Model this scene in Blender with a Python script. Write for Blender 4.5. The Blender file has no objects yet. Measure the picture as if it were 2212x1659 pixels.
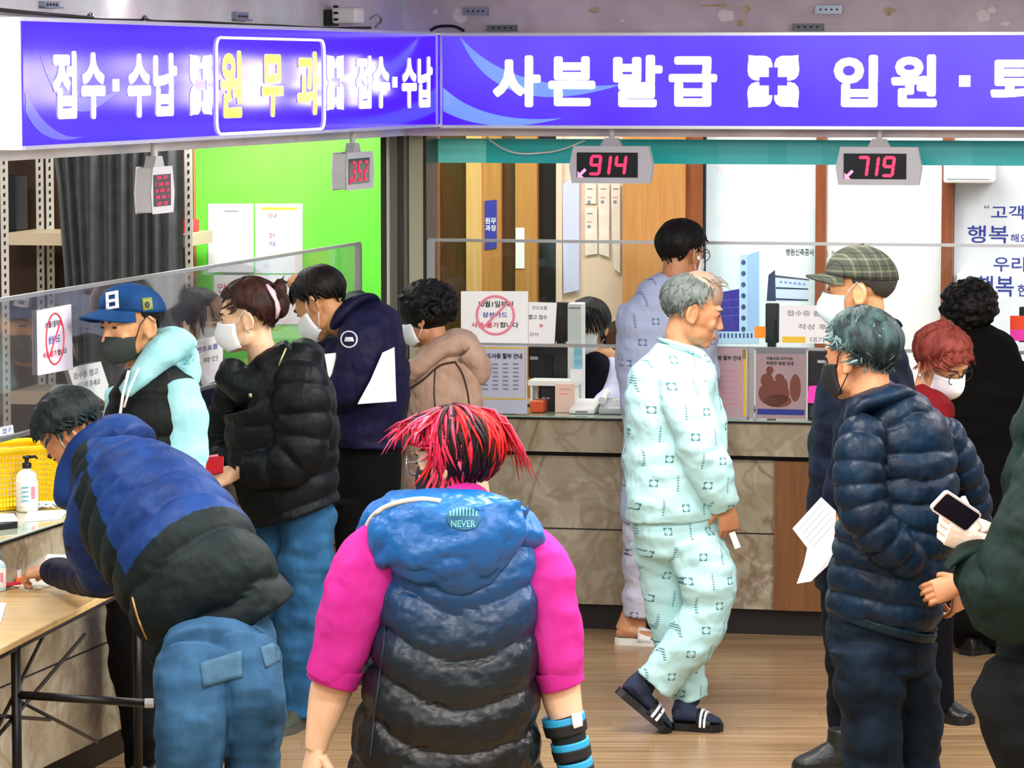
import bpy, bmesh, math, random
from math import sin, cos, pi, radians as rad
from mathutils import Vector, Matrix, Euler, noise
V = Vector
SC = bpy.context.scene
C = SC.collection
RND = random.Random(7)

# ---------------------------------------------------------------- camera
F, H = 7500.0, 2.4                      # focal length in pixels of the 2212 wide frame, eye height in metres
PITCH = math.atan(679.5 / F)
cam = bpy.data.cameras.new('camera'); camo = bpy.data.objects.new('camera', cam); C.objects.link(camo)
camo.location = (0, 0, H); camo.rotation_euler = (pi / 2 - PITCH, 0, 0)
cam.sensor_width = 36.0; cam.lens = F / 2212 * 36.0; cam.clip_end = 100; cam.clip_start = .1
SC.camera = camo
SC.cycles.adaptive_threshold = .025; SC.cycles.max_bounces = 8; SC.cycles.diffuse_bounces = 3; SC.cycles.glossy_bounces = 3; SC.cycles.transparent_max_bounces = 12
SC.view_settings.view_transform = 'Standard'; SC.view_settings.look = 'None'
SC.view_settings.gamma = 1.0; SC.view_settings.exposure = 0.0; SC.view_settings.use_curve_mapping = False
# ---------------------------------------------------------------- light
w = bpy.data.worlds.new('world'); SC.world = w; w.use_nodes = True
w.node_tree.nodes['Background'].inputs[0].default_value = (.93, .96, 1, 1)
w.node_tree.nodes['Background'].inputs[1].default_value = 0.50
CEIL = 2.72
def lamp(x, y, z, sx, sy, power, col=(1, .985, .96), rz=0):
    l = bpy.data.lights.new('ceiling_lamp', 'AREA'); l.shape = 'RECTANGLE'; l.size = sx; l.size_y = sy; l.energy = power; l.color = col
    o = bpy.data.objects.new('ceiling_lamp', l); C.objects.link(o); o.location = (x, y, z); o.rotation_euler = (0, 0, rz)
    return o
for lx in (-2.4, .0, 2.4):
    for ly in (4.5, 6.9, 9.3, 11.7):
        lamp(lx + .5, ly, CEIL - .03, 1.25, .35, 62)
def fill_point(x, y, z, power, r=.12):         # added point fills without fixtures, brightening soffit, sign fronts and heads
    l = bpy.data.lights.new('fill_light', 'POINT'); l.energy = power; l.shadow_soft_size = r; l.color = (1, .985, .96)
    o = bpy.data.objects.new('fill_light', l); C.objects.link(o); o.location = (x, y, z); return o
for lx, ly in ((-.7, 8.4), (.5, 9.7), (2.3, 9.8), (3.6, 11.0), (1.4, 8.0)):
    fill_point(lx, ly, 2.64, 36, .08)
for lx in (-.1, 1.5, 3.1):              # lamps over the staff side of the counter
    lamp(lx, 15.9 - lx * .2, 2.62, 1.2, .3, 25)
lamp(-2.4, 14.2, 2.62, 1.2, .3, 34)
lamp(-1.15, 15.2, 2.62, .8, .3, 34)

# ---------------------------------------------------------------- picture and room frames
def ray(u, v):
    a, b = (u - 1106) / F, (829.5 - v) / F
    return V((a, cos(PITCH) + b * sin(PITCH), -sin(PITCH) + b * cos(PITCH)))
def at(u, v, d):                        # the point at distance d (metres in front of the camera) seen at pixel u, v
    r = ray(u, v); return V((0, 0, H)) + r * (d / r.y)
def onz(u, v, z=0):                     # the point at height z seen at pixel u, v
    r = ray(u, v); return V((0, 0, H)) + r * ((z - H) / r.z)
class Frame:                            # a counter's own axes: a along it, b towards the lobby, z up
    def __init__(s, o, e, n):
        s.o, s.e, s.n = V((o[0], o[1], 0)), V((e[0], e[1], 0)).normalized(), V((n[0], n[1], 0)).normalized()
        s.M = Matrix(((s.e.x, s.n.x, 0, s.o.x), (s.e.y, s.n.y, 0, s.o.y), (0, 0, 1, 0), (0, 0, 0, 1)))
    def p(s, a, b, z): return s.o + s.e * a + s.n * b + V((0, 0, z))
    def hit(s, u, v, b):
        r = ray(u, v); c = V((0, 0, H)); o = s.o + s.n * b
        t = (o - c).dot(s.n) / r.dot(s.n); q = c + r * t - o
        return q.dot(s.e), q.z + 0
    def rect(s, u0, v0, u1, v1, b):
        vm, um = (v0 + v1) / 2, (u0 + u1) / 2
        a0, a1 = s.hit(u0, vm, b)[0], s.hit(u1, vm, b)[0]
        z1, z0 = s.hit(um, v0, b)[1], s.hit(um, v1, b)[1]
        return a0, a1, z0, z1
BR, BL = math.atan(7500 / 37100), math.atan(2025 / 7500)
CORNER = (-.548, 14.93)
RF = Frame(CORNER, (cos(BR), -sin(BR)), (-sin(BR), -cos(BR)))
LF = Frame(CORNER, (-sin(BL), -cos(BL)), (cos(BL), -sin(BL)))
WF = Frame((0, 0), (1, 0), (0, 1))

# ---------------------------------------------------------------- colour and materials
def lin(c):
    if isinstance(c, str): c = [int(c[i:i + 2], 16) for i in (0, 2, 4)]
    return tuple(((x / 255) / 12.92 if x / 255 <= .04045 else ((x / 255 + .055) / 1.055) ** 2.4) for x in c) + (1,)
class X:                                # tiny expression wrapper round Math nodes
    def __init__(s, t, k): s.t, s.k = t, k
    def op(s, o, *b):
        n = s.t.nodes.new('ShaderNodeMath'); n.operation = o
        for i, q in enumerate((s,) + b):
            if isinstance(q, X): s.t.links.new(q.k, n.inputs[i])
            else: n.inputs[i].default_value = q
        return X(s.t, n.outputs[0])
    def __add__(s, o): return s.op('ADD', o)
    def __sub__(s, o): return s.op('SUBTRACT', o)
    def __mul__(s, o): return s.op('MULTIPLY', o)
    def __lt__(s, o): return s.op('LESS_THAN', o)
    def __gt__(s, o): return s.op('GREATER_THAN', o)
    def fr(s): return s.op('FRACT')
    def fl(s): return s.op('FLOOR')
    def ab(s): return s.op('ABSOLUTE')
    def mx(s, o): return s.op('MAXIMUM', o)
    def mn(s, o): return s.op('MINIMUM', o)
MATS = {}
def mat(name, col=None, rough=.5, metal=0, spec=.5, bump=None, var=None, emis=None, coat=0, sheen=0, alpha=None):
    if name in MATS: return MATS[name]
    m = bpy.data.materials.new(name); MATS[name] = m; m.use_nodes = True
    t = m.node_tree; n = t.nodes; b = n['Principled BSDF']; m.diffuse_color = lin(col)
    b.inputs['Base Color'].default_value = lin(col); b.inputs['Roughness'].default_value = rough
    b.inputs['Metallic'].default_value = metal; b.inputs['Specular IOR Level'].default_value = spec
    b.inputs['Coat Weight'].default_value = coat; b.inputs['Sheen Weight'].default_value = sheen
    tc = n.new('ShaderNodeTexCoord')
    def nz(scale, stretch=(1, 1, 1), detail=3, dist=0):
        mp = n.new('ShaderNodeMapping'); mp.inputs['Scale'].default_value = stretch; t.links.new(tc.outputs['Object'], mp.inputs[0])
        k = n.new('ShaderNodeTexNoise'); k.inputs['Scale'].default_value = scale; k.inputs['Detail'].default_value = detail
        k.inputs['Distortion'].default_value = dist
        t.links.new(mp.outputs[0], k.inputs['Vector']); return k.outputs[0]
    if bump:                            # (scale, strength, stretch)
        k = nz(bump[0], bump[2] if len(bump) > 2 else (1, 1, 1), 4, .4)
        bn = n.new('ShaderNodeBump'); bn.inputs['Strength'].default_value = bump[1]; bn.inputs['Distance'].default_value = .01
        t.links.new(k, bn.inputs['Height']); t.links.new(bn.outputs[0], b.inputs['Normal'])
    if var:                             # (scale, other colour, stretch, low, high)
        k = nz(var[0], var[2] if len(var) > 2 else (1, 1, 1), 5, .6)
        r = n.new('ShaderNodeValToRGB'); t.links.new(k, r.inputs[0])
        r.color_ramp.elements[0].position = var[3] if len(var) > 3 else .35; r.color_ramp.elements[1].position = var[4] if len(var) > 4 else .65
        r.color_ramp.elements[0].color = lin(col); r.color_ramp.elements[1].color = lin(var[1])
        t.links.new(r.outputs[0], b.inputs['Base Color'])
    if emis:
        b.inputs['Emission Color'].default_value = lin(emis[0]); b.inputs['Emission Strength'].default_value = emis[1]
    return m
def coords(m):
    t = m.node_tree; tc = t.nodes.new('ShaderNodeTexCoord'); s = t.nodes.new('ShaderNodeSeparateXYZ')
    t.links.new(tc.outputs['Object'], s.inputs[0]); return [X(t, s.outputs[i]) for i in range(3)]
def mixcol(m, fac, other):              # lay another colour over the base colour where fac is 1
    t = m.node_tree; b = t.nodes['Principled BSDF']; x = t.nodes.new('ShaderNodeMix'); x.data_type = 'RGBA'
    t.links.new(fac.k, x.inputs['Factor']); i = b.inputs['Base Color']
    if i.links: t.links.new(i.links[0].from_socket, x.inputs[6])
    else: x.inputs[6].default_value = i.default_value
    x.inputs[7].default_value = lin(other); t.links.new(x.outputs[2], i)

# ---------------------------------------------------------------- objects
def tag(o, label=None, cat=None, group=None, kind=None):
    if label: o['label'] = label
    if cat: o['category'] = cat
    if group: o['group'] = group
    if kind: o['kind'] = kind
    return o
def empty(name, loc, label, cat, group=None):
    o = bpy.data.objects.new(name, None); C.objects.link(o); o.location = loc; o.empty_display_size = .1
    return tag(o, label, cat, group)
def wloc(o):
    p = V(o.location)
    while o.parent: o = o.parent; p = p + V(o.location)
    return p
def link(name, me, mats, parent=None, smooth=False, origin=None):
    for m in (mats if isinstance(mats, (list, tuple)) else [mats]):
        if m: me.materials.append(m)
    if smooth:
        for p in me.polygons: p.use_smooth = True
    o = bpy.data.objects.new(name, me); C.objects.link(o)
    base = V((0, 0, 0))
    if parent: o.parent = parent; base = wloc(parent)
    if origin is not None: o.location = V(origin) - base; base = V(origin)
    me.transform(Matrix.Translation(-base)); return o
def text_geo(s, bold=.012):
    cu = bpy.data.curves.new('t', 'FONT'); cu.body = s; cu.size = 1; cu.offset = bold; cu.resolution_u = 3
    o = bpy.data.objects.new('t', cu); C.objects.link(o); dg = bpy.context.evaluated_depsgraph_get(); dg.update()
    me = bpy.data.meshes.new_from_object(o.evaluated_get(dg)); vs = [v.co.copy() for v in me.vertices]; fs = [tuple(p.vertices) for p in me.polygons]
    bpy.data.objects.remove(o); bpy.data.curves.remove(cu); bpy.data.meshes.remove(me); return vs, fs
class MB:                               # collects shapes, builds them as ONE mesh object
    def __init__(s, frame=None): s.v, s.f, s.i = [], [], []; s.T = frame.M if frame else Matrix.Identity(4)
    def add(s, vs, fs, mi=0):
        k = len(s.v); s.v += [s.T @ V(q) for q in vs]
        for f in fs: s.f.append(tuple(k + j for j in f)); s.i.append(mi)
        return s
    def box(s, x0, x1, y0, y1, z0, z1, mi=0):
        vs = [(x, y, z) for x in (x0, x1) for y in (y0, y1) for z in (z0, z1)]
        return s.add(vs, [(0, 1, 3, 2), (4, 6, 7, 5), (0, 4, 5, 1), (2, 3, 7, 6), (0, 2, 6, 4), (1, 5, 7, 3)], mi)
    def rings(s, rings, mi=0, close=True):
        n = len(rings[0]); vs = [q for r in rings for q in r]; fs = []
        for i in range(len(rings) - 1):
            for j in range(n): fs.append((i * n + j, i * n + (j + 1) % n, (i + 1) * n + (j + 1) % n, (i + 1) * n + j))
        if close: fs += [tuple(range(n))[::-1], tuple((len(rings) - 1) * n + j for j in range(n))]
        return s.add(vs, fs, mi)
    def tube(s, pts, r, n=8, mi=0, flat=1.0, up=None):
        pts = [V(p) for p in pts]; rr = r if isinstance(r, (list, tuple)) else [r] * len(pts); R = []; last = None
        for i, p in enumerate(pts):
            t = (pts[min(i + 1, len(pts) - 1)] - pts[max(i - 1, 0)])
            t = t.normalized() if t.length > 1e-9 else V((0, 0, 1))
            a = V(up) if up is not None else (last if last else (V((0, 0, 1)) if abs(t.z) < .9 else V((1, 0, 0))))
            a = (a - t * a.dot(t)); a = a.normalized() if a.length > 1e-6 else t.orthogonal().normalized()
            b = t.cross(a); last = a
            R.append([p + (a * cos(k * 2 * pi / n) * flat + b * sin(k * 2 * pi / n)) * rr[i] for k in range(n)])
        return s.rings(R, mi)
    def lathe(s, c, prof, n=20, mi=0, M=None):
        M = M or Matrix.Identity(3); c = V(c)
        return s.rings([[c + M @ V((r * cos(k * 2 * pi / n), r * sin(k * 2 * pi / n), z)) for k in range(n)] for r, z in prof], mi)
    def ell(s, c, r, M=None, n=14, mi=0):
        vs, fs = [], []; M = M or Matrix.Identity(3); c = V(c)
        R = [[c + M @ V((r[0] * sin(p) * cos(k * 2 * pi / n), r[1] * sin(p) * sin(k * 2 * pi / n), r[2] * cos(p))) for k in range(n)] for p in [.06 + (pi - .12) * j / (n // 2 + 1) for j in range(n // 2 + 2)]]
        return s.rings(R, mi)
    def prism(s, poly, o, ex, ey, ez, t, mi=0):   # polygon in the ex, ey plane, thickness t along ez
        o, ex, ey, ez = V(o), V(ex), V(ey), V(ez); n = len(poly)
        vs = [o + ex * x + ey * y for x, y in poly] + [o + ex * x + ey * y + ez * t for x, y in poly]
        return s.add(vs, [tuple(range(n)), tuple(range(n, 2 * n))[::-1]] + [(i, (i + 1) % n, n + (i + 1) % n, n + i) for i in range(n)], mi)
    def text(s, string, x0, x1, z0, z1, b, mi=0, bold=.012, th=.0015, fat=0):   # raised lettering in the frame's a, z plane, filling the box
        vs, fs = text_geo(string, bold)
        if fat:                         # heavier strokes: the glyph laid down again round a small circle
            n0 = len(vs); f0 = list(fs); base = list(vs)
            for j in range(8):
                d_ = V((fat * cos(j * pi / 4), fat * sin(j * pi / 4), 0)); k0 = len(vs); vs += [q + d_ for q in base]; fs += [tuple(k0 + i for i in f) for f in f0]
        xa, xb = min(q.x for q in vs), max(q.x for q in vs); ya, yb = min(q.y for q in vs), max(q.y for q in vs)
        kx, ky = (x1 - x0) / max(xb - xa, 1e-6), (z1 - z0) / max(yb - ya, 1e-6)
        return s.add([(x0 + (q.x - xa) * kx, b + th, z0 + (q.y - ya) * ky) for q in vs], fs, mi)
    def build(s, name, mats, parent=None, smooth=False, origin=None, bevel=0, fix=True):
        me = bpy.data.meshes.new(name); me.from_pydata([tuple(q) for q in s.v], [], s.f); me.polygons.foreach_set('material_index', s.i)
        if fix or bevel:
            bm = bmesh.new(); bm.from_mesh(me)
            if bevel:
                bmesh.ops.remove_doubles(bm, verts=bm.verts, dist=1e-6)
                bmesh.ops.bevel(bm, geom=[e for e in bm.edges if len(e.link_faces) == 2 and e.calc_face_angle(0) > .6], offset=bevel, segments=2, profile=.5, affect='EDGES')
            bmesh.ops.recalc_face_normals(bm, faces=bm.faces); bm.to_mesh(me); bm.free()
        me.update(); return link(name, me, mats, parent, smooth, origin)
def fuse(mb, voxel, smooth=2, disp=None, smf=.5):     # one continuous surface out of overlapping shapes
    me = bpy.data.meshes.new('fuse'); me.from_pydata([tuple(q) for q in mb.v], [], mb.f)
    bm = bmesh.new(); bm.from_mesh(me); bmesh.ops.recalc_face_normals(bm, faces=bm.faces); bm.to_mesh(me); bm.free()
    o = bpy.data.objects.new('fuse', me); C.objects.link(o)
    r = o.modifiers.new('r', 'REMESH'); r.mode = 'VOXEL'; r.voxel_size = voxel
    if smooth: k = o.modifiers.new('s', 'SMOOTH'); k.iterations = smooth; k.factor = smf
    for i, (st, sc) in enumerate(disp or []):
        tx = bpy.data.textures.new('clouds', 'CLOUDS'); tx.noise_scale = sc; tx.noise_depth = 2
        q = o.modifiers.new('d', 'DISPLACE'); q.texture = tx; q.strength = st; q.mid_level = .5; q.texture_coords = 'LOCAL'
    dg = bpy.context.evaluated_depsgraph_get(); dg.update()
    out = bpy.data.meshes.new_from_object(o.evaluated_get(dg)); bpy.data.objects.remove(o); bpy.data.meshes.remove(me)
    return out
# ================================================================ materials of the place
white_paint = mat('white_paint', 'e8e6e6', .5, var=(3, 'dcd8da'))
paper = mat('paper', 'f6f7f8', .6)
ink = mat('ink', '202028', .6); ink_blue = mat('ink_blue', '2c3a9c', .6); ink_red = mat('ink_red', 'd83048', .6); ink_grey = mat('ink_grey', '8a8a94', .6)
ink_pink = mat('ink_pink', 'f08aa0', .6); ink_yellow = mat('ink_yellow', 'f2c832', .6)
alu = mat('aluminium', 'b9bbbc', .32, .85); black_metal = mat('black_metal', '101010', .4, .3); black_plastic = mat('black_plastic', '0c0c0e', .4)
grey_plastic = mat('grey_plastic', 'b4b8bc', .4); white_plastic = mat('white_plastic', 'ececea', .4)
dark_gap = mat('dark_recess', '0b0806', .7)
def marble():
    m = mat('marble', 'b3aa94', .2, var=(2.2, '85745a', (1, 1, 1), .25, .75), spec=.5)
    t = m.node_tree; b = t.nodes['Principled BSDF']; tc = t.nodes.new('ShaderNodeTexCoord')
    def layer(scale, dist, lo, hi, col, stretch, k_):
        mp = t.nodes.new('ShaderNodeMapping'); mp.inputs['Scale'].default_value = stretch; mp.inputs['Rotation'].default_value = (0, .6, 0)
        t.links.new(tc.outputs['Object'], mp.inputs[0])
        k = t.nodes.new('ShaderNodeTexNoise'); k.inputs['Scale'].default_value = scale; k.inputs['Detail'].default_value = 8; k.inputs['Distortion'].default_value = dist
        t.links.new(mp.outputs[0], k.inputs['Vector'])
        v = (X(t, k.outputs[0]) - .5).ab(); r = t.nodes.new('ShaderNodeMapRange'); t.links.new(v.k, r.inputs[0])
        r.inputs[1].default_value = lo; r.inputs[2].default_value = hi; r.inputs[3].default_value = k_; r.inputs[4].default_value = 0
        mixcol(m, X(t, r.outputs[0]), col)
    layer(1.3, 1.0, .0, .14, 'b2ab98', (1, 1, 1), .5); layer(.9, 1.2, .0, .016, '6a4a34', (1.3, 1.3, .8), .65); layer(1.6, 1.2, .0, .018, 'd2cab8', (1, 1, 1), .3); layer(5, .8, .0, .08, '7d6a4c', (1, 1, 1), .5)
    return m
marble_m = marble()
def wood(name, c1, c2, axis=2, scale=7, rough=.4):
    st = [9, 9, 9]; st[axis] = .5
    return mat(name, c1, rough, var=(scale, c2, tuple(st), .3, .7))
oak = wood('oak_veneer', 'b57a3e', 'c48a4e'); oak_light = wood('oak_light', 'dba668', 'e8b87c'); walnut = wood('walnut', '4a2a16', '5c3820'); counter_wood = wood('counter_wood', '84572f', '6f4522', scale=5)
table_wood = wood('table_wood', 'e3c48c', 'd3ae70', 0, 3, .3)
brown_trim = wood('brown_trim', '8c4a20', '7a3c18')
def floor_mat():
    m = mat('vinyl_planks', '7e5c36', .26, spec=.5, var=(2.6, 'bda07a', (.6, 34, 1), .3, .7))
    x, y, z = coords(m); row = (y * 6.6).fl(); n = (row * .37).fr(); cell = ((x * .8 + row * .37).fl() * .618 + row * .271).fr()
    mixcol(m, (cell > .62) * .16, 'b89a74'); mixcol(m, (cell < .3) * .18, '805f3c')
    mixcol(m, ((y * 6.6).fr() < .018) * .35, '6a4c30'); mixcol(m, ((x * .8 + row * .37).fr() < .003) * .3, '6a4c30')
    return m
def glass_mat(name, tint, gloss=1.0, haze=0):
    m = bpy.data.materials.new(name); MATS[name] = m; m.use_nodes = True; t = m.node_tree; t.nodes.clear()
    o = t.nodes.new('ShaderNodeOutputMaterial'); tr = t.nodes.new('ShaderNodeBsdfTransparent'); g = t.nodes.new('ShaderNodeBsdfGlossy'); mx = t.nodes.new('ShaderNodeMixShader'); f = t.nodes.new('ShaderNodeFresnel')
    tr.inputs[0].default_value = tint; g.inputs['Roughness'].default_value = .01; f.inputs[0].default_value = 1.42
    k = X(t, f.outputs[0]) * gloss
    t.links.new(k.k, mx.inputs[0]); t.links.new(tr.outputs[0], mx.inputs[1]); t.links.new(g.outputs[0], mx.inputs[2])
    last = mx.outputs[0]
    if haze:
        d = t.nodes.new('ShaderNodeBsdfDiffuse'); d.inputs[0].default_value = (.8, .8, .82, 1); m2 = t.nodes.new('ShaderNodeMixShader'); m2.inputs[0].default_value = haze
        t.links.new(last, m2.inputs[1]); t.links.new(d.outputs[0], m2.inputs[2]); last = m2.outputs[0]
    t.links.new(last, o.inputs[0]); return m
pane_m = glass_mat('pane_glass', (.95, .97, .96, 1)); pane_left_m = glass_mat('acrylic_pane', (.93, .93, .95, 1), .5, .02)
clear_m = glass_mat('clear_acrylic', (.95, .96, .97, 1), .7)

def struct(name, mb, m, **k): return tag(mb.build(name, m, **k), kind='structure')
# ================================================================ the shell
struct('floor', MB().box(-7, 8, 1, 20, -.1, 0), floor_mat())
struct('ceiling', MB().box(-7, 8, 2.5, 20, CEIL, CEIL + .1), mat('ceiling_paint', 'c9c4c4', .7))
soffit = mat('soffit_paint', 'ddd0d6', .6, var=(5, 'c9bac2'))
stain = mat('old_tape', 'b59a63', .7, var=(30, 'cfc3b0')); scuff = mat('plaster_scuff', 'efe6e4', .8)
SR, SL = .34, .34                        # how far the signs stand out from the counter fronts
sgR = RF.hit(953, 150, SR); 
def sgn(fr, u, v, b): return fr.hit(u, v, b)
wb = MB(RF); wb.box(-.12, 5.2, -.12, .16, 2.12, CEIL, 0)
for u0, v0, u1, v1, k in ((1535, 8, 1585, 16, 0), (1508, 10, 1544, 14, 0), (1600, 10, 1622, 32, 0), (1590, 42, 1614, 60, 0), (1905, 14, 1938, 34, 0), (1270, 14, 1298, 30, 0),
                          (1550, 18, 1590, 48, 1), (2110, 20, 2140, 50, 1), (2160, 46, 2182, 58, 1), (2130, 14, 2155, 30, 1), (975, 18, 1010, 50, 1), (935, 18, 948, 32, 1), (1340, 42, 1350, 47, 1)):
    a0, a1, z0, z1 = RF.rect(u0, v0, u1, v1, .16); pts = []
    for k2 in range(9):
        an = k2 * 2 * pi / 9; rr = RND.uniform(.7, 1.15); pts.append(((a0 + a1) / 2 + (a1 - a0) / 2 * rr * cos(an), (z0 + z1) / 2 + (z1 - z0) / 2 * rr * sin(an)))
    wb.prism(pts, (0, .16, 0), (1, 0, 0), (0, 0, 1), (0, 1, 0), .002, 1 + k)
struct('wall_right', wb, [soffit, stain, scuff])
struct('wall_left', MB(LF).box(-.1, 6.5, -.2, .14, 2.12, CEIL), mat('soffit_cool', 'e0e4ea', .6, var=(3, 'd4c6d0')))
# rooms behind the counters
BB = -1.9
bw = MB(RF)
bw.box(-.25, 6, BB - .1, BB, 0, CEIL, 0)
def wallrect(mb, u0, u1, b, th, mi, z0=0.0, z1=2.3):
    a0 = RF.hit(u0, 500, b + th)[0]; a1 = RF.hit(u1, 500, b + th)[0]; mb.box(a0, a1, b, b + th, z0, z1, mi)
wallrect(bw, 920, 942, BB, .10, 1); wallrect(bw, 942, 1007, BB, .01, 2); wallrect(bw, 1007, 1040, BB, .07, 3); wallrect(bw, 1040, 1083, BB, .05, 1)
wallrect(bw, 1083, 1113, BB, .02, 2); wallrect(bw, 1113, 1160, BB, .06, 5); wallrect(bw, 1160, 1201, BB, .01, 4); wallrect(bw, 1201, 1214, BB, .05, 6)
wallrect(bw, 1214, 1345, BB, .02, 6); wallrect(bw, 1345, 1480, BB, .12, 1); wallrect(bw, 1480, 1516, BB, .10, 7); wallrect(bw, 1516, 1522, BB, .06, 4)
wallrect(bw, 1762, 1783, BB, .08, 7); wallrect(bw, 2034, 2058, BB, .08, 7)
struct('wall_back', bw, [mat('back_wall_paint', 'eef1f5', .5), oak, walnut, oak_light, mat('dark_doorway', '120a06', .8), oak, mat('pink_wall', 'e6c8b4', .6), brown_trim])
tb = MB(RF); tb.box(.2, 5.2, -.5, -.28, 2.13, 2.6, 0)
struct('trim_1', tb, mat('white_soffit', 'f1f1ee', .5))
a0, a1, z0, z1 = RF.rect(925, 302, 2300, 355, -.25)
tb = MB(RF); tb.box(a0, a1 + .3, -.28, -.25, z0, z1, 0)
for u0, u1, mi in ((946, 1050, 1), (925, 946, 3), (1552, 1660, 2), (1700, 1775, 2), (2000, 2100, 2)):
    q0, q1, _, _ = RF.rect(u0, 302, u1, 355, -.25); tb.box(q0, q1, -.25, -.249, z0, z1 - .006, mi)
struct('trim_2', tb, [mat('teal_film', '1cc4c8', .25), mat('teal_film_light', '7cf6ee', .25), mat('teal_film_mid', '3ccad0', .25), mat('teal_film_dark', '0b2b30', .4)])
# green partition and the dark panel behind the shelf rack
ga0 = RF.hit(424, 450, -.75)[0]; ga1 = RF.hit(826, 450, -.75)[0]
gm = mat('green_wall_paint', '62e236', .5, var=(1.2, '7cf04c'))
g = MB(RF); g.box(ga0, ga1 + .2, -.80, -.75, 0, 2.6, 0); g.box(ga0 - .012, ga0, -.80, -.745, 0, 2.6, 1)
struct('wall_green', g, [gm, oak])
g = MB(RF); g.box(-3.4, ga0 - .02, -.80, -.74, 0, 2.6, 0); struct('wall_far_left', g, mat('brown_panel', '3b220f', .6, var=(4, '4a2d14', (1, 1, .2))))
# grooved metal column at the corner
pa = [RF.hit(u, 480, -.02)[0] for u in (819, 834, 842, 858, 872, 880, 884, 914, 921)]
pm = MB(RF)
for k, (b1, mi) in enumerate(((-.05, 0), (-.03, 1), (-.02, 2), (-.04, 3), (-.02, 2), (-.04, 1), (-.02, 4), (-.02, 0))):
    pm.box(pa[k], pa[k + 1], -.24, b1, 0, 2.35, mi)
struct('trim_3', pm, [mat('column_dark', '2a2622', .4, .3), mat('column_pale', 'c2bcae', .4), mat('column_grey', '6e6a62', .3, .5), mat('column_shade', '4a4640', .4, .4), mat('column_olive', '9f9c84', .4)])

# ================================================================ counters
def counter(fr, a0, a1, root, woods=()):
    kick = MB(fr).box(a0, a1, -.45, -.05, 0, .115); kick.build('plinth', mat('plinth_dark', '140c08', .5), root)
    b = MB(fr); b.box(a0, a1, -.60, 0, .115, .752, 0)
    for w0, w1 in woods: b.box(w0, w1, -.01, .012, .115, .752, 1)
    b.build('front_panel', [marble_m, counter_wood], root)
    s = MB(fr); s.box(a0, a1, .0, .0025, .437, .442)
    for q in (1.15, 2.4): 
        if a0 < q < a1: s.box(q, q + .002, .0, .0025, .115, .752)
    s.build('seam', dark_gap, root)
    MB(fr).box(a0, a1, -.40, -.005, .752, .775).build('shadow_gap', dark_gap, root)
    MB(fr).box(a0, a1, -.72, .05, .775, .915).build('fascia', marble_m, root)
    t = MB(fr); t.box(a0, a1, -.72, .06, .915, .928); t.build('glass_top', mat('counter_glass', '8ea494', .06, var=(3, 'b7b39c')), root, bevel=.002)
    e = MB(fr); e.box(a0, a1, .0585, .0605, .914, .922); e.build('edge_strip', black_metal, root)
cr = empty('reception_counter', RF.p(1.5, 0, 0), 'long marble reception counter with dark plinth under the copy issue sign', 'counter')
w0 = RF.hit(1672, 1150, .012)[0]
counter(RF, .06, 5.0, cr, ((w0, w0 + .42),))
cl = empty('reception_counter', LF.p(2, 0, 0), 'marble reception counter running along the left side behind the writing table', 'counter')
counter(LF, .06, 6.2, cl)

# glass partitions
def partition(fr, a0, a1, b, name_label, posts, pane):
    r = empty('acrylic_screen', fr.p((a0 + a1) / 2, b, .93), name_label, 'partition')
    z0, z1 = 1.232, 1.664
    MB(fr).box(a0, a1, b - .003, b + .003, z0, z1).build('pane', pane, r)
    MB(fr).box(a0, a1, b - .008, b + .008, z1, z1 + .013).build('top_rail', alu, r)
    MB(fr).box(a0, a1, b - .008, b + .008, z0 - .014, z0).build('bottom_rail', alu, r)
    for p in posts: MB(fr).box(p - .012, p + .012, b - .012, b + .012, .928, z1 + .005).build('post', alu, r)
    return r
gb = -.02
pR0 = RF.hit(926, 700, gb)[0]; pR1 = RF.hit(1622, 830, gb)[0]
partition(RF, pR0, 4.6, gb, 'clear glass screen standing along the counter with marble front and wood panel', (), pane_m)
rp = bpy.data.objects['acrylic_screen']
for p in (pR0 + .01, pR1, 4.2): MB(RF).box(p - .014, p + .014, gb - .014, gb + .014, .928, 1.232 if p == pR1 else 1.67).build('post', alu, rp)
pL0 = LF.hit(776, 600, gb)[0]
partition(LF, pL0, 6.0, gb, 'long hazy acrylic screen on the left counter behind the man in the blue cap', (pL0 + .01, 5.2), pane_left_m)

# ================================================================ signs
def emis_print(name, col, base, st, rough=.12, spec=.6):
    m = mat(name, base, rough, emis=(col, st), spec=spec); return m
sign_blue = mat('sign_blue', '1c0a80', .45, emis=('4a22ff', .8), spec=.15)
t = sign_blue.node_tree; b = t.nodes['Principled BSDF']; tc = t.nodes.new('ShaderNodeTexCoord'); sp = t.nodes.new('ShaderNodeSeparateXYZ'); t.links.new(tc.outputs['Object'], sp.inputs[0])
cr_ = t.nodes.new('ShaderNodeValToRGB'); mr = t.nodes.new('ShaderNodeMapRange'); nz_ = t.nodes.new('ShaderNodeTexNoise'); nz_.inputs['Scale'].default_value = 1.6; t.links.new(tc.outputs['Object'], nz_.inputs['Vector'])
pos = X(t, sp.outputs[0]) * .16 + X(t, sp.outputs[2]) * .9 + X(t, nz_.outputs[0]) * .8
t.links.new(pos.k, mr.inputs[0]); mr.inputs[1].default_value = .1; mr.inputs[2].default_value = 1.05; t.links.new(mr.outputs[0], cr_.inputs[0])
cr_.color_ramp.elements[0].color = lin('4a14ff'); cr_.color_ramp.elements[1].color = lin('7c6cff')
t.links.new(cr_.outputs[0], b.inputs['Emission Color']); b.inputs['Emission Strength'].default_value = 1.12
sign_blue_l = mat('sign_blue_deep', '120458', .11, emis=('460aff', .95), spec=.5, coat=.0)
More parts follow.
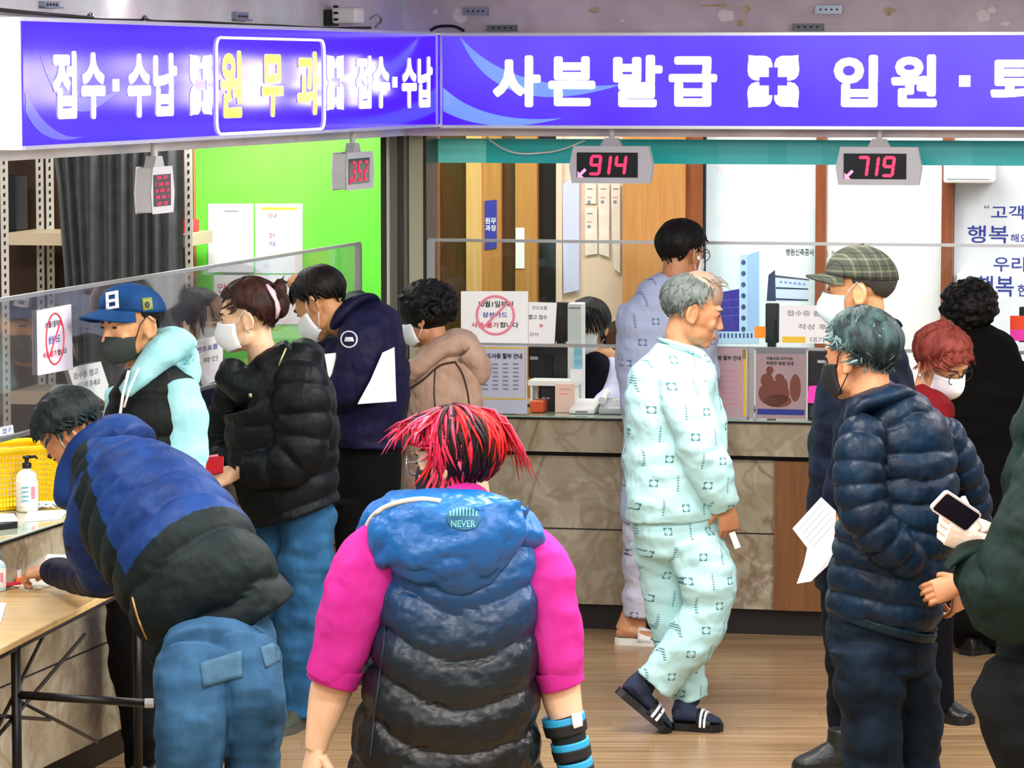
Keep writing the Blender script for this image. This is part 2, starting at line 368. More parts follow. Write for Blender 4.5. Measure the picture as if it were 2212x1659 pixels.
swoosh_m = mat('sign_swoosh', '5a80ff', .14, emis=('6f92ff', .75)); swoosh_l = mat('sign_swoosh_violet', '4a50ff', .14, emis=('5a55ff', .7))
letter_m = mat('sign_letter_white', 'ffffff', .2, emis=('fff6ff', 4.5)); letter_l = mat('sign_letter_white_left', 'ffffff', .2, emis=('ffffff', 1.3)); letter_y = mat('sign_letter_yellow', 'ffe43c', .2, emis=('ffe848', 1.0))
def swoosh(mb, fr, b, P, Q, mi):          # crescent between two quadratic arcs given by pixels
    def q(p, k):
        (x0, y0), (x1, y1), (x2, y2) = p; return ((1 - k) ** 2 * x0 + 2 * k * (1 - k) * x1 + k * k * x2, (1 - k) ** 2 * y0 + 2 * k * (1 - k) * y1 + k * k * y2)
    n = 24; A = [fr.hit(*q(P, k / n), b) for k in range(n + 1)]; B = [fr.hit(*q(Q, k / n), b) for k in range(n + 1)]
    vs = [(x, b, z) for x, z in A] + [(x, b, z) for x, z in B]
    mb.add(vs, [(k, k + 1, n + 2 + k, n + 1 + k) for k in range(n)], mi)
def emblem(fr, u0, v0, u1, v1, b, m, root):
    a0, a1, z0, z1 = fr.rect(u0, v0, u1, v1, b); cx, cz, sx, sz = (a0 + a1) / 2, (z0 + z1) / 2, (a1 - a0) / 2, (z1 - z0) / 2
    mb = MB(fr)
    pet = [(.04, .54), (.05, .70), (.12, .86), (.28, .96), (.5, .97), (.72, .97), (.97, 1.0), (.96, .82), (.99, .62), (1.0, .42), (.96, .22), (.84, .09), (.66, .03), (.55, .03), (.55, .17), (.18, .17), (.18, .54)]
    for ix in (1, -1):
        for iz in (1, -1): mb.prism([(cx + x * ix * sx, cz + z * iz * sz) for x, z in pet], (0, b, 0), (1, 0, 0), (0, 0, 1), (0, 1, 0), .002)
    return mb.build('emblem', m, root)
# right sign
a_s0, _ = RF.hit(953, 150, SR); zt = RF.hit(1600, 70, SR)[1]; zb = RF.hit(1600, 279, SR)[1]
sr = empty('hanging_sign', RF.p(2, SR, zb), 'long blue lit sign with copy issue and admission lettering over the right counter', 'sign')
MB(RF).box(a_s0, 4.9, SR - .16, SR - .006, zb, zt).build('housing', white_plastic, sr)
MB(RF).box(a_s0 + .004, 4.9, SR - .004, SR, zb + .012, zt - .012).build('panel', sign_blue, sr)
fm = MB(RF)
for z in (zb, zt - .013): fm.box(a_s0, 4.9, SR - .01, SR + .006, z, z + .013)
fm.box(a_s0 - .004, a_s0 + .006, SR - .01, SR + .006, zb, zt); fm.build('frame', alu, sr)
sw = MB(RF)
swoosh(sw, RF, SR + .001, ((993, 78), (1070, 270), (1345, 182)), ((993, 78), (1100, 205), (1345, 182)), 0)
swoosh(sw, RF, SR + .001, ((957, 188), (1040, 270), (1215, 255)), ((957, 240), (1060, 295), (1215, 255)), 0)
sw.build('swoosh', swoosh_m, sr)
for ch, u0, v0, u1, v1 in (('사', 1065, 120, 1168, 231), ('본', 1185, 122, 1286, 229), ('발', 1325, 119, 1431, 231), ('급', 1445, 122, 1549, 230), ('입', 1801, 119, 1896, 231), ('원', 1925, 118, 2024, 231), ('퇴', 2140, 120, 2240, 231), ('원', 2262, 118, 2360, 231)):
    a0, a1, z0, z1 = RF.rect(u0, v0, u1, v1, SR); MB(RF).text(ch, a0, a1, z0, z1, SR, bold=.008, th=.003, fat=.032).build('letter', letter_m, sr)
a0, a1, z0, z1 = RF.rect(2072, 163, 2096, 187, SR); MB(RF).box(a0, a1, SR, SR + .003, z0, z1).build('letter_dot', letter_m, sr)
emblem(RF, 1615, 119, 1726, 232, SR + .001, letter_m, sr)
# left sign
def lp(u): return LF.hit(u, 180, SL)[0]
aL1 = lp(49); aL0 = lp(950); zt2 = LF.hit(500, 53, SL)[1]; zb2 = LF.hit(500, 299, SL)[1]
sl = empty('hanging_sign', LF.p(2, SL, zb2), 'blue sign with white boxed yellow lettering seen at a slant over the left counter', 'sign')
MB(LF).box(aL0 + .18, aL1, SL - .3, SL - .006, zb2, zt2).build('housing', mat('sign_end_white', 'e4f2f6', .4), sl)
MB(LF).box(aL0, aL1 - .004, SL - .004, SL, zb2 + .01, zt2 - .01).build('panel', sign_blue_l, sl)
fm = MB(LF)
for z in (zb2, zt2 - .012): fm.box(aL0, aL1, SL - .01, SL + .006, z, z + .012)
fm.build('frame', alu, sl)
sw = MB(LF)
swoosh(sw, LF, SL + .001, ((75, 70), (110, 260), (255, 195)), ((75, 70), (130, 330), (255, 195)), 0)
swoosh(sw, LF, SL + .001, ((55, 200), (110, 310), (185, 294)), ((55, 240), (90, 325), (185, 294)), 0)
sw.build('swoosh', swoosh_l, sl)
def lrect(u0, v0, u1, v1, b):
    a0, a1, z0, z1 = LF.rect(u0, v0, u1, v1, b); return a0, a1, z0, z1
for ch, u0, v0, u1, v1, mi in (('접', 112, 110, 164, 257, 0), ('수', 174, 113, 226, 257, 0), ('수', 274, 116, 324, 254, 0), ('납', 330, 114, 381, 251, 0), ('원', 474, 109, 521, 255, 1), ('무', 564, 117, 611, 253, 1), ('과', 640, 111, 691, 249, 1),
                               ('접', 768, 120, 801, 235, 0), ('수', 803, 122, 841, 234, 0), ('수', 868, 125, 899, 234, 0), ('납', 902, 122, 933, 232, 0)):
    MB(LF).text(ch, *lrect(u0, v0, u1, v1, SL), SL, 0, bold=.008, th=.003, fat=.034).build('letter', letter_y if mi else letter_l, sl)
for u0, v0, u1, v1 in ((243, 171, 256, 197), (848, 166, 857, 189)):
    a0, a1, z0, z1 = lrect(u0, v0, u1, v1, SL); MB(LF).box(min(a0, a1), max(a0, a1), SL, SL + .003, z0, z1).build('letter_dot', letter_l, sl)
emblem(LF, 410, 118, 457, 249, SL + .001, letter_l, sl); emblem(LF, 706, 119, 742, 238, SL + .001, letter_l, sl)
a0, a1, z0, z1 = lrect(466, 84, 699, 284, SL); pts = []
for cx, cz, s0 in ((a1, z1, 0), (a0, z1, 1), (a0, z0, 2), (a1, z0, 3)):
    sx = -1 if cx == max(a0, a1) else 1; sz = -1 if cz == z1 else 1
    arc = [(cx + sx * .04 * (1 - cos(k * pi / 10)), cz + sz * .04 * (1 - sin(k * pi / 10))) for k in range(6)]
    pts += arc if s0 in (0, 2) else arc[::-1]
mb = MB(LF); mb.tube([(x, SL + .004, z) for x, z in pts + pts[:1]], .0045, 6); mb.build('box_outline', letter_l, sl)
for zz in (zt2 - .06, zb2 + .05): MB(LF).lathe((aL1 + .001, SL - .13, zz), ((.001, 0), (.007, .001), (.007, .004), (.001, .005)), 10, 0, Matrix.Rotation(pi / 2, 3, 'Y')).build('screw', black_metal, sl)

# ceiling brackets and cables above the signs
def bracket(fr, u0, v0, u1, v1, b, m, label, holes=False):
    a0, a1, z0, z1 = fr.rect(u0, v0, u1, v1, b); a0, a1 = min(a0, a1), max(a0, a1)
    r = empty('wall_bracket', fr.p((a0 + a1) / 2, b, z0), label, 'bracket', 'metal brackets on the wall above the signs')
    q = MB(fr); q.box(a0, a1, b, b + .02, z0, z1, 0); q.box(a0, a1, b, b + .035, z0, z0 + .006, 0); q.build('plate', m, r)
    s = MB(fr)
    for k in range(4): x = a0 + (a1 - a0) * (.2 + .2 * k); s.box(x - .004, x + .004, b + .0195, b + .0225, (z0 + z1) / 2 - .003, (z0 + z1) / 2 + .004)
    s.build('slot', dark_gap, r)
steel = mat('steel_grey', '8d97a4', .35, .6); steel_d = mat('steel_dull', '6f7478', .5, .4)
bracket(RF, 1003, 16, 1056, 33, .16, steel, 'steel bracket on the wall above the first white letter of the right sign')
bracket(RF, 1762, 12, 1821, 30, .16, steel, 'steel bracket on the wall above the circle letter right of the white emblem')
bracket(RF, 1055, 54, 1118, 67, .16, steel_d, 'slotted grey plate low on the wall near the sign corner')
bracket(RF, 1713, 51, 1780, 66, .16, steel_d, 'slotted grey plate low on the wall above the white flower emblem')
bracket(LF, 500, 26, 526, 45, .14, steel, 'small grey bracket above the boxed lettering of the left sign')
bracket(LF, 83, 3, 116, 18, .14, steel, 'small grey bracket at the far left above the slanted sign')
def cable(name, pts, r, m, label, parent=None):
    P = []; n = len(pts)
    for i in range(n - 1):
        p0, p1, p2, p3 = (V(pts[max(0, min(n - 1, i + k))]) for k in (-1, 0, 1, 2))
        for j in range(6):
            s = j / 6; P.append(.5 * ((2 * p1) + (p2 - p0) * s + (2 * p0 - 5 * p1 + 4 * p2 - p3) * s * s + (3 * p1 - p0 - 3 * p2 + p3) * s ** 3))
    P.append(V(pts[-1])); o = MB().tube(P, r, 6).build(name, m, parent, smooth=True)
    return tag(o, label, 'cable') if label else o
def lfp(u, v, b): a, z = LF.hit(u, v, b); return LF.p(a, b, z)
def rfp(u, v, b): a, z = RF.hit(u, v, b); return RF.p(a, b, z)
cable('cable', [lfp(-10, 20, .2), lfp(60, 27, .22), lfp(130, 33, .2), lfp(195, 38, .22), lfp(196, 30, .2), lfp(200, 40, .22), lfp(300, 44, .2), lfp(312, 36, .2), lfp(330, 46, .22), lfp(430, 48, .2), lfp(520, 53, .22), lfp(600, 56, .2), lfp(700, 61, .22), lfp(800, 60, .2)], .006, black_plastic, 'black cable lying along the top of the slanted left sign')
cable('cable', [rfp(930, 66, .2), rfp(945, 58, .2), rfp(965, 56, .2), rfp(985, 58, .2), rfp(1003, 67, .2)], .006, black_plastic, 'short black cable arching over the sign corner')
cable('cable', [rfp(1050, 296, -.2), rfp(1085, 320, -.2), rfp(1120, 331, -.2), rfp(1160, 331, -.2), rfp(1210, 324, -.2), rfp(1265, 303, -.2)], .004, white_plastic, 'thin white cable sagging in front of the teal band')
# small camera-like sensor on the left soffit
s = empty('security_camera', lfp(790, 55, .2), 'white security camera mounted above the slanted sign near the corner', 'camera')
a0, a1, z0, z1 = LF.rect(764, 10, 822, 56, .3); aa, ab = min(a0, a1), max(a0, a1)
am = (aa + ab) / 2; aa, ab = am - .05, am + .06; MB(LF).box(aa, ab, .17, .275, z0 + .008, z1 - .01).build('body', white_plastic, s, bevel=.012)
MB(LF).box(aa + .01, ab + .004, .14, .17, z0, z1 - .02).build('mount', black_plastic, s)
q = MB(LF)
for k in range(3): q.box(ab - .001, ab + .001, .18, .20, z0 + .02 + k * .025, z0 + .03 + k * .025)
q.build('vent_slot', black_plastic, s)
cable('cable', [lfp(800, 40, .31), lfp(818, 33, .32), lfp(824, 45, .3), lfp(812, 58, .3)], .006, ink_grey, None, s)

# ================================================================ number displays
led_red = mat('led_red', 'ff2040', .4, emis=('ff1c48', 2.4)); led_hot = mat('led_pink', 'ff9ab0', .4, emis=('ff5a86', 2.6)); led_dim = mat('led_dim', '90203c', .5, emis=('a01838', .75)); led_mid = mat('led_mid', 'd02040', .5, emis=('e01040', 1.0))
screen_black = mat('display_black', '060406', .15)
SEG = {'9': 'abcdfg', '1': 'bc', '4': 'bcfg', '7': 'abc', '3': 'abcdg', '5': 'acdfg', '2': 'abdeg', '8': 'abcdefg', '0': 'abcdef'}
def digits(mb, s, a0, a1, z0, z1, b, th=.007, slant=.12, mi=0, gap=0):
    n = len(s); w = (a1 - a0) / n
    for k, ch in enumerate(s):
        o1 = w * .22 if ch == '1' else 0; x0 = a0 + w * k + w * .12 - o1; x0 += w * gap; x1 = a0 + w * (k + 1) - w * .16 - o1 - w * gap; zm = (z0 + z1) / 2
        L = {'a': ((x0, z1), (x1, z1)), 'b': ((x1, z1), (x1, zm)), 'c': ((x1, zm), (x1, z0)), 'd': ((x0, z0), (x1, z0)), 'e': ((x0, zm), (x0, z0)), 'f': ((x0, z1), (x0, zm)), 'g': ((x0, zm), (x1, zm))}
        for c in SEG[ch]:
            (xa, za), (xb, zb_) = L[c]; g = .1
            xa, xb, za, zb_ = xa + (xb - xa) * g, xb - (xb - xa) * g, za + (zb_ - za) * g, zb_ - (zb_ - za) * g
            dx, dz = xb - xa, zb_ - za; l = math.hypot(dx, dz); dx, dz = dx / l * th, dz / l * th
            poly = [(xa - dx * .6, za - dz * .6), (xa - dz * .5, za + dx * .5), (xb - dz * .5, zb_ + dx * .5), (xb + dx * .6, zb_ + dz * .6), (xb + dz * .5, zb_ - dx * .5), (xa + dz * .5, za - dx * .5)]
            mb.prism([(x + (z - zm) * slant, z) for x, z in poly], (0, b, 0), (1, 0, 0), (0, 0, 1), (0, 1, 0), .002, mi)
def display(fr, a0, a1, z0, z1, b, s, label, m_led, flip=False, ztop=None, depth=.045, arrow=True, dots=False):
    cx = (a0 + a1) / 2; r = empty('number_display', fr.p(cx, b, z0), label, 'display', 'hanging queue number displays')
    W, Hh = a1 - a0, z1 - z0
    body = MB(fr); ch = .018
    body.prism([(a0 + ch * .6, z0), (a1 - ch * .6, z0), (a1, z0 + Hh * .45), (a1 - ch, z1), (a0 + ch, z1), (a0, z0 + Hh * .45)], (0, b - depth, 0), (1, 0, 0), (0, 0, 1), (0, 1, 0), depth)
    body.build('case', mat('display_case', 'b9babf', .4), r, bevel=.004)
    MB(fr).box(a0 + W * .085, a1 - W * .17, b, b + .002, z0 + Hh * .14, z1 - Hh * .15).build('screen', screen_black, r)
    d = MB(fr)
    if dots:
        for k in range(5):
            for j in range(9):
                x = a0 + W * .17 + (W * .55) * j / 8; z = z0 + Hh * (.2 + .58 * k / 4 * 1)
                if (j * 7 + k * 3) % 4: d.box(x - .006, x + .006, b + .002, b + .003, z - .006, z + .006)
    else:
        digits(d, s, a0 + W * (.24 if m_led is led_red else .15), a1 - W * (.30 if m_led is led_red else .20), z0 + Hh * .24, z1 - Hh * .26, b + .002, th=Hh * (.085 if m_led is led_red else .075), gap=.0 if m_led is led_red else .14)
    d.build('digits', m_led, r)
    if arrow:
        k = MB(fr); x, z, u = a0 + W * .15, z0 + Hh * .27, Hh * .13; 
        k.prism([(x - u, z - u), (x + u * .35, z - u), (x - u * .1, z - u * .55), (x + u, z + u * .55), (x + u * .55, z + u), (x - u * .55, z - u * .1), (x - u, z + u * .35)], (0, b + .002, 0), (1, 0, 0), (0, 0, 1), (0, 1, 0), .001)
        k.build('arrow', led_hot if m_led is led_red else m_led, r)
    n = MB(fr); n.prism([(cx - .05, z1), (cx + .05, z1), (cx + .028, z1 + .038), (cx - .028, z1 + .038)], (0, b - depth * .8, 0), (1, 0, 0), (0, 0, 1), (0, 1, 0), depth * .6); n.build('bracket', mat('display_bracket', 'a5a5a8', .4), r)
    q = MB(fr); q.lathe((cx, b - depth * .5, z1 + .03), ((.001, 0), (.012, 0), (.012, ztop - z1 - .03), (.001, ztop - z1 - .03)), 12); q.build('hanger', grey_plastic, r)
SB = SR - .06
a0, a1, z0, z1 = RF.rect(1231, 318, 1408, 394, SB); display(RF, a0, a1, z0, z1, SB, '914', 'hanging queue display reading nine one four', led_red, ztop=zb)
a0, a1, z0, z1 = RF.rect(1807, 320, 1989, 398, SB); display(RF, a0, a1, z0, z1, SB, '719', 'hanging queue display reading seven one nine', led_red, ztop=zb)
class Flip(Frame):                       # the same plane read from the other end, so that writing runs left to right
    pass
LFx = Frame(LF.o, -LF.e, LF.n)
LDB = SL - .04
def ldisp(uc, v0, v1, wid, s, label, m, **k):
    a, _ = LFx.hit(uc, (v0 + v1) / 2, LDB); _, zt_ = LFx.hit(uc, v0, LDB); _, zb_ = LFx.hit(uc, v1, LDB)
    display(LFx, a - wid / 2, a + wid / 2, zb_, zt_, LDB, s, label, m, ztop=zb2, **k)
ldisp(778, 330, 407, .36, '352', 'slanted white queue display hanging before the green wall', led_mid, depth=.06)
ldisp(352, 362, 458, .21, '', 'white queue display with faint red dots hanging before the grey curtain', led_dim, depth=.06, dots=True, arrow=False)
# ================================================================ things on and behind the counters
def px_poly(fr, pts, b): return [fr.hit(u, v, b) for u, v in pts]
def sheet(fr, pts, b, name, label, cat, m=None, th=.003, group=None):   # a flat sheet with thickness in the frame's plane
    mb = MB(fr); P_ = px_poly(fr, pts, b); mb.prism(P_, (0, b, 0), (1, 0, 0), (0, 0, 1), (0, 1, 0), th)
    cx = sum(p[0] for p in P_) / len(P_); zz = min(p[1] for p in P_)
    return tag(mb.build(name, m or paper, origin=fr.p(cx, b, zz)), label, cat, group)
def box4(u0, v0, u1, v1): return [(u0, v0), (u1, v0), (u1, v1), (u0, v1)]
def lines(o, fr, b, items, name='lettering', m=None, bold=.01):   # (string, u0, v0, u1, v1, material index)
    mb = MB(fr)
    for s, u0, v0, u1, v1, mi in items:
        a0, a1, z0, z1 = fr.rect(u0, v0, u1, v1, b)
        if s == '-': mb.box(min(a0, a1), max(a0, a1), b, b + .0012, z0, z1, mi)
        else: mb.text(s, a0, a1, z0, z1, b, mi, bold, .0012)
    return mb.build(name, m or INK, o)
INK = [ink, ink_blue, ink_red, ink_grey, ink_pink, ink_yellow]
def ring_mark(o, fr, b, u, v, ru, rv, m, w_=.005, slash=True):
    a0, z0 = fr.hit(u, v, b); a1, _ = fr.hit(u + ru, v, b); _, z1 = fr.hit(u, v - rv, b); ra, rz = abs(a1 - a0), abs(z1 - z0); mb = MB(fr)
    out = [(a0 + ra * cos(k * pi / 24), b + .001, z0 + rz * sin(k * pi / 24)) for k in range(49)]
    mb.tube(out, w_ * .5, 6)
    if slash: mb.tube([(a0 - ra * .7, b + .001, z0 - rz * .7), (a0 + ra * .7, b + .001, z0 + rz * .7)], w_ * .5, 6)
    return mb.build('ring_mark', m, o)

# ---- shelf rack and curtain behind the left counter
RKB = -.28
def rk(u, b=RKB): return RF.hit(u, 480, b)[0]
rack_m = mat('rack_cream', 'd6d2c6', .45, .1); rack_wood = mat('rack_board', 'cbb89a', .5)
r = empty('shelf_rack', RF.p(rk(210), RKB, 0), 'cream slotted steel shelf rack half hidden by a grey curtain', 'shelf')
def post(a, b):
    q = MB(RF); q.box(a - .018, a + .018, b - .002, b + .002, 0, 2.2); q.box(a - .018, a - .014, b - .03, b, 0, 2.2); o = q.build('post', rack_m, r)
    h = MB(RF); z = .75
    while z < 2.18: h.prism([(a - .004, z), (a + .005, z + .003), (a + .005, z + .02), (a - .004, z + .017)], (0, b + .0015, 0), (1, 0, 0), (0, 0, 1), (0, 1, 0), .0015); z += .036
    h.build('slot', dark_gap, o)
post(rk(10), RKB); post(rk(408), RKB); post(RF.hit(86, 420, RKB - .38)[0], RKB - .38); post(RF.hit(108, 420, RKB - .38)[0], RKB - .38)
for v in (518, 862, 1120):
    z = RF.hit(80, v, RKB)[1]; q = MB(RF); q.box(rk(14), rk(404), RKB - .4, RKB - .004, z - .025, z + .03); q.build('shelf_board', rack_wood, r)
sb_ = empty('binder', RF.p(rk(34, RKB - .2), RKB - .2, RF.hit(80, 518, RKB)[1] + .031), 'black binder standing on the upper shelf of the rack at the left edge', 'binder')
zz = RF.hit(80, 518, RKB)[1] + .031
MB(RF).box(rk(-8, RKB - .2), rk(45, RKB - .2), RKB - .3, RKB - .15, zz, zz + .25).build('cover', mat('binder_black', '10131c', .4), sb_, bevel=.006); MB(RF).box(rk(5, RKB - .15), rk(20, RKB - .15), RKB - .151, RKB - .148, zz + .05, zz + .10).build('spine_label', mat('spine_grey', '383c48', .5), sb_)
q = MB(RF); q.box(rk(391, RKB - .1), rk(403, RKB - .1), RKB - .3, RKB - .1, zz, zz + .055); o = q.build('folder', mat('folder_red', 'd01820', .5), origin=RF.p(rk(397), RKB - .2, zz), bevel=.003); tag(o, 'red folder on the upper shelf just right of the grey curtain', 'folder')
cu = MB(RF); n = 120; top, bot = RF.hit(250, 300, -.18)[1], .95; ca0, ca1 = RF.hit(112, 400, -.18)[0], RF.hit(392, 400, -.18)[0]; R1, R2 = [], []
for k in range(n + 1):
    f = k / n; a = ca0 + (ca1 - ca0) * f; y = .022 * sin(f * 62 + 1.5 * sin(f * 9)) + .012 * sin(f * 23 + 1)
    R1.append([(a, -.18 + y, top), (a + (.03 if f < .2 else 0) * (1 - f * 5), -.18 + y * 1.1, 1.9), (a + max(0, .06 - f * .2), -.18 + y * 1.25, 1.5), (a + max(0, .09 - f * .3), -.18 + y * 1.2, bot)])
vs = [q for c_ in R1 for q in c_] + [(a, b - .004, z) for c_ in R1 for a, b, z in c_]; m_ = 4; N_ = len(R1) * m_; fs = []
for k in range(n):
    for j in range(3):
        i = k * m_ + j; fs += [(i, i + m_, i + m_ + 1, i + 1), (N_ + i, N_ + i + 1, N_ + i + m_ + 1, N_ + i + m_)]
cu.add(vs, fs); o = cu.build('curtain', mat('curtain_grey', '4a4b4c', .85, bump=(60, .1), var=(14, '3e3f41')), origin=RF.p((ca0 + ca1) / 2, -.18, bot), smooth=True); tag(o, 'long pleated dark grey curtain hanging in front of the shelf rack', 'curtain')
# ---- notices on the green wall
GB = -.748
o = sheet(RF, box4(450, 440, 548, 588), GB, 'notice', 'plain white notice on the green wall, the left one of the upper pair', 'notice')
lines(o, RF, GB + .003, [('-', 485, 455, 515, 457, 3)], 'printed_line')
o = sheet(RF, box4(552, 440, 654, 590), GB, 'notice', 'white notice with yellow heading and red words on the green wall', 'notice')
lines(o, RF, GB + .003, [('-', 565, 448, 642, 453, 5), ('안내', 580, 461, 597, 471, 2), ('접수', 582, 503, 594, 514, 2), ('수납', 582, 520, 595, 531, 1)])
o = sheet(RF, box4(462, 594, 650, 700), GB, 'notice', 'lower white notice with orange writing on the green wall behind the acrylic', 'notice')
lines(o, RF, GB + .003, [('-', 480, 588, 550, 592, 3), ('안내문', 470, 612, 530, 632, 2), ('-', 470, 668, 520, 676, 5), ('-', 470, 684, 530, 692, 2)])
# ---- notices on the left screen
LG = gb + .004
o = sheet(LFx, [(79, 671), (152, 657), (156, 797), (81, 811)], LG, 'notice', 'no-card notice with red ring taped on the left acrylic screen', 'notice', mat('paper_lilac', 'e2def2', .6))
lines(o, LFx, LG + .003, [('10월1일부터', 98, 692, 133, 707, 0), ('삼성카드', 104, 724, 129, 742, 1), ('사용 불가', 92, 758, 122, 772, 2), ('합니다', 124, 753, 143, 766, 0)], bold=.02)
ring_mark(o, LFx, LG + .003, 118, 732, 19, 55, ink_red, .006)
o = sheet(LFx, [(146, 797), (216, 781), (233, 832), (226, 868), (205, 852), (164, 850)], LG, 'note', 'tilted handwritten white note on the left screen beside the cap wearer', 'note')
lines(o, LFx, LG + .003, [('접수증 뽑고', 158, 800, 212, 814, 3), ('기다려 주세요', 166, 822, 216, 836, 3)])
o = sheet(LFx, [(411, 742), (480, 722), (480, 816), (438, 834)], LG, 'note', 'white handwritten note on the left screen before the woman with the hair clip', 'note')
lines(o, LFx, LG + .003, [('번호표를', 424, 746, 470, 758, 1), ('확인', 438, 770, 470, 782, 3)])
o = sheet(LFx, [(0, 924), (26, 918), (28, 936), (0, 942)], LG, 'sticker', 'small white sticker with blue letters at the lower left end of the acrylic screen', 'sticker'); lines(o, LFx, LG + .003, [('접수', 4, 923, 25, 936, 1)])
o = sheet(LFx, [(676, 690), (715, 684), (715, 762), (678, 770)], LG, 'notice', 'pinkish no-card notice on the screen just under the balding person', 'notice', mat('paper_pinkish', 'f2e2ea', .6)); ring_mark(o, LFx, LG + .003, 697, 722, 12, 26, ink_red, .005)
# ---- no-card poster, note and stands on the right counter
RG = gb + .004
o = sheet(RF, box4(996, 629, 1141, 742), RG, 'notice', 'big white no-card notice with pink ring on the right glass screen', 'notice')
lines(o, RF, RG + .003, [('10월1일부터', 1034, 650, 1108, 664, 0), ('삼성카드', 1042, 674, 1096, 686, 1), ('사용 불가', 1018, 696, 1078, 708, 2), ('합니다', 1080, 696, 1120, 708, 0)], bold=.02)
ring_mark(o, RF, RG + .003, 1070, 681, 40, 41, ink_pink, .011)
o = sheet(RF, [(1142, 652), (1203, 654), (1198, 743), (1142, 743)], RG - .002, 'note', 'white handwritten note right of the big no-card notice', 'note')
lines(o, RF, RG + .001, [('번호표를', 1150, 661, 1182, 669, 3), ('뽑고 접수', 1142, 680, 1182, 690, 0), ('후', 1164, 700, 1174, 708, 2), ('감사', 1144, 718, 1164, 726, 3)])
def stand(u0, v0, u1, v1, b, label, tint, name='poster_stand'):
    a0, a1, z0, z1 = RF.rect(u0, v0, u1, v1, b); r = empty(name, RF.p((a0 + a1) / 2, b, .929), label, 'poster'); z0 = .930
    MB(RF).box(a0, a1, b - .001, b + .001, z0 + .004, z1).build('poster', tint, r)
    MB(RF).box(a0 - .006, a1 + .006, b + .002, b + .005, z0, z1 + .004).build('front_sheet', clear_m, r)
    MB(RF).box(a0 - .006, a1 + .006, b - .05, b + .03, z0, z0 + .004).build('base', clear_m, r)
    return r
r = stand(1035, 746, 1139, 891, .03, 'acrylic stand with a lilac card instalment table framed in yellow', mat('poster_lilac', 'e2e2f4', .5))
bb_ = .0312
lines(r, RF, bb_, [('카드사용 할부 안내', 1042, 763, 1128, 775, 0)] + [('-', 1042 + c_ * 22, 785 + k * 9, 1042 + c_ * 22 + 12, 788 + k * 9, 3) for k in range(7) for c_ in range(4)], bold=.03)
lines(r, RF, bb_, [('-', 1038, 750, 1136, 753, 5), ('-', 1038, 860, 1136, 863, 5), ('-', 1038, 753, 1040, 860, 5), ('-', 1134, 753, 1136, 860, 5)], 'border')
r = stand(1520, 752, 1613, 905, .03, 'acrylic stand with a pinkish card instalment table beside the old patient', mat('poster_pink', 'd8b4b8', .5))
lines(r, RF, bb_, [('카드사용 할부 안내', 1524, 768, 1600, 778, 0)] + [('-', 1530, 800 + k * 12, 1596, 801 + k * 12, 4) for k in range(7)], bold=.03); lines(r, RF, bb_, [('-', 1606, 755, 1612, 900, 5), ('-', 1604, 755, 1611, 775, 3)], 'border')
r = stand(1632, 752, 1742, 905, .03, 'acrylic stand with a brown brochure showing people around a table', mat('brochure', 'c9a8a6', .5, var=(3, 'bda0a4')))
lines(r, RF, bb_, [('마음으로 다가가는', 1656, 771, 1713, 778, 0), ('따뜻한 병원 안내', 1656, 781, 1714, 789, 0), ('-', 1636, 884, 1738, 896, 1), ('-', 1634, 752, 1740, 764, 3)], bold=.03)
mb = MB(RF)
for u, v, ru, rv, mi in ((1663, 800, 8, 9, 0), (1657, 822, 14, 16, 0), (1684, 816, 10, 9, 1), (1672, 850, 34, 28, 2), (1660, 838, 10, 14, 0), (1690, 832, 12, 16, 0), (1718, 838, 12, 30, 3), (1680, 866, 30, 14, 2)):
    a0, a1, z0, z1 = RF.rect(u - ru, v - rv, u + ru, v + rv, bb_); mb.prism([((a0 + a1) / 2 + (a1 - a0) / 2 * cos(k * pi / 8), (z0 + z1) / 2 + (z1 - z0) / 2 * sin(k * pi / 8)) for k in range(16)], (0, bb_ + .0001 * mi, 0), (1, 0, 0), (0, 0, 1), (0, 1, 0), .0004)
mb.build('picture', [mat('print_rust', '8c4a38', .6), mat('print_brown', 'a86a44', .6), mat('print_sand', 'd0a088', .6), mat('print_mauve', 'b08c92', .6)], r)
# ---- behind the right screen: monitors, devices
def monitor(u0, v0, u1, v1, b, label, logo=False, face=1):
    a0, a1, z0, z1 = RF.rect(u0, v0, u1, v1, b); cx = (a0 + a1) / 2; r = empty('monitor', RF.p(cx, b, .929), label, 'monitor')
    MB(RF).box(a0, a1, b - .03, b, z0, z1).build('back_shell', black_plastic, r, bevel=.006)
    MB(RF).box(a0 + .008, a1 - .008, b - .033, b - .0305, z0 + .01, z1 - .01).build('screen', mat('monitor_glow', '20304a', .2, emis=('b8d0ff', .5)), r)
    q = MB(RF); q.box(cx - .018, cx + .018, b - .02, b + .012, .936, z0 + .10); q.build('stand_neck', black_metal, r); q = MB(RF); q.box(cx - .09, cx + .09, b - .10, b + .06, .929, .936); q.build('stand_foot', black_metal, r, bevel=.002)
    if logo: a2, a3, z2, z3 = RF.rect(1145, 770, 1162, 777, b); MB(RF).box(a2, a3, b, b + .001, z2, z3).build('label', grey_plastic, r)
    return r
monitor(1141, 749, 1229, 818, -.40, 'black monitor seen from behind on the right counter under the notice', True)
monitor(1198, 653, 1227, 738, -.58, 'narrow black screen standing upright behind the glass next to the white calendar')
def block(name, fr, u0, v0, u1, v1, b, depth, m, label, cat, bev=.004, z0=None):
    a0, a1, zb_, z1 = fr.rect(u0, v0, u1, v1, b); zb_ = zb_ if z0 is None else z0
    a0, a1 = min(a0, a1), max(a0, a1)
    return tag(MB(fr).box(a0, a1, b - depth, b, zb_, z1).build(name, m, origin=fr.p((a0 + a1) / 2, b - depth / 2, zb_), bevel=bev), label, cat)
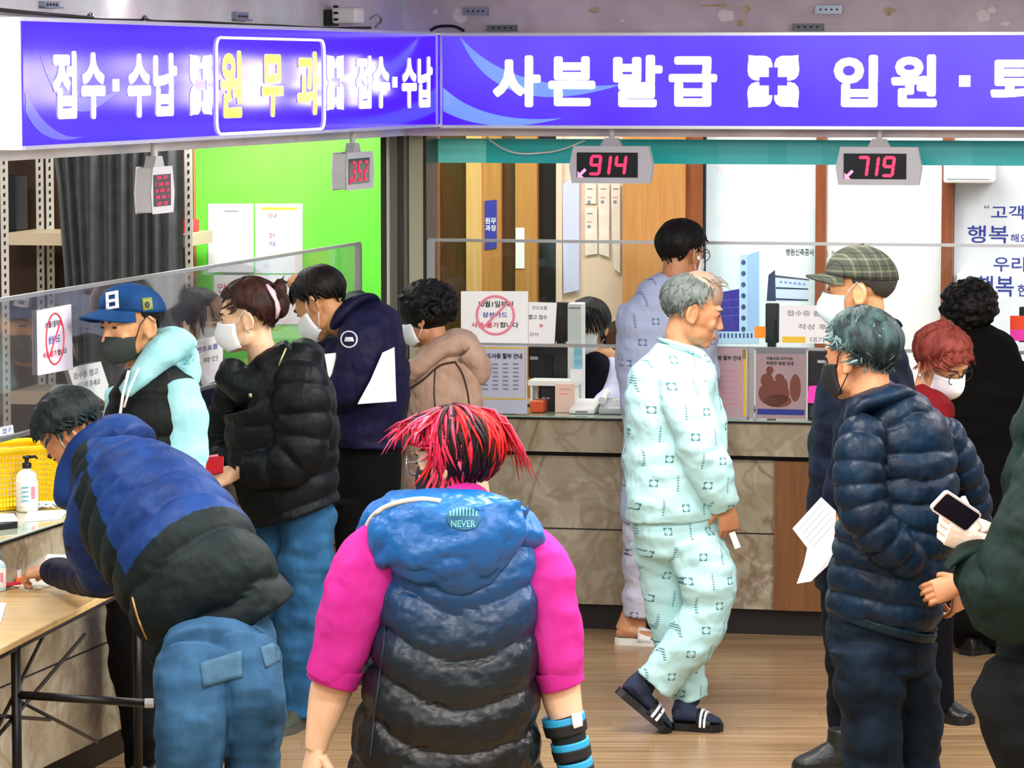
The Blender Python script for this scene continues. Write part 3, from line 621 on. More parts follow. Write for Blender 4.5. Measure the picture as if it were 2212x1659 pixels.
o = block('desk_printer', RF, 1226, 656, 1256, 742, -.38, .1, white_plastic, 'white upright box with a grey top behind the glass beside the seated clerk', 'printer', z0=.929)
lines(o, RF, -.3795, [('-', 1228, 664, 1254, 667, 3)], 'seam'); 
o = block('paper_tray', RF, 1140, 823, 1244, 834, -.14, .14, white_plastic, 'flat white tray shelf under the black monitor', 'tray', .002)
a0, a1, z0, z1 = RF.rect(1143, 823, 1241, 834, -.14)
for a in (a0 + .004, a1 - .012): MB(RF).box(a, a + .008, -.27, -.15, .929, z0 + .002).build('leg', white_plastic, o)
o = block('pen_box', RF, 1168, 836, 1198, 886, -.16, .06, black_plastic, 'small black box standing under the white tray', 'box', .003, .929); lines(o, RF, -.1595, [('-', 1171, 858, 1178, 862, 3), ('-', 1181, 858, 1187, 862, 3)], 'mark')
o = block('note_pad', RF, 1199, 829, 1241, 872, -.1, .01, mat('note_peach', 'f0cdbc', .6), 'peach coloured memo card leaning behind the card reader', 'note', .001, .929)
lines(o, RF, -.0995, [('-', 1208, 840, 1232, 842, 4), ('-', 1208, 850, 1226, 852, 4)], 'printed_line')
o = block('card_dish', RF, 1144, 866, 1174, 884, -.06, .10, mat('dish_orange', 'd8541e', .4), 'low orange dish on the counter left of the black box', 'dish', .008, .929)
r = empty('card_reader', RF.p(RF.hit(1255, 880, .0)[0], -.1, .929), 'white card reader lying on the right counter in front of the clerk', 'card reader')
a0, a1, z0, z1 = RF.rect(1228, 858, 1284, 894, -.05); mb = MB(RF); mb.rings([[(a0, -.05, .929), (a1, -.05, .929), (a1, -.05, .95), (a0, -.05, .948)], [(a0 + .012, -.19, .929), (a1 + .01, -.19, .929), (a1 + .01, -.19, .985), (a0 + .012, -.19, .985)]]); mb.build('body', white_plastic, r, bevel=.006)
mb = MB(RF); mb.box(a0 + .03, a1 - .03, -.052, -.0490, .936, .940); mb.build('slot', black_plastic, r)
r = empty('desk_telephone', RF.p(RF.hit(1318, 880, .0)[0], -.1, .929), 'grey white desk telephone on the counter beside the tall patient', 'telephone')
a0, a1, z0, z1 = RF.rect(1288, 850, 1345, 896, -.05); mb = MB(RF); mb.rings([[(a0 + .01, -.05, .929), (a1, -.05, .929), (a1, -.05, .955), (a0 + .01, -.05, .955)], [(a0, -.2, .929), (a1 + .01, -.2, .929), (a1 + .01, -.2, .99), (a0, -.2, .99)]]); mb.build('body', grey_plastic, r, bevel=.008)
mb = MB(RF); mb.tube([(a0 + .02, -.08, .985), (a0 + .02, -.14, 1.005), (a0 + .02, -.2, 1.01)], [.018, .013, .018], 10); mb.build('handset', white_plastic, r)
mb = MB(RF)
for k in range(3):
    for j in range(4): mb.box(a0 + .05 + k * .018, a0 + .062 + k * .018, -.085 - j * .022, -.098 - j * .022, .962 + j * .005, .968 + j * .005)
mb.build('button', white_plastic, r)
o = sheet(RF, box4(1240, 745, 1258, 802), -.2, 'booklet', 'light blue booklet hanging behind the glass left of the clerk', 'booklet', mat('booklet_blue', '8fd4ee', .5))
o = sheet(RF, box4(1232, 797, 1263, 821), -.19, 'note', 'small white card below the blue booklet', 'note')
monitor(1653, 655, 1682, 741, -.40, 'narrow black screen behind the glass between the building poster and the handwritten board')
o = sheet(RF, box4(1684, 660, 1800, 742), RG, 'note', 'white board note with yellow strip behind the pale blue mask', 'note')
lines(o, RF, RG + .003, [('접수증 뽑고', 1700, 671, 1790, 683, 3), ('작성 후', 1724, 700, 1786, 712, 3), ('-', 1690, 727, 1740, 740, 5), ('대기', 1750, 728, 1780, 740, 3)])
o = sheet(RF, box4(1630, 705, 1654, 730), RG, 'sticky_note', 'orange sticky note on the glass left of the narrow black screen', 'note', mat('sticky_orange', 'ff9a1e', .6))
o = sheet(RF, [(1747, 834), (1772, 832), (1767, 872), (1744, 870)], .036, 'sticky_note', 'hot pink sticky note beside the brown brochure', 'note', mat('sticky_pink', 'ff3cc0', .6))
o = block('payment_terminal', RF, 1745, 758, 1800, 906, -.0, .08, black_plastic, 'tall black payment terminal behind the pink sticky note', 'terminal', .004, .929)
mb = MB(RF); a0, a1, z0, z1 = RF.rect(1766, 778, 1782, 784, .0); mb.box(a0, a1, 0, .002, z0, z1); mb.build('label', grey_plastic, o)
mb = MB(RF); a0, a1, z0, z1 = RF.rect(1750, 876, 1790, 902, .0); mb.box(a0, a1, 0, .002, z0, z1); mb.build('keypad', mat('keypad_slate', '2c3a4c', .4), o)
o = sheet(RF, box4(2182, 682, 2214, 712), RG, 'sticky_note', 'red orange sticky note at the right edge behind the person in black', 'note', mat('sticky_red', 'ff4a20', .6))
o = sheet(RF, box4(2182, 712, 2214, 736), RG, 'sticky_note', 'pink sticky note just under the red orange one at the right edge', 'note', mat('sticky_pink', 'ff3cc0', .6))
o = block('wall_monitor', RF, 2201, 664, 2300, 740, -.42, .04, black_plastic, 'black screen cut off by the right edge behind the person in black', 'monitor', .004)
MB(RF).box(RF.hit(2250, 700, -.44)[0] - .02, RF.hit(2250, 700, -.44)[0] + .02, -.45, -.43, .929, 1.25).build('stand_neck', black_metal, o)
# chair back / wooden desk partition behind the clerk
wp = empty('office_chair', RF.p(RF.hit(1318, 800, -1.0)[0], -1.0, 0), 'brown wooden chair back behind the clerk at the right counter', 'chair')
a0, a1 = RF.hit(1268, 800, -1.0)[0], RF.hit(1346, 800, -1.0)[0]; zc = RF.hit(1310, 716, -1.0)[1]
mb = MB(RF); mb.prism([(a0, .5), (a1, .5), (a1, zc + .06), (a1 - .04, zc + .05), (a0, zc - .02)], (0, -1.0, 0), (1, 0, 0), (0, 0, 1), (0, 1, 0), .04); mb.build('backrest', walnut, wp)
MB(RF).box(a0, a1, -1.0, -.78, .44, .49).build('seat', walnut, wp)
for a in (a0 + .02, a1 - .05):
    for b in (-.99, -.82): MB(RF).box(a, a + .03, b, b + .03, 0, .45).build('leg', walnut, wp)
# ---- wall posters in the room behind
WB = BB + .004
r = empty('wall_poster', RF.p(RF.hit(1640, 500, WB)[0], WB, 0.9), 'large pale blue hospital building poster on the back wall', 'poster')
def wr(u0, v0, u1, v1, b): a0, a1, z0, z1 = RF.rect(u0, v0, u1, v1, b); return a0, a1, z0, z1
a0, a1, z0, z1 = wr(1523, 340, 1761, 760, WB); MB(RF).box(a0, a1, WB, WB + .006, .75, z1).build('sheet', mat('poster_sky', 'd4eef8', .5, var=(1.3, 'f6fbff')), r)
pb = WB + .0065
def blob(mb, pts, mi, k=0): mb.prism(px_poly(RF, pts, pb), (0, pb + .0003 * k, 0), (1, 0, 0), (0, 0, 1), (0, 1, 0), .0006, mi)
mb = MB(RF); blob(mb, [(1552, 358)] + [(1640 + 95 * cos(pi - k * pi / 12), 358 + 36 * sin(k * pi / 12) * (1 + .2 * sin(k * 2))) for k in range(13)] + [(1735, 358)], 0)
mb.build('cloud', [white_paint], r)
mb = MB(RF); blob(mb, [(1540, 634), (1597, 624), (1597, 716), (1540, 716)], 0); blob(mb, [(1598, 552), (1614, 550), (1614, 716), (1598, 716)], 1); blob(mb, [(1614, 552), (1622, 548), (1640, 542), (1640, 716), (1614, 716)], 2)
for k in range(3): blob(mb, [(1545, 650 + k * 17), (1596, 645 + k * 17), (1596, 647 + k * 17), (1545, 652 + k * 17)], 3, 1)
for k in range(7): blob(mb, [(1606 + 5 * cos(j * pi / 5), 567 + k * 24 + 6 * sin(j * pi / 5)) for j in range(10)], 4, 1)
blob(mb, [(1540, 716), (1640, 716), (1640, 742), (1540, 742)], 1)
for k in range(11): blob(mb, [(1546 + k * 8.4, 720), (1550 + k * 8.4, 720), (1550 + k * 8.4, 730), (1546 + k * 8.4, 730)], 4, 1)
mb.build('tower_picture', [mat('print_indigo', '38329c', .5), mat('print_sky', 'b4d8f6', .5), mat('print_sky_deep', '9cc4f2', .5), mat('print_indigo_light', '5a58c0', .5), mat('print_navy', '3c4c84', .5)], r)
mb = MB(RF); blob(mb, [(1656, 650), (1660, 594), (1674, 583), (1676, 650)], 0); blob(mb, [(1674, 594), (1748, 603), (1748, 606), (1674, 599)], 1); blob(mb, [(1676, 600), (1746, 607), (1746, 650), (1676, 650)], 2)
for v in (622, 646): blob(mb, [(1676, v - 2), (1746, v + 1), (1746, v + 4), (1676, v + 2)], 0, 1)
for k in range(6): blob(mb, [(1684 + k * 10, 606 + k), (1690 + k * 10, 607 + k), (1690 + k * 10, 612 + k), (1684 + k * 10, 611 + k)], 3, 1)
mb.build('annex_picture', [mat('print_navy_dark', '26345c', .5), mat('print_grey', '4a5668', .5), mat('print_pale', 'd0e4f8', .5), mat('print_mid', '7ea4dc', .5)], r)
lines(r, RF, pb, [('병원신축공사', 1698, 537, 1758, 552, 0)])
r = empty('wall_poster', RF.p(RF.hit(1900, 500, WB)[0], WB, 0.9), 'blank white poster panel between two brown strips on the back wall', 'poster')
a0, a1, z0, z1 = wr(1784, 340, 2033, 760, WB); MB(RF).box(a0, a1, WB, WB + .006, .75, z1).build('sheet', mat('panel_white', 'f6f8fa', .5), r); lines(r, RF, pb, [('-', 1787, 540, 1788, 556, 3), ('가', 1796, 542, 1803, 552, 0)])
r = empty('wall_poster', RF.p(RF.hit(2180, 500, WB)[0], WB, 0.9), 'pale poster with blue slogan lettering at the right of the back wall', 'poster')
a0, a1, z0, z1 = wr(2061, 340, 2420, 760, WB); MB(RF).box(a0, a1, WB, WB + .006, .75, z1).build('sheet', mat('panel_pale_blue', 'e4ecf8', .5, var=(1, 'f4f6fb')), r)
lines(r, RF, pb, [('“', 2126, 443, 2137, 450, 3), ('고객만족', 2141, 444, 2290, 474, 1), ('행복', 2090, 487, 2178, 525, 1), ('해요', 2183, 505, 2222, 524, 1), ('우리병원', 2146, 555, 2290, 587, 1), ('행복', 2108, 596, 2190, 640, 1), ('한', 2198, 614, 2222, 640, 1)])
o = block('air_conditioner', RF, 2038, 330, 2146, 396, BB + .26, .24, white_plastic, 'white air conditioner box high on the back wall above the slogan poster', 'air conditioner', .012); lines(o, RF, BB + .2605, [('-', 2045, 386, 2138, 388, 3)], 'vent')
o = block('dispenser', RF, 2066, 590, 2096, 640, BB + .08, .07, white_plastic, 'small white dispenser on the back wall behind the black curly hair', 'dispenser', .01)
o = sheet(RF, [(1047, 434), (1073, 431), (1073, 536), (1047, 540)], BB + .052, 'door_sign', 'narrow blue door sign with white lettering on the wood panel', 'sign', mat('sign_indigo', '3d3aa8', .4)); lines(o, RF, BB + .0555, [('원무', 1048, 470, 1072, 484, 0), ('과장', 1048, 486, 1072, 499, 0)], m=[paper], bold=.02)
o = sheet(RF, box4(1114, 492, 1133, 580), BB + .062, 'door_notice', 'narrow white notice strip on the wooden door', 'notice', paper)
o = sheet(RF, [(1216, 398), (1252, 376), (1252, 626), (1218, 634)], BB + .03, 'wall_chart', 'tall lilac wall chart beside the pinned papers', 'chart', mat('chart_lilac', 'c4c6ec', .5, var=(2, 'd8d4f0')), .012)
for k, (q, lb) in enumerate((([(1264, 395), (1288, 395), (1288, 440), (1264, 440)], 'small pale paper pinned above the others left of the wood panel'), ([(1264, 448), (1290, 448), (1291, 548), (1264, 552)], 'framed pale document on the pink wall below the nine one four display'), ([(1293, 395), (1317, 395), (1316, 556), (1294, 548)], 'long pinned paper in the middle of the board'), ([(1320, 395), (1340, 395), (1340, 590), (1326, 580), (1322, 500)], 'long pinned paper touching the wood panel'))):
    o = sheet(RF, q, BB + .024 + .004 * k, 'pinned_paper', lb, 'paper', mat('paper_cream', 'efe0d6', .6, var=(12, 'e4cfc6')), .004, 'papers on the pink wall'); u, v = q[0]
    lines(o, RF, BB + .0285 + .004 * k, [('-', u + 4, v + 12, u + 16, v + 14, 3), ('-', u + 4, v + 30, u + 14, v + 32, 4), ('-', u + 5, v + 38, u + 12, v + 44, 3)], 'printed_line')

# ================================================================ left counter top
CT = .929
def cp(u, v, z=CT): return onz(u, v, z)
yel = mat('basket_yellow', 'ffd60a', .4); 
bc = cp(45, 1096); r = empty('plastic_basket', bc, 'yellow perforated plastic basket on the left counter behind the sanitizer bottle', 'basket')
ang = rad(38); ex, ey = V((cos(ang), sin(ang), 0)), V((-sin(ang), cos(ang), 0)); bo = cp(147, 1093) - ex * .34 + ey * .02
def bp_(a, b, z): return bo + ex * a + ey * b + V((0, 0, z))
W_, D_, H_ = .34, .24, .20
def bar(mb, p, q, r_): mb.tube([p, q], r_, 4)
def side(p0, p1, name):
    mb = MB(); d_ = p1 - p0; n = max(int(d_.length / .0125), 6)
    for k in range(n + 1): bar(mb, p0 + d_ * k / n + V((0, 0, .012)), p0 + d_ * k / n + V((0, 0, H_ - .012)), .0026)
    for k in range(11): z = .012 + (H_ - .024) * k / 10; bar(mb, p0 + V((0, 0, z)), p1 + V((0, 0, z)), .0026)
    mb.build(name, yel, r)
side(bp_(0, 0, 0), bp_(W_, 0, 0), 'side_panel'); side(bp_(W_, 0, 0), bp_(W_, D_, 0), 'side_panel'); side(bp_(W_, D_, 0), bp_(0, D_, 0), 'side_panel'); side(bp_(0, D_, 0), bp_(0, 0, 0), 'side_panel')
mb = MB(); cs = [bp_(0, 0, H_), bp_(W_, 0, H_), bp_(W_, D_, H_), bp_(0, D_, H_), bp_(0, 0, H_)]; mb.tube(cs, .011, 8); mb.build('rim', yel, r)
mb = MB(); mb.add([bp_(0, 0, .001), bp_(W_, 0, .001), bp_(W_, D_, .001), bp_(0, D_, .001), bp_(0, 0, .010), bp_(W_, 0, .010), bp_(W_, D_, .010), bp_(0, D_, .010)], [(3, 2, 1, 0), (4, 5, 6, 7), (0, 1, 5, 4), (1, 2, 6, 5), (2, 3, 7, 6), (3, 0, 4, 7)]); mb.build('bottom', yel, r)
mb = MB()
for p in cs[:4]: mb.tube([p - V((0, 0, H_ - .004)), p], .011, 8)
mb.build('corner_post', yel, r)
o = MB(LF); aa = LF.hit(84, 980, -.64)[0]; ab = LF.hit(-160, 980, -.64)[0]; o.box(aa, ab, -.66, -.63, CT, LF.hit(0, 968, -.64)[1]); o = o.build('cardboard_divider', mat('divider_beige', 'e8c088', .6), origin=LF.p((aa + ab) / 2, -.44, CT), bevel=.003); tag(o, 'beige low divider board standing behind the yellow basket', 'divider')
def bottle(p, r_, h_, label, body_m, pump=True, name='sanitizer_bottle', cap_m=None):
    r = empty(name, p, label, 'bottle'); mb = MB(); mb.lathe(p, ((.001, 0), (r_ * .95, 0), (r_, .006), (r_, h_ * .62), (r_ * .8, h_ * .70), (r_ * .38, h_ * .76), (r_ * .36, h_ * .80), (.001, h_ * .80)), 24); mb.build('body', body_m, r, smooth=True)
    mb = MB(); mb.lathe(p, ((r_ * 1.01, h_ * .10), (r_ * 1.015, h_ * .11), (r_ * 1.015, h_ * .55), (r_ * 1.01, h_ * .56), (r_ * .99, h_ * .56), (r_ * .99, h_ * .10)), 24); lb = mb.build('label', paper, r, smooth=True)
    mb = MB(); f0 = V((.35, -.93, 0)); sd = V((.93, .35, 0))
    for k in range(4): mb.prism([(-r_ * .7, h_ * (.2 + .08 * k)), (-r_ * .1, h_ * (.2 + .08 * k)), (-r_ * .1, h_ * (.22 + .08 * k)), (-r_ * .7, h_ * (.22 + .08 * k))], p + f0 * r_ * .90, sd, V((0, 0, 1)), f0, r_ * .15)
    mb.build('printed_line', mat('print_teal', '3cb0b8', .5), lb); mb = MB(); mb.prism([(r_ * .15, h_ * .24), (r_ * .5, h_ * .24), (r_ * .5, h_ * .46), (r_ * .15, h_ * .46)], p + f0 * r_ * .88, sd, V((0, 0, 1)), f0, r_ * .15); mb.build('printed_mark', ink_pink, lb)
    mb = MB()
    if pump:
        mb.lathe(p + V((0, 0, h_ * .78)), ((.001, 0), (r_ * .42, 0), (r_ * .42, h_ * .09), (r_ * .2, h_ * .10), (r_ * .2, h_ * .17), (r_ * .36, h_ * .17), (r_ * .36, h_ * .215), (.001, h_ * .22)), 16); q = p + V((0, 0, h_ * .98)); mb.tube([q, q + V((.03, -.004, .002)), q + V((.036, -.004, -.006))], [.006, .005, .004], 8)
    else: mb.lathe(p + V((0, 0, h_ * .78)), ((.001, 0), (r_ * .5, 0), (r_ * .5, h_ * .2), (.001, h_ * .2)), 16)
    mb.build('pump' if pump else 'cap', cap_m or black_plastic, r, smooth=True); return r
clearb = mat('bottle_clear', 'e8ece0', .15, spec=.6)
bottle(cp(59, 1104), .037, .186, 'clear hand sanitizer bottle with black pump in front of the yellow basket', clearb)
mb = MB(); R_ = random.Random(5); c0 = cp(100, 1100); pts = []
for k in range(60): pts.append(c0 + V((.045 * sin(k * .9) * R_.uniform(.5, 1), .03 * cos(k * 1.3) * R_.uniform(.5, 1), .006 + .018 * abs(sin(k * .7)))))
o = MB().tube(pts, .003, 5).build('mask_strings', paper, origin=c0, smooth=True); tag(o, 'tangle of white cord lying on the counter right of the sanitizer bottle', 'cord')
r = empty('keyboard', cp(0, 1135), 'dark keyboard with white paper on it at the left end of the counter', 'keyboard')
def flat(name, pts, z0, th, m, parent=None, label=None, cat=None, group=None):   # a flat slab whose outline is given where it lies at height z0
    P_ = [onz(u, v, z0) for u, v in pts]; n = len(P_); mb = MB(); mb.add(P_ + [p + V((0, 0, th)) for p in P_], [tuple(range(n))[::-1], tuple(range(n, 2 * n))] + [(i, (i + 1) % n, n + (i + 1) % n, n + i) for i in range(n)])
    o = mb.build(name, m, parent, origin=None if parent else sum(P_, V((0, 0, 0))) / n); return tag(o, label, cat, group) if label else o
flat('base', [(-60, 1128), (35, 1118), (38, 1140), (-60, 1152)], CT, .018, black_plastic, r); flat('paper', [(-30, 1112), (30, 1112), (40, 1126), (-30, 1130)], CT + .02, .004, paper, r)
flat('paper_sheet', [(60, 1105), (150, 1102), (130, 1122), (50, 1128)], CT, .002, paper, None, 'white sheet lying flat on the counter in front of the basket', 'paper')
o = block('packet', LFx, 470, 925, 497, 985, -.12, .05, mat('packet_olive', 'b8b078', .5), 'small olive packet on the left counter between the dark vest and black puffer', 'packet', .004, CT)
o = block('card_terminal', LFx, 440, 950, 462, 1000, -.03, .06, black_plastic, 'black card terminal on the left counter by the hand with the wallet', 'terminal', .004, CT)
# ---- the writing table
TZ = .767
t0 = LF.hit(40, 1300, .45)[0]
r = empty('writing_table', onz(40, 1380, TZ) - V((0, 0, TZ)), 'narrow wood topped writing table with thin black metal frame at the left', 'table')
q0 = onz(30, 1385, TZ); q1 = onz(228, 1284, TZ); e_ = (q1 - q0).normalized(); n_ = V((e_.y, -e_.x, 0));  n_ = n_ if n_.x > 0 else -n_
def tp_(s, o_, z): return q0 + e_ * s + n_ * o_ + V((0, 0, z - TZ))
s0, s1, dep = -.62, 1.35, .40
mb = MB(); ol = [(s0, 0), (-.04, 0), (-.01, -.01), (.0, 0)] ; ol = [(s0, -.0), (s1, -.0), (s1, -dep), (s0, -dep)]
vs = [tp_(s, o_, TZ) for s, o_ in ol] + [tp_(s, o_, TZ - .022) for s, o_ in ol]; mb.add(vs, [(0, 1, 2, 3), (7, 6, 5, 4), (0, 4, 5, 1), (1, 5, 6, 2), (2, 6, 7, 3), (3, 7, 4, 0)]); mb.build('tabletop', table_wood, r, bevel=.004)
def rod(name, a, b, rr=.011, n=8): MB().tube([a, b], rr, n).build(name, black_metal, r, smooth=True)
rod('edge_rail', tp_(s0, -.012, TZ - .030), tp_(s1, -.012, TZ - .030), .008)
for s in (.06, 1.3):
    for o_ in (-.015, -dep + .02): rod('leg', tp_(s, o_, 0), tp_(s, o_, TZ - .022), .0145)
rod('leg', tp_(s0 + .02, -.015, 0), tp_(s0 + .02, -.015, TZ - .022), .0145)
fr_ = tp_(.06, -.015, .60); rod('lower_rail', fr_, onz(316, 1519, .585), .0125)
for a, b in (((.36, .72), (-.30, .42)), ((.78, .66), (-.40, .44)), ((-.35, .62), (.42, .46)), ((.1, .58), (.9, .30))): rod('brace', tp_(a[0], -.03, a[1]), tp_(b[0], -.03, b[1]), .006)
MB().lathe(onz(316, 1519, .585), ((.001, -.004), (.014, -.004), (.014, .02), (.001, .02)), 12, 0, Matrix.Rotation(pi / 2, 3, 'Y')).build('rail_cap', grey_plastic, r)
TT = TZ + .001
pb0 = [onz(56, 1246, TT), onz(156, 1244, TT)]; pt0 = [lfp(80, 1180, .012), lfp(160, 1184, .012)]; P_ = [pb0[0], pb0[1], pt0[1], pt0[0]]; mb = MB(); mb.add(P_ + [p + V((-.002, .004, .004)) for p in P_], [(0, 1, 2, 3), (7, 6, 5, 4)] + [(i, (i + 1) % 4, 4 + (i + 1) % 4, 4 + i) for i in range(4)])
tag(mb.build('writing_pad', paper, origin=pb0[0]), 'white form leaning against the marble under the hand of the bending writer', 'paper')
flat('paper_sheet', [(14, 1262), (90, 1248), (152, 1256), (60, 1278)], TT, .003, mat('paper_yellow_edge', 'eef4e4', .6), None, 'loose paper near the table edge below the writing hand', 'paper')
flat('paper_sheet', [(-60, 1300), (14, 1305), (2, 1345), (-60, 1350)], TT, .003, paper, None, 'white paper at the left edge of the wooden table', 'paper')
o = MB().tube([onz(112, 1190, TT + .03), onz(152, 1206, TT + .012)], [.0045, .004], 8).build('pen', mat('pen_white', 'd8e4e8', .3), origin=onz(130, 1200, TT)); tag(o, 'white pen leaning over the form on the table', 'pen')
MB().tube([onz(106, 1187, TT + .034), onz(112, 1190, TT + .03)], .005, 8).build('tip', black_plastic, o)
bottle(onz(-6, 1276, TT), .028, .13, 'pale blue bottle cut off by the left edge on the table', mat('bottle_blue', 'bfe0ea', .2), False, 'gel_bottle', mat('cap_blue_grey', '5c8894', .4))
r = empty('tissue_box', onz(30, 1260, TT), 'small white box with red print and an orange corner on the table', 'box')
for nm, pts, h_, m_ in (('body', [(8, 1266), (46, 1262), (48, 1249), (12, 1254)], .045, mat('box_white', 'e8e6ea', .5)), ('orange_flap', [(34, 1266), (56, 1262), (57, 1255), (36, 1257)], .022, mat('box_orange', 'f06a28', .5))): flat(nm, pts, TT, h_, m_, r)
flat('red_band', [(7, 1267), (46, 1263), (46, 1261), (7, 1264)], TT + .012, .008, ink_red, r)
# ================================================================ things held in the hands
r = empty('wallet', at(455, 1002, 12.5), 'red wallet held by the woman in the black puffer jacket', 'wallet')
mb = MB(); c0 = at(456, 1008, 12.48); mb.prism([(-.045, -.03), (.04, -.022), (.045, .03), (-.03, .034)], c0, V((.95, -.2, .15)), V((-.1, .25, .96)), V((.1, .93, -.25)), .018); mb.build('body', mat('wallet_red', 'b80c22', .4), r, bevel=.003)
mb = MB(); mb.prism([(-.04, .03), (.03, .034), (.03, .042), (-.04, .04)], c0 + V((0, .008, .0)), V((.95, -.2, .15)), V((-.1, .25, .96)), V((.1, .93, -.25)), .002); mb.build('card', ink_pink, r)
r = empty('document', at(830, 810, 13.4), 'white papers clamped under the arm of the navy jacket', 'paper')
mb = MB(); P_ = [at(u, v, d_) for u, v, d_ in ((852, 750, 13.36), (856, 867, 13.36), (772, 873, 13.33), (800, 822, 13.34), (826, 762, 13.36))]; n = 5
mb.add(P_ + [p + V((0, .012, 0)) for p in P_], [(0, 1, 2, 3, 4), (9, 8, 7, 6, 5)] + [(i, (i + 1) % n, n + (i + 1) % n, n + i) for i in range(n)]); mb.build('sheet', mat('paper_cool', 'eaf2fa', .6), r)
mb = MB(); P_ = [at(u, v, d_) for u, v, d_ in ((701, 765, 13.4), (732, 762, 13.4), (730, 800, 13.4), (712, 832, 13.4))]; n = 4
mb.add(P_ + [p + V((0, .012, 0)) for p in P_], [(0, 1, 2, 3), (7, 6, 5, 4)] + [(i, (i + 1) % n, n + (i + 1) % n, n + i) for i in range(n)]); mb.build('front_sheet', paper, r)
r = empty('document', at(1760, 1170, 11.65), 'folded white form held low beside the checked cap wearer', 'paper')
up_ = [(1774, 1074, 11.62), (1712, 1142, 11.6), (1744, 1184, 11.62), (1800, 1190, 11.66), (1806, 1104, 11.66)]; lo_ = [(1744, 1184, 11.62), (1736, 1220, 11.6), (1721, 1261, 11.58), (1752, 1256, 11.62), (1788, 1222, 11.66), (1802, 1190, 11.66)]
for nm, q in (('sheet', up_), ('folded_sheet', lo_)):
    P_ = [at(*k) for k in q]; n = len(P_); mb = MB(); mb.add(P_ + [p + V((0, .003, 0)) for p in P_], [tuple(range(n)), tuple(range(n, 2 * n))[::-1]] + [(i, (i + 1) % n, n + (i + 1) % n, n + i) for i in range(n)]); so = mb.build(nm, mat('paper_form', 'e8f0fa', .6), r)
    if nm == 'sheet':
        mb = MB()
        for k in range(5):
            a_ = V(at(1724 + k * 8, 1146 + k * 9, 11.598)); b_ = V(at(1776 + k * 7, 1088 + k * 10, 11.612)); mb.tube([a_, b_], .0008, 4)
        mb.build('printed_line', ink_grey, so)
o = MB(); a_, b_ = at(1581, 1150, 12.36), at(1594, 1184, 12.36); ex = V((1, 0, .0)); d_ = (b_ - a_); dn_ = d_.normalized(); sd = dn_.cross(V((0, 1, 0))).normalized()
o.prism([(-.011, 0), (.011, 0), (.011, d_.length), (-.011, d_.length)], a_, sd, dn_, V((0, 1, 0)), .003); o = o.build('paper_slip', paper, origin=a_); tag(o, 'little white queue slip hanging from the old patient\'s hand', 'slip')
ph = empty('smartphone', at(2075, 1110, 9.6), 'smartphone with white case held at the right edge', 'phone')
c0 = at(2066, 1106, 9.66); yv = (at(2018, 1076, 9.60) - at(2118, 1142, 9.70)).normalized(); xv = V((.80, .10, .30)); xv = (xv - yv * xv.dot(yv)).normalized(); zv = xv.cross(yv)
if zv.y > 0: zv = -zv
def rr_poly(w2, h2, r_): return [(sx * (w2 - r_) + r_ * cos(a), sy * (h2 - r_) + r_ * sin(a)) for sx, sy, a0 in ((1, 1, 0), (-1, 1, pi / 2), (-1, -1, pi), (1, -1, 1.5 * pi)) for a in [a0 + k * pi / 8 for k in range(5)]]
mb = MB(); mb.prism(rr_poly(.034, .076, .010), c0, xv, yv, -zv, .011); mb.build('case', mat('phone_case', 'f2e4e8', .4), ph, bevel=.002)
mb = MB(); mb.prism(rr_poly(.0305, .0725, .008), c0 + zv * .0004, xv, yv, zv, .0008); mb.build('screen', mat('phone_screen', '1c1722', .12), ph)
# ================================================================ people: helpers
skin = mat('skin_warm', 'c98f66', .5, bump=(60, .08), var=(8, 'b97c56')); skin_pale = mat('skin_pale', 'ecc6a4', .5, bump=(60, .06), var=(8, 'e0b48e'))
skin_tan = mat('skin_tan', '99623c', .5, bump=(60, .08), var=(8, '85502f')); skin_mid = mat('skin_mid', 'd9a070', .5, bump=(60, .08), var=(8, 'c68c5c'))
eye_dark = mat('eye_dark', '140c0a', .2); lip_m = mat('lips', 'a4564a', .45)
mask_white = mat('mask_white', 'eef2f6', .7, bump=(90, .06)); mask_black = mat('mask_black', '0e1012', .7); mask_grey = mat('mask_dark_green', '26302c', .7, bump=(90, .1))
sock_m = mat('sock_navy', '1e2a44', .8, bump=(200, .1)); sole_black = mat('sole_black', '0b0b0d', .5)
def dim(c, k): return ''.join('%02x' % int(int(c[i:i + 2], 16) * k) for i in (0, 2, 4))
def fabric(name, col, rough=.8, wr=(14, .35), col2=None, sheen=0):
    if max(int(col[i:i + 2], 16) for i in (0, 2, 4)) < 0xa0: col, col2 = dim(col, .70), dim(col2 or col, .78)
    return mat(name, col, rough, spec=.16, bump=(wr[0], wr[1] * 1.6, (1, 1, .5)), var=(9, col2 or col), sheen=sheen)
def denim(name, c1, c2):
    c1, c2 = dim(c1, .78), dim(c2, .70); return mat(name, c1, .85, spec=.15, bump=(11, .9, (1, 1, .5)), var=(7, c2, (1.4, 1.4, .6), .35, .75))
def cr(p, t):                            # Catmull-Rom over a list of tuples
    n = len(p); i = min(int(t), n - 2); s = t - i; a, b, c, d = p[max(i - 1, 0)], p[i], p[i + 1], p[min(i + 2, n - 1)]
    return [.5 * (2 * b[k] + (c[k] - a[k]) * s + (2 * a[k] - 5 * b[k] + 4 * c[k] - d[k]) * s * s + (3 * b[k] - a[k] - 3 * c[k] + d[k]) * s ** 3) for k in range(len(b))]
def quilt(per, amp, chev=0.0, off=0.0, wob=0.0):
    def f(s, th, p):
        q = (s + off + chev * abs(cos(th)) + wob * noise.noise(p * 9)) / per; fr = q - math.floor(q)
        return amp * (math.sqrt(max(0, 1 - (2 * fr - 1) ** 2)) - .6 + .12 * noise.noise(p * 38))
    return f
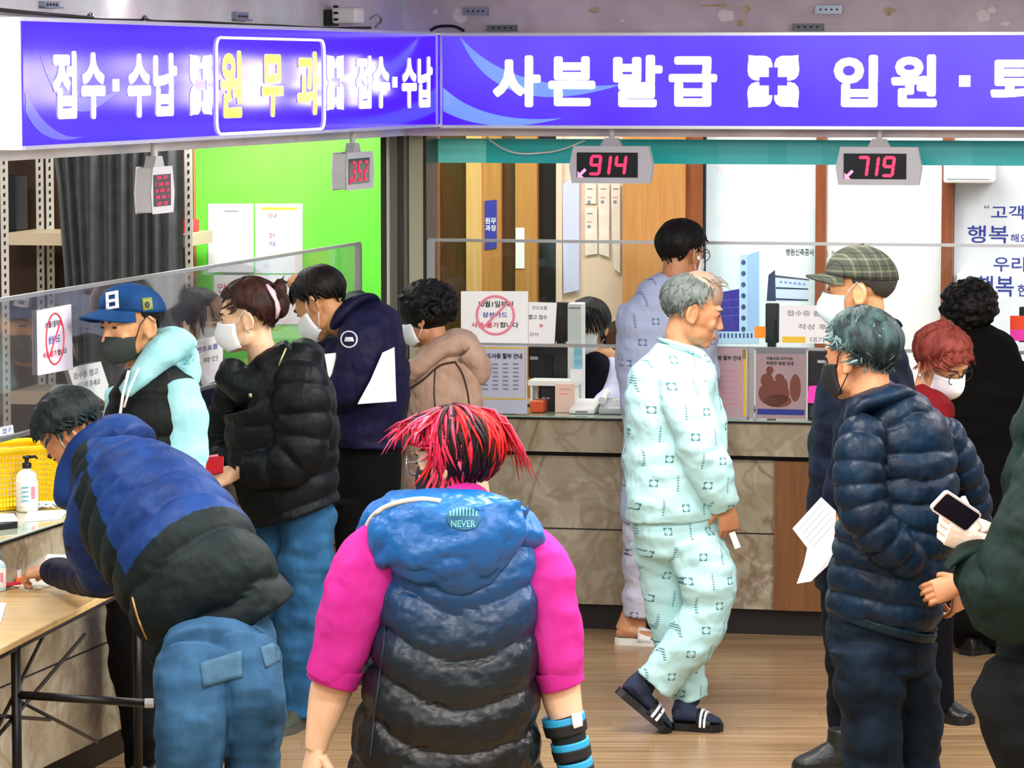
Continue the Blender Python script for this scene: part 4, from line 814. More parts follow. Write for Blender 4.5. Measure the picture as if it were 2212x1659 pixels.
def folds(amp, k=9.0):                   # soft creases running round a limb
    def f(s, th, p): return amp * (noise.noise(V((p.x * k * .6, p.y * k * .6, p.z * k * 1.7))) + .5 * noise.noise(V((p.x * k * 1.6, p.y * k * 1.6, p.z * k * 3.6 + 7))))
    return f
def loft(mb, secs, d, n=26, step=.014, puff=None, sq=2.2, mi=0, cap=(.35, .2), shrink=0.0):
    S = []
    for q in secs:
        u, v, dd, wpx, dp = q; p = at(u, v, d + dd); S.append((p.x, p.y, p.z, max(wpx * (d + dd) / F - shrink, .006), max(dp - shrink, .006)))
    L = sum((V(S[i + 1][:3]) - V(S[i][:3])).length for i in range(len(S) - 1)); m = max(int(L / step), len(S) * 3)
    Q = [cr(S, k / m * (len(S) - 1)) for k in range(m + 1)]; R = []; s = 0
    def ring(c, t, a, dpt, s, pf):
        side = t.cross(V((0, 1, 0)))
        if side.length < .35: side = t.cross(V((0, 0, 1)))
        side.normalize(); dv = side.cross(t).normalized(); r = []
        for k in range(n):
            th = k * 2 * pi / n; cx, cy = cos(th), sin(th)
            x = math.copysign(abs(cx) ** (2 / sq), cx); y = math.copysign(abs(cy) ** (2 / sq), cy)
            p = c + side * x * a + dv * y * dpt
            if pf: p = p + (side * cx + dv * cy) * pf(s, th, p)
            r.append(p)
        return r
    for i, q in enumerate(Q):
        c = V(q[:3]); t = (V(Q[min(i + 1, m)][:3]) - V(Q[max(i - 1, 0)][:3])).normalized()
        if i: s += (c - V(Q[i - 1][:3])).length
        a, dpt = max(q[3], .005), max(q[4], .005)
        if i == 0 and cap[0]:
            h = cap[0] * min(a, dpt)
            for f, g in ((.35, 1.0), (.75, .66)): R.append(ring(c - t * h * g, t, a * f, dpt * f, s, None))
        R.append(ring(c, t, a, dpt, s, puff))
        if i == m and cap[1]:
            h = cap[1] * min(a, dpt)
            for f, g in ((.75, .66), (.35, 1.0)): R.append(ring(c + t * h * g, t, a * f, dpt * f, s, None))
    mb.rings(R, mi); return [V(q[:3]) for q in Q]
# one head, shaped once, in its own axes: x to its right, y towards the face, z up; origin between the ears
def head_shape():
    b = MB()
    for c, r in (((0, -.014, .036), (.076, .094, .080)), ((0, .020, -.008), (.067, .069, .09)), ((0, .030, -.058), (.056, .054, .056)), ((0, .062, -.098), (.026, .022, .018)),
                 ((.040, .014, -.066), (.020, .040, .032)), ((-.040, .014, -.066), (.020, .040, .032)), ((.037, .060, -.034), (.022, .020, .022)), ((-.037, .060, -.034), (.022, .020, .022)),
                 ((0, .077, .022), (.050, .013, .010)), ((0, .103, -.037), (.011, .011, .010)), ((.012, .095, -.041), (.008, .010, .008)), ((-.012, .095, -.041), (.008, .010, .008)),
                 ((0, .084, -.068), (.022, .010, .006)), ((0, .083, -.078), (.019, .010, .006)), ((.031, .074, .001), (.015, .010, .008)), ((-.031, .074, .001), (.015, .010, .008))): b.ell(c, r, n=18)
    b.tube([(0, .078, .016), (0, .091, -.012), (0, .101, -.035)], [.008, .009, .011], 10)
    for sx in (1, -1):
        M = Matrix.Rotation(sx * .35, 3, 'Z')
        b.tube([V((sx * .077, -.012, -.016)) + M @ V((0, .018 * cos(k), .033 * sin(k) * (1 if sin(k) > 0 else .8))) for k in [j * 2 * pi / 14 for j in range(15)]], .006, 8)
        b.ell((sx * .074, -.010, -.014), (.006, .015, .026)); b.ell((sx * .077, -.003, -.040), (.006, .008, .010))
    me = fuse(b, .0042, 3); vs = [v.co.copy() for v in me.vertices]; fs = [tuple(p.vertices) for p in me.polygons]; bpy.data.meshes.remove(me); return vs, fs
HEAD = head_shape()
def hand(mb, w, d, b, side=1, curl=(.35, .4, .45, .5), thumb=.3, sz=1.0):   # wrist, finger direction, back-of-hand direction, thumb on +side of d x b
    d = V(d).normalized(); b = V(b); b = (b - d * b.dot(d)).normalized(); x = d.cross(b) * side; w = V(w)
    def P(px, py, pz): return w + (x * px + d * py + b * pz) * sz
    rg = []
    for y, rx, rz in ((-.03, .025, .020), (0, .027, .019), (.03, .036, .018), (.06, .041, .016), (.09, .040, .012)):
        rg.append([P(rx * cos(k * pi / 8), y, rz * sin(k * pi / 8)) for k in range(16)])
    mb.rings(rg)
    for k, (px, L) in enumerate(((.030, .070), (.0105, .079), (-.0095, .073), (-.0285, .057))):
        a = 0; p = V((px, .084, 0)); pts = [P(*p)]; c = curl[k]
        for fr, kk in ((.46, 1.3), (.30, 1.7), (.24, 1.0)):
            a += c * kk; dr = V((px * .9 * (1 - c), cos(a), -sin(a))).normalized()
            p = p + dr * L * fr; pts.append(P(*p))
        mb.tube(pts, [.0092 * sz, .0088 * sz, .0080 * sz, .0062 * sz], 8)
    p = V((.028, .018, -.006)); a = .75; pts = [P(*p)]
    for L, da in ((.038, thumb * .4), (.032, thumb), (.026, thumb)):
        p = p + V((sin(a), cos(a), -.35 - thumb * .5)).normalized() * L; a -= da; pts.append(P(*p))
    mb.tube(pts, [.014 * sz, .0115 * sz, .0098 * sz, .0072 * sz], 8)
class Person:
    def __init__(s, u, d, label, skinm=skin, name='person', group=None):
        g = at(u, 800, d); g.z = 0; s.d = d; s.root = empty(name, g, label, 'person', group); s.sk = skinm; s.b = MB(); s.hb = MB(); s.limb = MB()
    def head(s, u, v, dd, yaw, pitch=0, roll=0, sc=1.0, neck=None, nr=.055):
        s.hc = at(u, v, s.d + dd); s.hs = sc
        s.HM = Matrix.Rotation(rad(yaw), 3, 'Z') @ Matrix.Rotation(rad(-pitch), 3, 'X') @ Matrix.Rotation(rad(roll), 3, 'Y')
        s.b.add([s.h(*q) for q in HEAD[0]], HEAD[1])
        if neck:
            nb = at(*neck[:2], s.d + neck[2]); s.b.tube([s.h(0, -.02, -.03), s.h(0, -.022, -.09), (s.h(0, -.02, -.09) + nb) / 2 + V((0, 0, -.0)), nb], [nr * .95 * sc, nr * .95 * sc, nr * sc, nr * 1.15 * sc], 16)
    def h(s, x, y, z): return s.hc + s.HM @ V((x, y, z)) * s.hs
    def skinloft(s, secs, **k): return loft(s.limb, secs, s.d, n=14, step=.03, **k)
    def hand(s, u, v, dd, d, b, **k): hand(s.hb, at(u, v, s.d + dd), d, b, **k)
    def body(s, voxel=.0045):
        me = fuse(s.b, voxel, 1); vs = [v.co.copy() for v in me.vertices]; fs = [tuple(p.vertices) for p in me.polygons]; out = MB(); out.add(vs, fs)
        if s.hb.v:
            h = fuse(s.hb, .0028, 1); out.add([v.co.copy() for v in h.vertices], [tuple(p.vertices) for p in h.polygons])
        if s.limb.v: out.add(s.limb.v, s.limb.f)
        s.bo = out.build('body', s.sk, s.root, smooth=True, fix=False); return s.bo
    def part(s, name, mb, m, voxel=.0065, smooth=2, disp=None, cfn=None, parent=None):
        me = fuse(mb, voxel, smooth, disp)
        if cfn:
            for p in me.polygons: p.material_index = cfn(p.center)
        return link(name, me, m, parent or s.root, True)
    def raw(s, name, mb, m, parent=None, smooth=True): return mb.build(name, m, parent or s.root, smooth=smooth)
    # ---- things on the head, in head axes
    def eyes(s, brow='1a1210', open_=1.0, brows=True):
        for sx in (1, -1):
            e = MB(); e.ell([*s.h(sx * .031, .0815, .000)], (.0125 * s.hs, .0045 * s.hs, .0042 * open_ * s.hs), s.HM); s.raw('eye', e, eye_dark)
            if brows: e = MB(); e.tube([s.h(sx * .014, .0885, .016), s.h(sx * .031, .0865, .021), s.h(sx * .05, .073, .017)], [.0035 * s.hs, .004 * s.hs, .002 * s.hs], 6); s.raw('eyebrow', e, mat('brow_' + brow, brow, .7))
    def lips(s): e = MB(); e.ell([*s.h(0, .0905, -.072)], (.020 * s.hs, .006 * s.hs, .005 * s.hs), s.HM); s.raw('lips', e, lip_m)
    def mask(s, m, loop=None, top=-.012, bot=-.112, beak=.028, wide=68, duck=False):
        nU, nV = 22, 14; O, I = [], []
        for j in range(nV + 1):
            f = j / nV; z = top + (bot - top) * f; row, rin = [], []
            for i in range(nU + 1):
                az = rad(-wide + 2 * wide * i / nU); ca, sa = cos(az), sin(az)
                pr = sin(pi * min(1, .18 + f * .74)) ; bu = beak * pr * max(0, ca) ** 2.2
                hw = .072 - .012 * f; x = hw * sa * 1.04; y = .006 + (.082 + .006 * sin(pi * f) - .012 * f * f) * ca + bu
                zz = z - .018 * (1 - ca) * (0.2 - f) * 1.6 + (.006 * ca ** 6 if j == 0 else 0)
                row.append(s.h(x, y, zz)); rin.append(s.h(x * .93, y - .007, zz))
            O.append(row); I.append(rin)
        vs = [p for r in O for p in r] + [p for r in I for p in r]; w_ = nU + 1; k = (nV + 1) * w_; fs = []
        for j in range(nV):
            for i in range(nU):
                a = j * w_ + i; fs += [(a, a + 1, a + w_ + 1, a + w_), (k + a, k + a + w_, k + a + w_ + 1, k + a + 1)]
        edge = [i for i in range(w_)] + [j * w_ + nU for j in range(1, nV + 1)] + [nV * w_ + i for i in range(nU - 1, -1, -1)] + [j * w_ for j in range(nV - 1, 0, -1)]
        for a, b in zip(edge, edge[1:] + edge[:1]): fs.append((a, b, k + b, k + a))
        mb = MB(); mb.add(vs, fs); mo = s.raw('face_mask', mb, m)
        for sx in (1, -1):
            e = MB(); x = sx * .062
            e.tube([s.h(x, .034, top - .014), s.h(sx * .074, .018, .0), s.h(sx * .081, -.004, .022), s.h(sx * .085, -.026, .0), s.h(sx * .083, -.026, -.03), s.h(sx * .074, .0, -.06), s.h(sx * .058, .032, bot + .02)], .0018, 6)
            s.raw('ear_loop', e, loop or m, mo)
    def glasses(s, m, r=.023):
        g = MB()
        for sx in (1, -1):
            g.tube([s.h(sx * .032 + r * cos(k) * 1.05, .098, -.004 + r * sin(k)) for k in [j * 2 * pi / 18 for j in range(19)]], .0018 * s.hs, 6)
            g.tube([s.h(sx * .056, .097, .002), s.h(sx * .074, .075, .004), s.h(sx * .083, .0, .004), s.h(sx * .082, -.02, -.004)], .0017 * s.hs, 6)
        g.tube([s.h(-.009, .099, .0), s.h(0, .101, .004), s.h(.009, .099, .0)], .0018 * s.hs, 6); return s.raw('glasses', g, m)
    def hair(s, line, m, th=.014, locks=0, ll=(.05, .09), lw=.008, rough=.004, seed=1, cen=(0, -.012, .026), rad_=(.078, .098, .084), cols=1, fn=None, droop=.5, wild=.25, top=1.0, minel=None, clip=None, lift=.004):
        # line: (azimuth, elevation) of the hairline; azimuth 0 is the face, positive to its right; covers both sides unless negative keys are given
        R_ = random.Random(seed); sym = all(a >= 0 for a, _ in line)
        def edge(az):
            q = abs(az) if sym else az
            for (a0, e0), (a1, e1) in zip(line, line[1:]):
                if a0 <= q <= a1:
                    f = (q - a0) / (a1 - a0); f = f * f * (3 - 2 * f); return e0 + (e1 - e0) * f
            return line[-1][1]
        def sp(az, el, t):
            a, e = rad(az), rad(el); dx, dy, dz = sin(a) * cos(e), cos(a) * cos(e), sin(e)
            k = 1 / math.sqrt((dx / (rad_[0] + t)) ** 2 + (dy / (rad_[1] + t)) ** 2 + (dz / (rad_[2] + t * top)) ** 2)
            if dz < 0: k *= 1 - .10 * dz * -1 * 1.0
            return V((cen[0] + dx * k, cen[1] + dy * k, cen[2] + dz * k))
        na, ne = 72, 26; mb = MB(); O, I = [], []
        for j in range(ne + 1):
            f = j / ne; ro, ri = [], []
            for i in range(na):
                az = -180 + 360 * i / na; e1 = edge(az) + 2.5 * noise.noise(V((az * .09, seed, 0))); el = 89.5 + (e1 - 89.5) * f
                nx = noise.noise(V((az * .16, el * .025, seed * 3.1))) + .6 * noise.noise(V((az * .4, el * .05, seed * 1.7)))
                t = th * (1 - .75 * max(0, (f - .75) / .25) ** 2) + rough * nx
                ro.append(s.h(*sp(az, el, t))); ri.append(s.h(*sp(az, el, -.012)))
            O.append(ro); I.append(ri)
        mb.rings(O + I[::-1], 0, True)
        fc = list(mb.i)
        for k in range(locks):
            for _ in range(60):
                az = R_.uniform(-180, 180); e1 = edge(az); el = math.degrees(math.asin(R_.uniform(sin(rad(max(e1, -60))), 1)))
                if el > e1 + 3 and (minel is None or el > minel): break
            L = R_.uniform(*ll)
            if clip and clip[0] < az < clip[1]: L = min(L, max(.006, rad(el - clip[2]) * .095))   # locks that stay off the cheek
            d_az = R_.uniform(-1, 1) * wild * 60; pts = []; cur = (az, el); q = None; n_ = 6; lo = th * .5 + R_.random() * lift
            for j in range(n_):
                f = j / (n_ - 1); ee = el - math.degrees(L / .095) * f; aa = az + d_az * f
                lim = edge(aa) - 6
                p = sp(aa, max(ee, lim), lo + lift * f + R_.uniform(-.001, .001))
                if ee < lim: p = p + V((0, 0, -.0016 * (lim - ee))) * droop * 1.0 + V((sin(rad(aa)), cos(rad(aa)), 0)) * .0006 * (lim - ee)
                pts.append(s.h(*p))
            c = fn(az, el, R_) if fn else R_.randrange(cols)
            mb.tube(pts, [lw * s.hs * g for g in (.45, .9, 1, .9, .6, .15)], 6, c, flat=.45, up=s.HM @ V((sin(rad(az)), cos(rad(az)), .3)))
        return s.raw('hair', mb, m)
    def curls(s, line, m, n=170, r=(.012, .022), seed=2, voxel=.006, cen=(0, -.012, .026), rad_=(.082, .102, .09), extra=()):
        R_ = random.Random(seed); mb = MB(); mb.ell([*s.h(*cen)], (rad_[0] * s.hs, rad_[1] * s.hs, rad_[2] * s.hs), s.HM, n=20)
        def edge(q):
            for (a0, e0), (a1, e1) in zip(line, line[1:]):
                if a0 <= q <= a1: return e0 + (e1 - e0) * (q - a0) / (a1 - a0)
            return line[-1][1]
        k = 0
        while k < n:
            az = R_.uniform(-180, 180); el = math.degrees(math.asin(R_.uniform(-1, 1)))
            if el < edge(abs(az)): continue
            a, e = rad(az), rad(el); q = V((sin(a) * cos(e) * (rad_[0] + .006), cos(a) * cos(e) * (rad_[1] + .004), sin(e) * (rad_[2] + .004))) + V(cen)
            rr = R_.uniform(*r) * s.hs; mb.ell([*s.h(*q)], (rr, rr, rr * .8), n=8); k += 1
        for q, rr in extra: mb.ell([*s.h(*q)], (rr, rr, rr), n=10)
        return s.part('hair', mb, m, voxel, 1)
def shoe(P, hu, hv, tu, tv, d, m, sole, wid=.092, hgt=.075, shaft=0, tilt=0, zoff=0, name='shoe'):
    hp, tp = onz(hu, hv, 0), onz(tu, tv, 0)
    if d: hp, tp = at(hu, hv, d), at(tu, tv, d)
    L = (tp - hp).length; y = (tp - hp).normalized(); x = y.cross(V((0, 0, 1))).normalized(); z = x.cross(y)
    def W(px, py, pz): return hp + x * px + y * py + z * pz
    prof = [(0.02, .30, .62), (.06, .40, .80), (.18, .42, .95), (.34, .40, 1.0), (.50, .44, .85), (.68, .50, .58), (.84, .46, .42), (.95, .30, .30), (.99, .12, .18)]
    rg = []
    for f, wf, hf in prof:
        r = []
        for k in range(20):
            th = k * 2 * pi / 20; zz = sin(th); r.append(W(wid * wf * 1.05 * math.copysign(abs(cos(th)) ** .8, cos(th)), f * L, .022 + max(0, zz) * hgt * hf))
        rg.append(r)
    mb = MB(); mb.rings(rg)
    if shaft: mb.tube([W(0, L * .2, .04), W(0, L * .2, hgt + shaft)], [.052, .046], 16)
    so = P.part(name, mb, m, .005, 2)
    ol = [(.30, .0), (.40, .05), (.43, .2), (.40, .42), (.46, .6), (.51, .72), (.46, .88), (.30, .97), (.08, 1.0)]
    poly = [(wid * a * 1.08, L * b) for a, b in ol] + [(-wid * a * 1.08, L * b) for a, b in ol[::-1]]
    q = MB(); q.prism(poly, hp, x, y, z, .026); P.raw('sole', q, sole, so, smooth=False)
    return so
from mathutils.bvhtree import BVHTree
def bvh(o):
    b = wloc(o); return BVHTree.FromPolygons([v.co + b for v in o.data.vertices], [tuple(p.vertices) for p in o.data.polygons])
def drape(P, o, quad, m, name, parent=None, nx=8, ny=8, off=.004, round_=False, tree=None):   # a sewn-on patch following the cloth under it
    t = tree or bvh(o); G, K = [], []; eye = V((0, 0, H)); last = None
    for j in range(ny + 1):
        for i in range(nx + 1):
            a, b = i / nx, j / ny
            if round_:
                x, y = 2 * a - 1, 2 * b - 1; x, y = x * math.sqrt(1 - y * y / 2), y * math.sqrt(1 - x * x / 2); a, b = (x + 1) / 2, (y + 1) / 2
            u = (quad[0][0] * (1 - a) + quad[1][0] * a) * (1 - b) + (quad[3][0] * (1 - a) + quad[2][0] * a) * b
            v = (quad[0][1] * (1 - a) + quad[1][1] * a) * (1 - b) + (quad[3][1] * (1 - a) + quad[2][1] * a) * b
            r = ray(u, v).normalized(); h = t.ray_cast(eye, r)[0]
            if h is None: h = last if last else at(u, v, P.d)
            else: last = h
            G.append(h - r * off); K.append(h + r * .002)
    w_ = nx + 1; n = len(G); fs = []
    for j in range(ny):
        for i in range(nx): a = j * w_ + i; fs += [(a, a + 1, a + w_ + 1, a + w_), (n + a, n + a + w_, n + a + w_ + 1, n + a + 1)]
    ed = list(range(w_)) + [j * w_ + nx for j in range(1, ny + 1)] + [ny * w_ + i for i in range(nx - 1, -1, -1)] + [j * w_ for j in range(ny - 1, 0, -1)]
    for a, b in zip(ed, ed[1:] + ed[:1]): fs.append((a, b, n + b, n + a))
    mb = MB(); mb.add(G + K, fs); return P.raw(name, mb, m, parent or o)
def seam(P, o, px, r, m, name, parent=None, tree=None, closed=False):   # a piping or seam laid on the cloth
    t = tree or bvh(o); eye = V((0, 0, H)); pts = []; n = len(px)
    for k in range((n - 1) * 8 + 1):
        u, v = cr(px, min(k / 8, n - 1 - 1e-6)); q = ray(u, v).normalized(); h = t.ray_cast(eye, q)[0]
        if h is not None and (not pts or (h - pts[-1]).length < .09): pts.append(h - q * r * .3)
    mb = MB(); mb.tube(pts, r, 6); return P.raw(name, mb, m, parent or o)
def distp(p, pts):
    best = 9
    for a, b in zip(pts, pts[1:]):
        ab = b - a; t = max(0, min(1, (p - a).dot(ab) / max(ab.dot(ab), 1e-9))); best = min(best, (p - a - ab * t).length)
    return best
# ================================================================ people
def gown_mat(name, base, inkc):
    m = mat(name, base, .8, spec=.2, bump=(11, .45, (1, 1, .45)))
    x, y, z = coords(m); h = x * .95 + y * .45; ca, cb = .075, .088
    iz = (z * (1 / cb)).fl(); hx = h * (1 / ca) + iz * .37; ix = hx.fl()
    p = (hx.fr() - .5) * ca; q = ((z * (1 / cb)).fr() - .5) * cb; par = ((ix + iz) * .5).fr() > .25
    mxx = p.ab().mx(q.ab()); ring = (mxx > .0085) * (mxx < .0135) * (p.ab().mn(q.ab()) > .0022)
    dash = (p.ab() < .0035) * (q.ab() < .03) * ((q * 110).fr() < .55)
    mixcol(m, ring * par * .85, inkc); mixcol(m, dash * (X(m.node_tree, par.k) * -1 + 1) * .8, inkc); return m
gown = gown_mat('gown_mint', 'b8e4e6', '1f6870'); gown2 = gown_mat('gown_lilac', 'aab6d2', '3c5a80'); gown_t2 = gown_mat('gown_lilac_trousers', 'c2c4d6', '44446a')
jean1 = denim('jeans_blue', '3f7098', '2d5c84'); jean2 = denim('jeans_faded', '3d7eb4', '2a649c'); jean_patch = denim('jeans_patch', '5c86a4', '4a7694')
black_trouser = fabric('black_trousers', '08080a', .9, (9, .5)); navy_trouser = fabric('navy_trousers', '0b1c2c', .75, (7, .6), '122a3e')
puff_black = fabric('puffer_black', '0a1014', .5, (16, .5), '0e171b'); puff_blue = fabric('puffer_blue', '13397e', .55, (13, .5), '1a4690'); puff_teal = fabric('puffer_dark_green', '0d1c1e', .6, (13, .5), '122426')

# ---- the bending man in the blue and black puffer jacket
P = Person(470, 9.3, 'person in blue and black puffer jacket and jeans bending over to write at the table', skin)
P.head(158, 938, 1.05, 78, 58, 0, 1.06, neck=(232, 1000, .95), nr=.05)
P.hand(120, 1230, 1.52, (-.9, .1, -.12), (-.1, -.25, .95), side=1, curl=(.55, .6, .65, .7), thumb=.5, sz=1.0)
P.hand(206, 1205, 1.75, (-.85, -.4, -.25), (.1, .5, .9), side=-1, curl=(.5, .55, .6, .7), thumb=.7, sz=1.0)
P.skinloft([(240, 1060, .72, 36, .05), (212, 1195, .74, 34, .05), (185, 1246, 1.2, 22, .032), (122, 1230, 1.5, 17, .022)]); P.skinloft([(235, 1010, .88, 40, .05), (330, 1120, .6, 80, .09), (430, 1260, .34, 60, .07)])
P.body()
P.hair([(0, 46), (35, 46), (62, 26), (78, -2), (92, -8), (108, -14), (125, -34), (180, -46)], mat('hair_black_teal', '0b1214', .55, spec=.22, bump=(70, .5, (1, 1, .3)), var=(45, '1c2e30', (1, 1, .35), .45, .8)), th=.02, locks=260, ll=(.03, .06), lw=.006, rough=.006, seed=3, wild=.5)
P.mask(mask_white, top=-.02, beak=.02); P.eyes()
tb_ = MB(); PUF = quilt(.105, .026, 0, .03, .02)
TS = [(222, 1000, .92, 52, .10), (262, 1040, .82, 100, .15), (310, 1095, .68, 142, .185), (372, 1175, .46, 158, .18), (432, 1268, .33, 164, .165), (484, 1362, .33, 168, .15)]
ax = loft(tb_, TS, P.d, puff=PUF, step=.007, n=40, cap=(.3, .05))
arm = [(232, 1065, .72, 62, .09), (205, 1120, .70, 66, .085), (212, 1195, .74, 63, .08), (232, 1240, .84, 56, .075)]
loft(tb_, arm, P.d, puff=quilt(.145, .016, 0, .06), step=.007)
fore = [(236, 1246, .86, 44, .062), (180, 1248, 1.2, 36, .055), (116, 1233, 1.50, 29, .045)]
loft(tb_, fore, P.d, puff=quilt(.12, .008), step=.008, cap=(.3, .05))
far = [(300, 1000, 1.15, 60, .09), (250, 1110, 1.5, 52, .075), (225, 1190, 1.7, 38, .055)]
loft(tb_, far, P.d, puff=quilt(.13, .012), step=.009)
armw = [at(u, v, P.d + dd) for u, v, dd, *_ in arm]; farw = [at(u, v, P.d + dd) for u, v, dd, *_ in fore]
A0, A1 = at(222, 1000, P.d + .92), at(484, 1362, P.d + .33)
axis = (A1 - A0).normalized(); L_ = (A1 - A0).length; lat = axis.cross(V((0, 1, 0))).normalized()
if lat.x < 0: lat = -lat
def c1(p):
    da, df = distp(p, armw), distp(p, farw)
    s = (p - A0).dot(axis) / L_; q = (p - A0).dot(lat)
    if da < .100 and p.y < at(0, 0, P.d + .74).y + .03 and s < .62 and q < -.02: return 0
    if df < .09: return 2
    if s > .80: return 1
    if q < .03 - .125 * s: return 1
    return 0
jk = P.part('jacket', tb_, [puff_blue, puff_teal, fabric('sleeve_navy', '141c48', .6)], .0052, 1, [(.007, .06)], c1)
cb = MB(); loft(cb, [(150, 1090, .90, 38, .05), (168, 1030, .92, 46, .06), (205, 968, .95, 50, .10), (258, 935, .98, 40, .12), (300, 950, .96, 30, .12)], P.d, puff=quilt(.2, .01), step=.008); P.part('collar', cb, puff_blue, .0065, 2, [(.006, .05)], parent=jk)
seam(P, jk, [(318, 1440), (400, 1418), (500, 1378), (580, 1344), (648, 1312)], .007, puff_teal, 'hem_binding')
seam(P, jk, [(286, 1290), (300, 1340), (318, 1380)], .004, mat('zip_brass', 'c49a5a', .3, .8), 'zip')
tr = MB(); F1 = folds(.013, 9)
loft(tr, [(482, 1345, .34, 108, .11), (472, 1400, .26, 122, .13), (460, 1455, .13, 126, .15)], P.d, puff=F1)
loft(tr, [(425, 1440, .10, 86, .13), (415, 1520, .02, 84, .125), (413, 1590, -.03, 80, .115), (408, 1670, -.02, 74, .105), (400, 1900, .0, 62, .09)], P.d, puff=F1, cap=(.3, .02))
loft(tr, [(530, 1420, .16, 78, .13), (545, 1500, .08, 72, .12), (545, 1590, .09, 67, .11), (542, 1670, .1, 62, .10), (548, 1900, .15, 54, .09)], P.d, puff=F1, cap=(.3, .02))
tj = P.part('jeans', tr, jean1, .006, 2, [(.007, .07)])
for q in ([(432, 1432), (522, 1404), (524, 1462), (440, 1486)], [(562, 1398), (604, 1384), (606, 1428), (574, 1444)]): drape(P, tj, q, jean_patch, 'back_pocket', tj, 6, 6)
for u in (400, 548): shoe(P, u + 25, 2050, u - 70, 2075, None, black_plastic, sole_black)

# ---- the man in the blue cap
P = Person(300, 11.6, 'person in blue baseball cap, dark mask and black padded vest over a mint hoodie', skin_mid)
P.head(284, 699, 0, 130, 6, 3, 1.12, neck=(322, 800, .03))
P.skinloft([(330, 790, .02, 60, .08), (330, 1000, .02, 75, .1), (325, 1200, 0, 70, .1)])
P.body(); P.eyes('1c1410', .9)
P.mask(mask_grey, black_plastic, top=-.030, beak=.03)
P.hair([(0, 60), (60, 40), (80, -6), (95, -4), (115, -12), (130, -30), (180, -40)], mat('hair_short_black', '100c0a', .55, spec=.22, bump=(90, .6, (1, 1, .4))), th=.004, rough=.001)
def cap_on(P, m, mb_m, brim_l=.085, brim_w=.078, droop=.02, tall=.0, up=.0):
    g = MB(); R = []
    for j in range(13):
        el = rad(-2 + 91 * j / 12); rr = []
        for k in range(40):
            az = k * 2 * pi / 40; s_ = 1 + .018 * abs(sin(az * 3)) ** 8 * -1
            rr.append(P.h(.089 * s_ * sin(az) * cos(el), (.108 if cos(az) > 0 else .106) * s_ * cos(az) * cos(el) - .012, .034 + (.082 + tall) * sin(el) + .010 * cos(az) * cos(el) + up * max(0, cos(az)) * cos(el)))
        R.append(rr)
    g.rings([[p + (P.h(0, -.012, .03) - p) * .06 for p in R[0]]] + R); co = P.raw('cap', g, m)
    b = MB(); top_, bot_ = [], []; n = 18
    for r_ in range(6):
        f = r_ / 5; a_, c_ = [], []
        for k in range(n + 1):
            az = rad(-66 + 132 * k / n); e = f * cos(az * 1.28) ** .6 if abs(az) < rad(66) else 0
            x = .088 * sin(az) * (1 - .02 * f); y = .098 * cos(az) - .006 + brim_l * e; z = .036 + up * max(0, cos(az)) + .010 * cos(az) - droop * f - 2.2 * x * x * (.3 + f)
            a_.append(P.h(x, y, z)); c_.append(P.h(x, y, z - .005))
        top_.append(a_); bot_.append(c_)
    vs = [q for r_ in top_ for q in r_] + [q for r_ in bot_ for q in r_]; w_ = n + 1; k0 = 6 * w_; fs = []
    for r_ in range(5):
        for k in range(n): a = r_ * w_ + k; fs += [(a, a + 1, a + w_ + 1, a + w_), (k0 + a, k0 + a + w_, k0 + a + w_ + 1, k0 + a + 1)]
    for k in range(n): a = 5 * w_ + k; fs.append((a, a + 1, k0 + a + 1, k0 + a)); fs.append((k, k + 1, k0 + k + 1, k0 + k))
    b.add(vs, fs); P.raw('brim', b, mb_m, co)
    b = MB(); b.ell([*P.h(0, -.012, .117 + tall)], (.008, .008, .004), P.HM, 10); P.raw('button', b, m, co); return co
cap_blue = fabric('cap_blue', '154f92', .7, (30, .2), '1a5ca4')
co = cap_on(P, cap_blue, cap_blue, .080, droop=.014, up=.014, tall=.004)
tn = bvh(co); wm_ = mat('cap_letter_white', 'f2f4f6', .6); gm_ = mat('cap_badge_green', '7d8a3c', .6)
e0 = drape(P, co, [(228, 632), (234, 631), (236, 668), (229, 670)], wm_, 'emblem', co, 2, 6, .004, False, tn)
for q in ([(248, 628), (255, 627), (257, 664), (249, 666)], [(228, 632), (255, 627), (256, 634), (228, 639)], [(229, 648), (256, 644), (256, 650), (229, 655)], [(229, 664), (257, 659), (257, 665), (229, 670)]): drape(P, co, q, wm_, 'emblem_stroke', e0, 4, 4, .0042, False, tn)
g0 = drape(P, co, [(306, 644), (328, 642), (331, 668), (309, 672)], gm_, 'badge', co, 4, 4, .003, False, tn)
drape(P, co, [(312, 652), (323, 650), (325, 664), (315, 666)], mat('badge_mark', '2c2a20', .6), 'badge_mark', g0, 4, 4, .005, True, tn)
mint = fabric('hoodie_mint', '93d2d8', .85, (16, .4), 'a6dee2')
hd = MB(); loft(hd, [(272, 850, -.11, 16, .04), (300, 815, -.10, 24, .05), (340, 775, -.05, 36, .09), (378, 748, .03, 36, .11), (402, 795, .06, 32, .10), (365, 835, .06, 66, .11)], P.d, puff=folds(.012)); 
loft(hd, [(390, 838, -.05, 46, .085), (398, 900, -.08, 50, .08), (398, 980, -.10, 50, .075), (392, 1060, -.12, 46, .07), (360, 1140, -.14, 38, .06)], P.d, puff=folds(.012))
loft(hd, [(268, 850, .08, 40, .08), (255, 960, .1, 40, .07), (262, 1080, .05, 36, .06)], P.d, puff=folds(.01))
hoodie = P.part('hoodie', hd, mint, .0065, 2, [(.008, .06)])
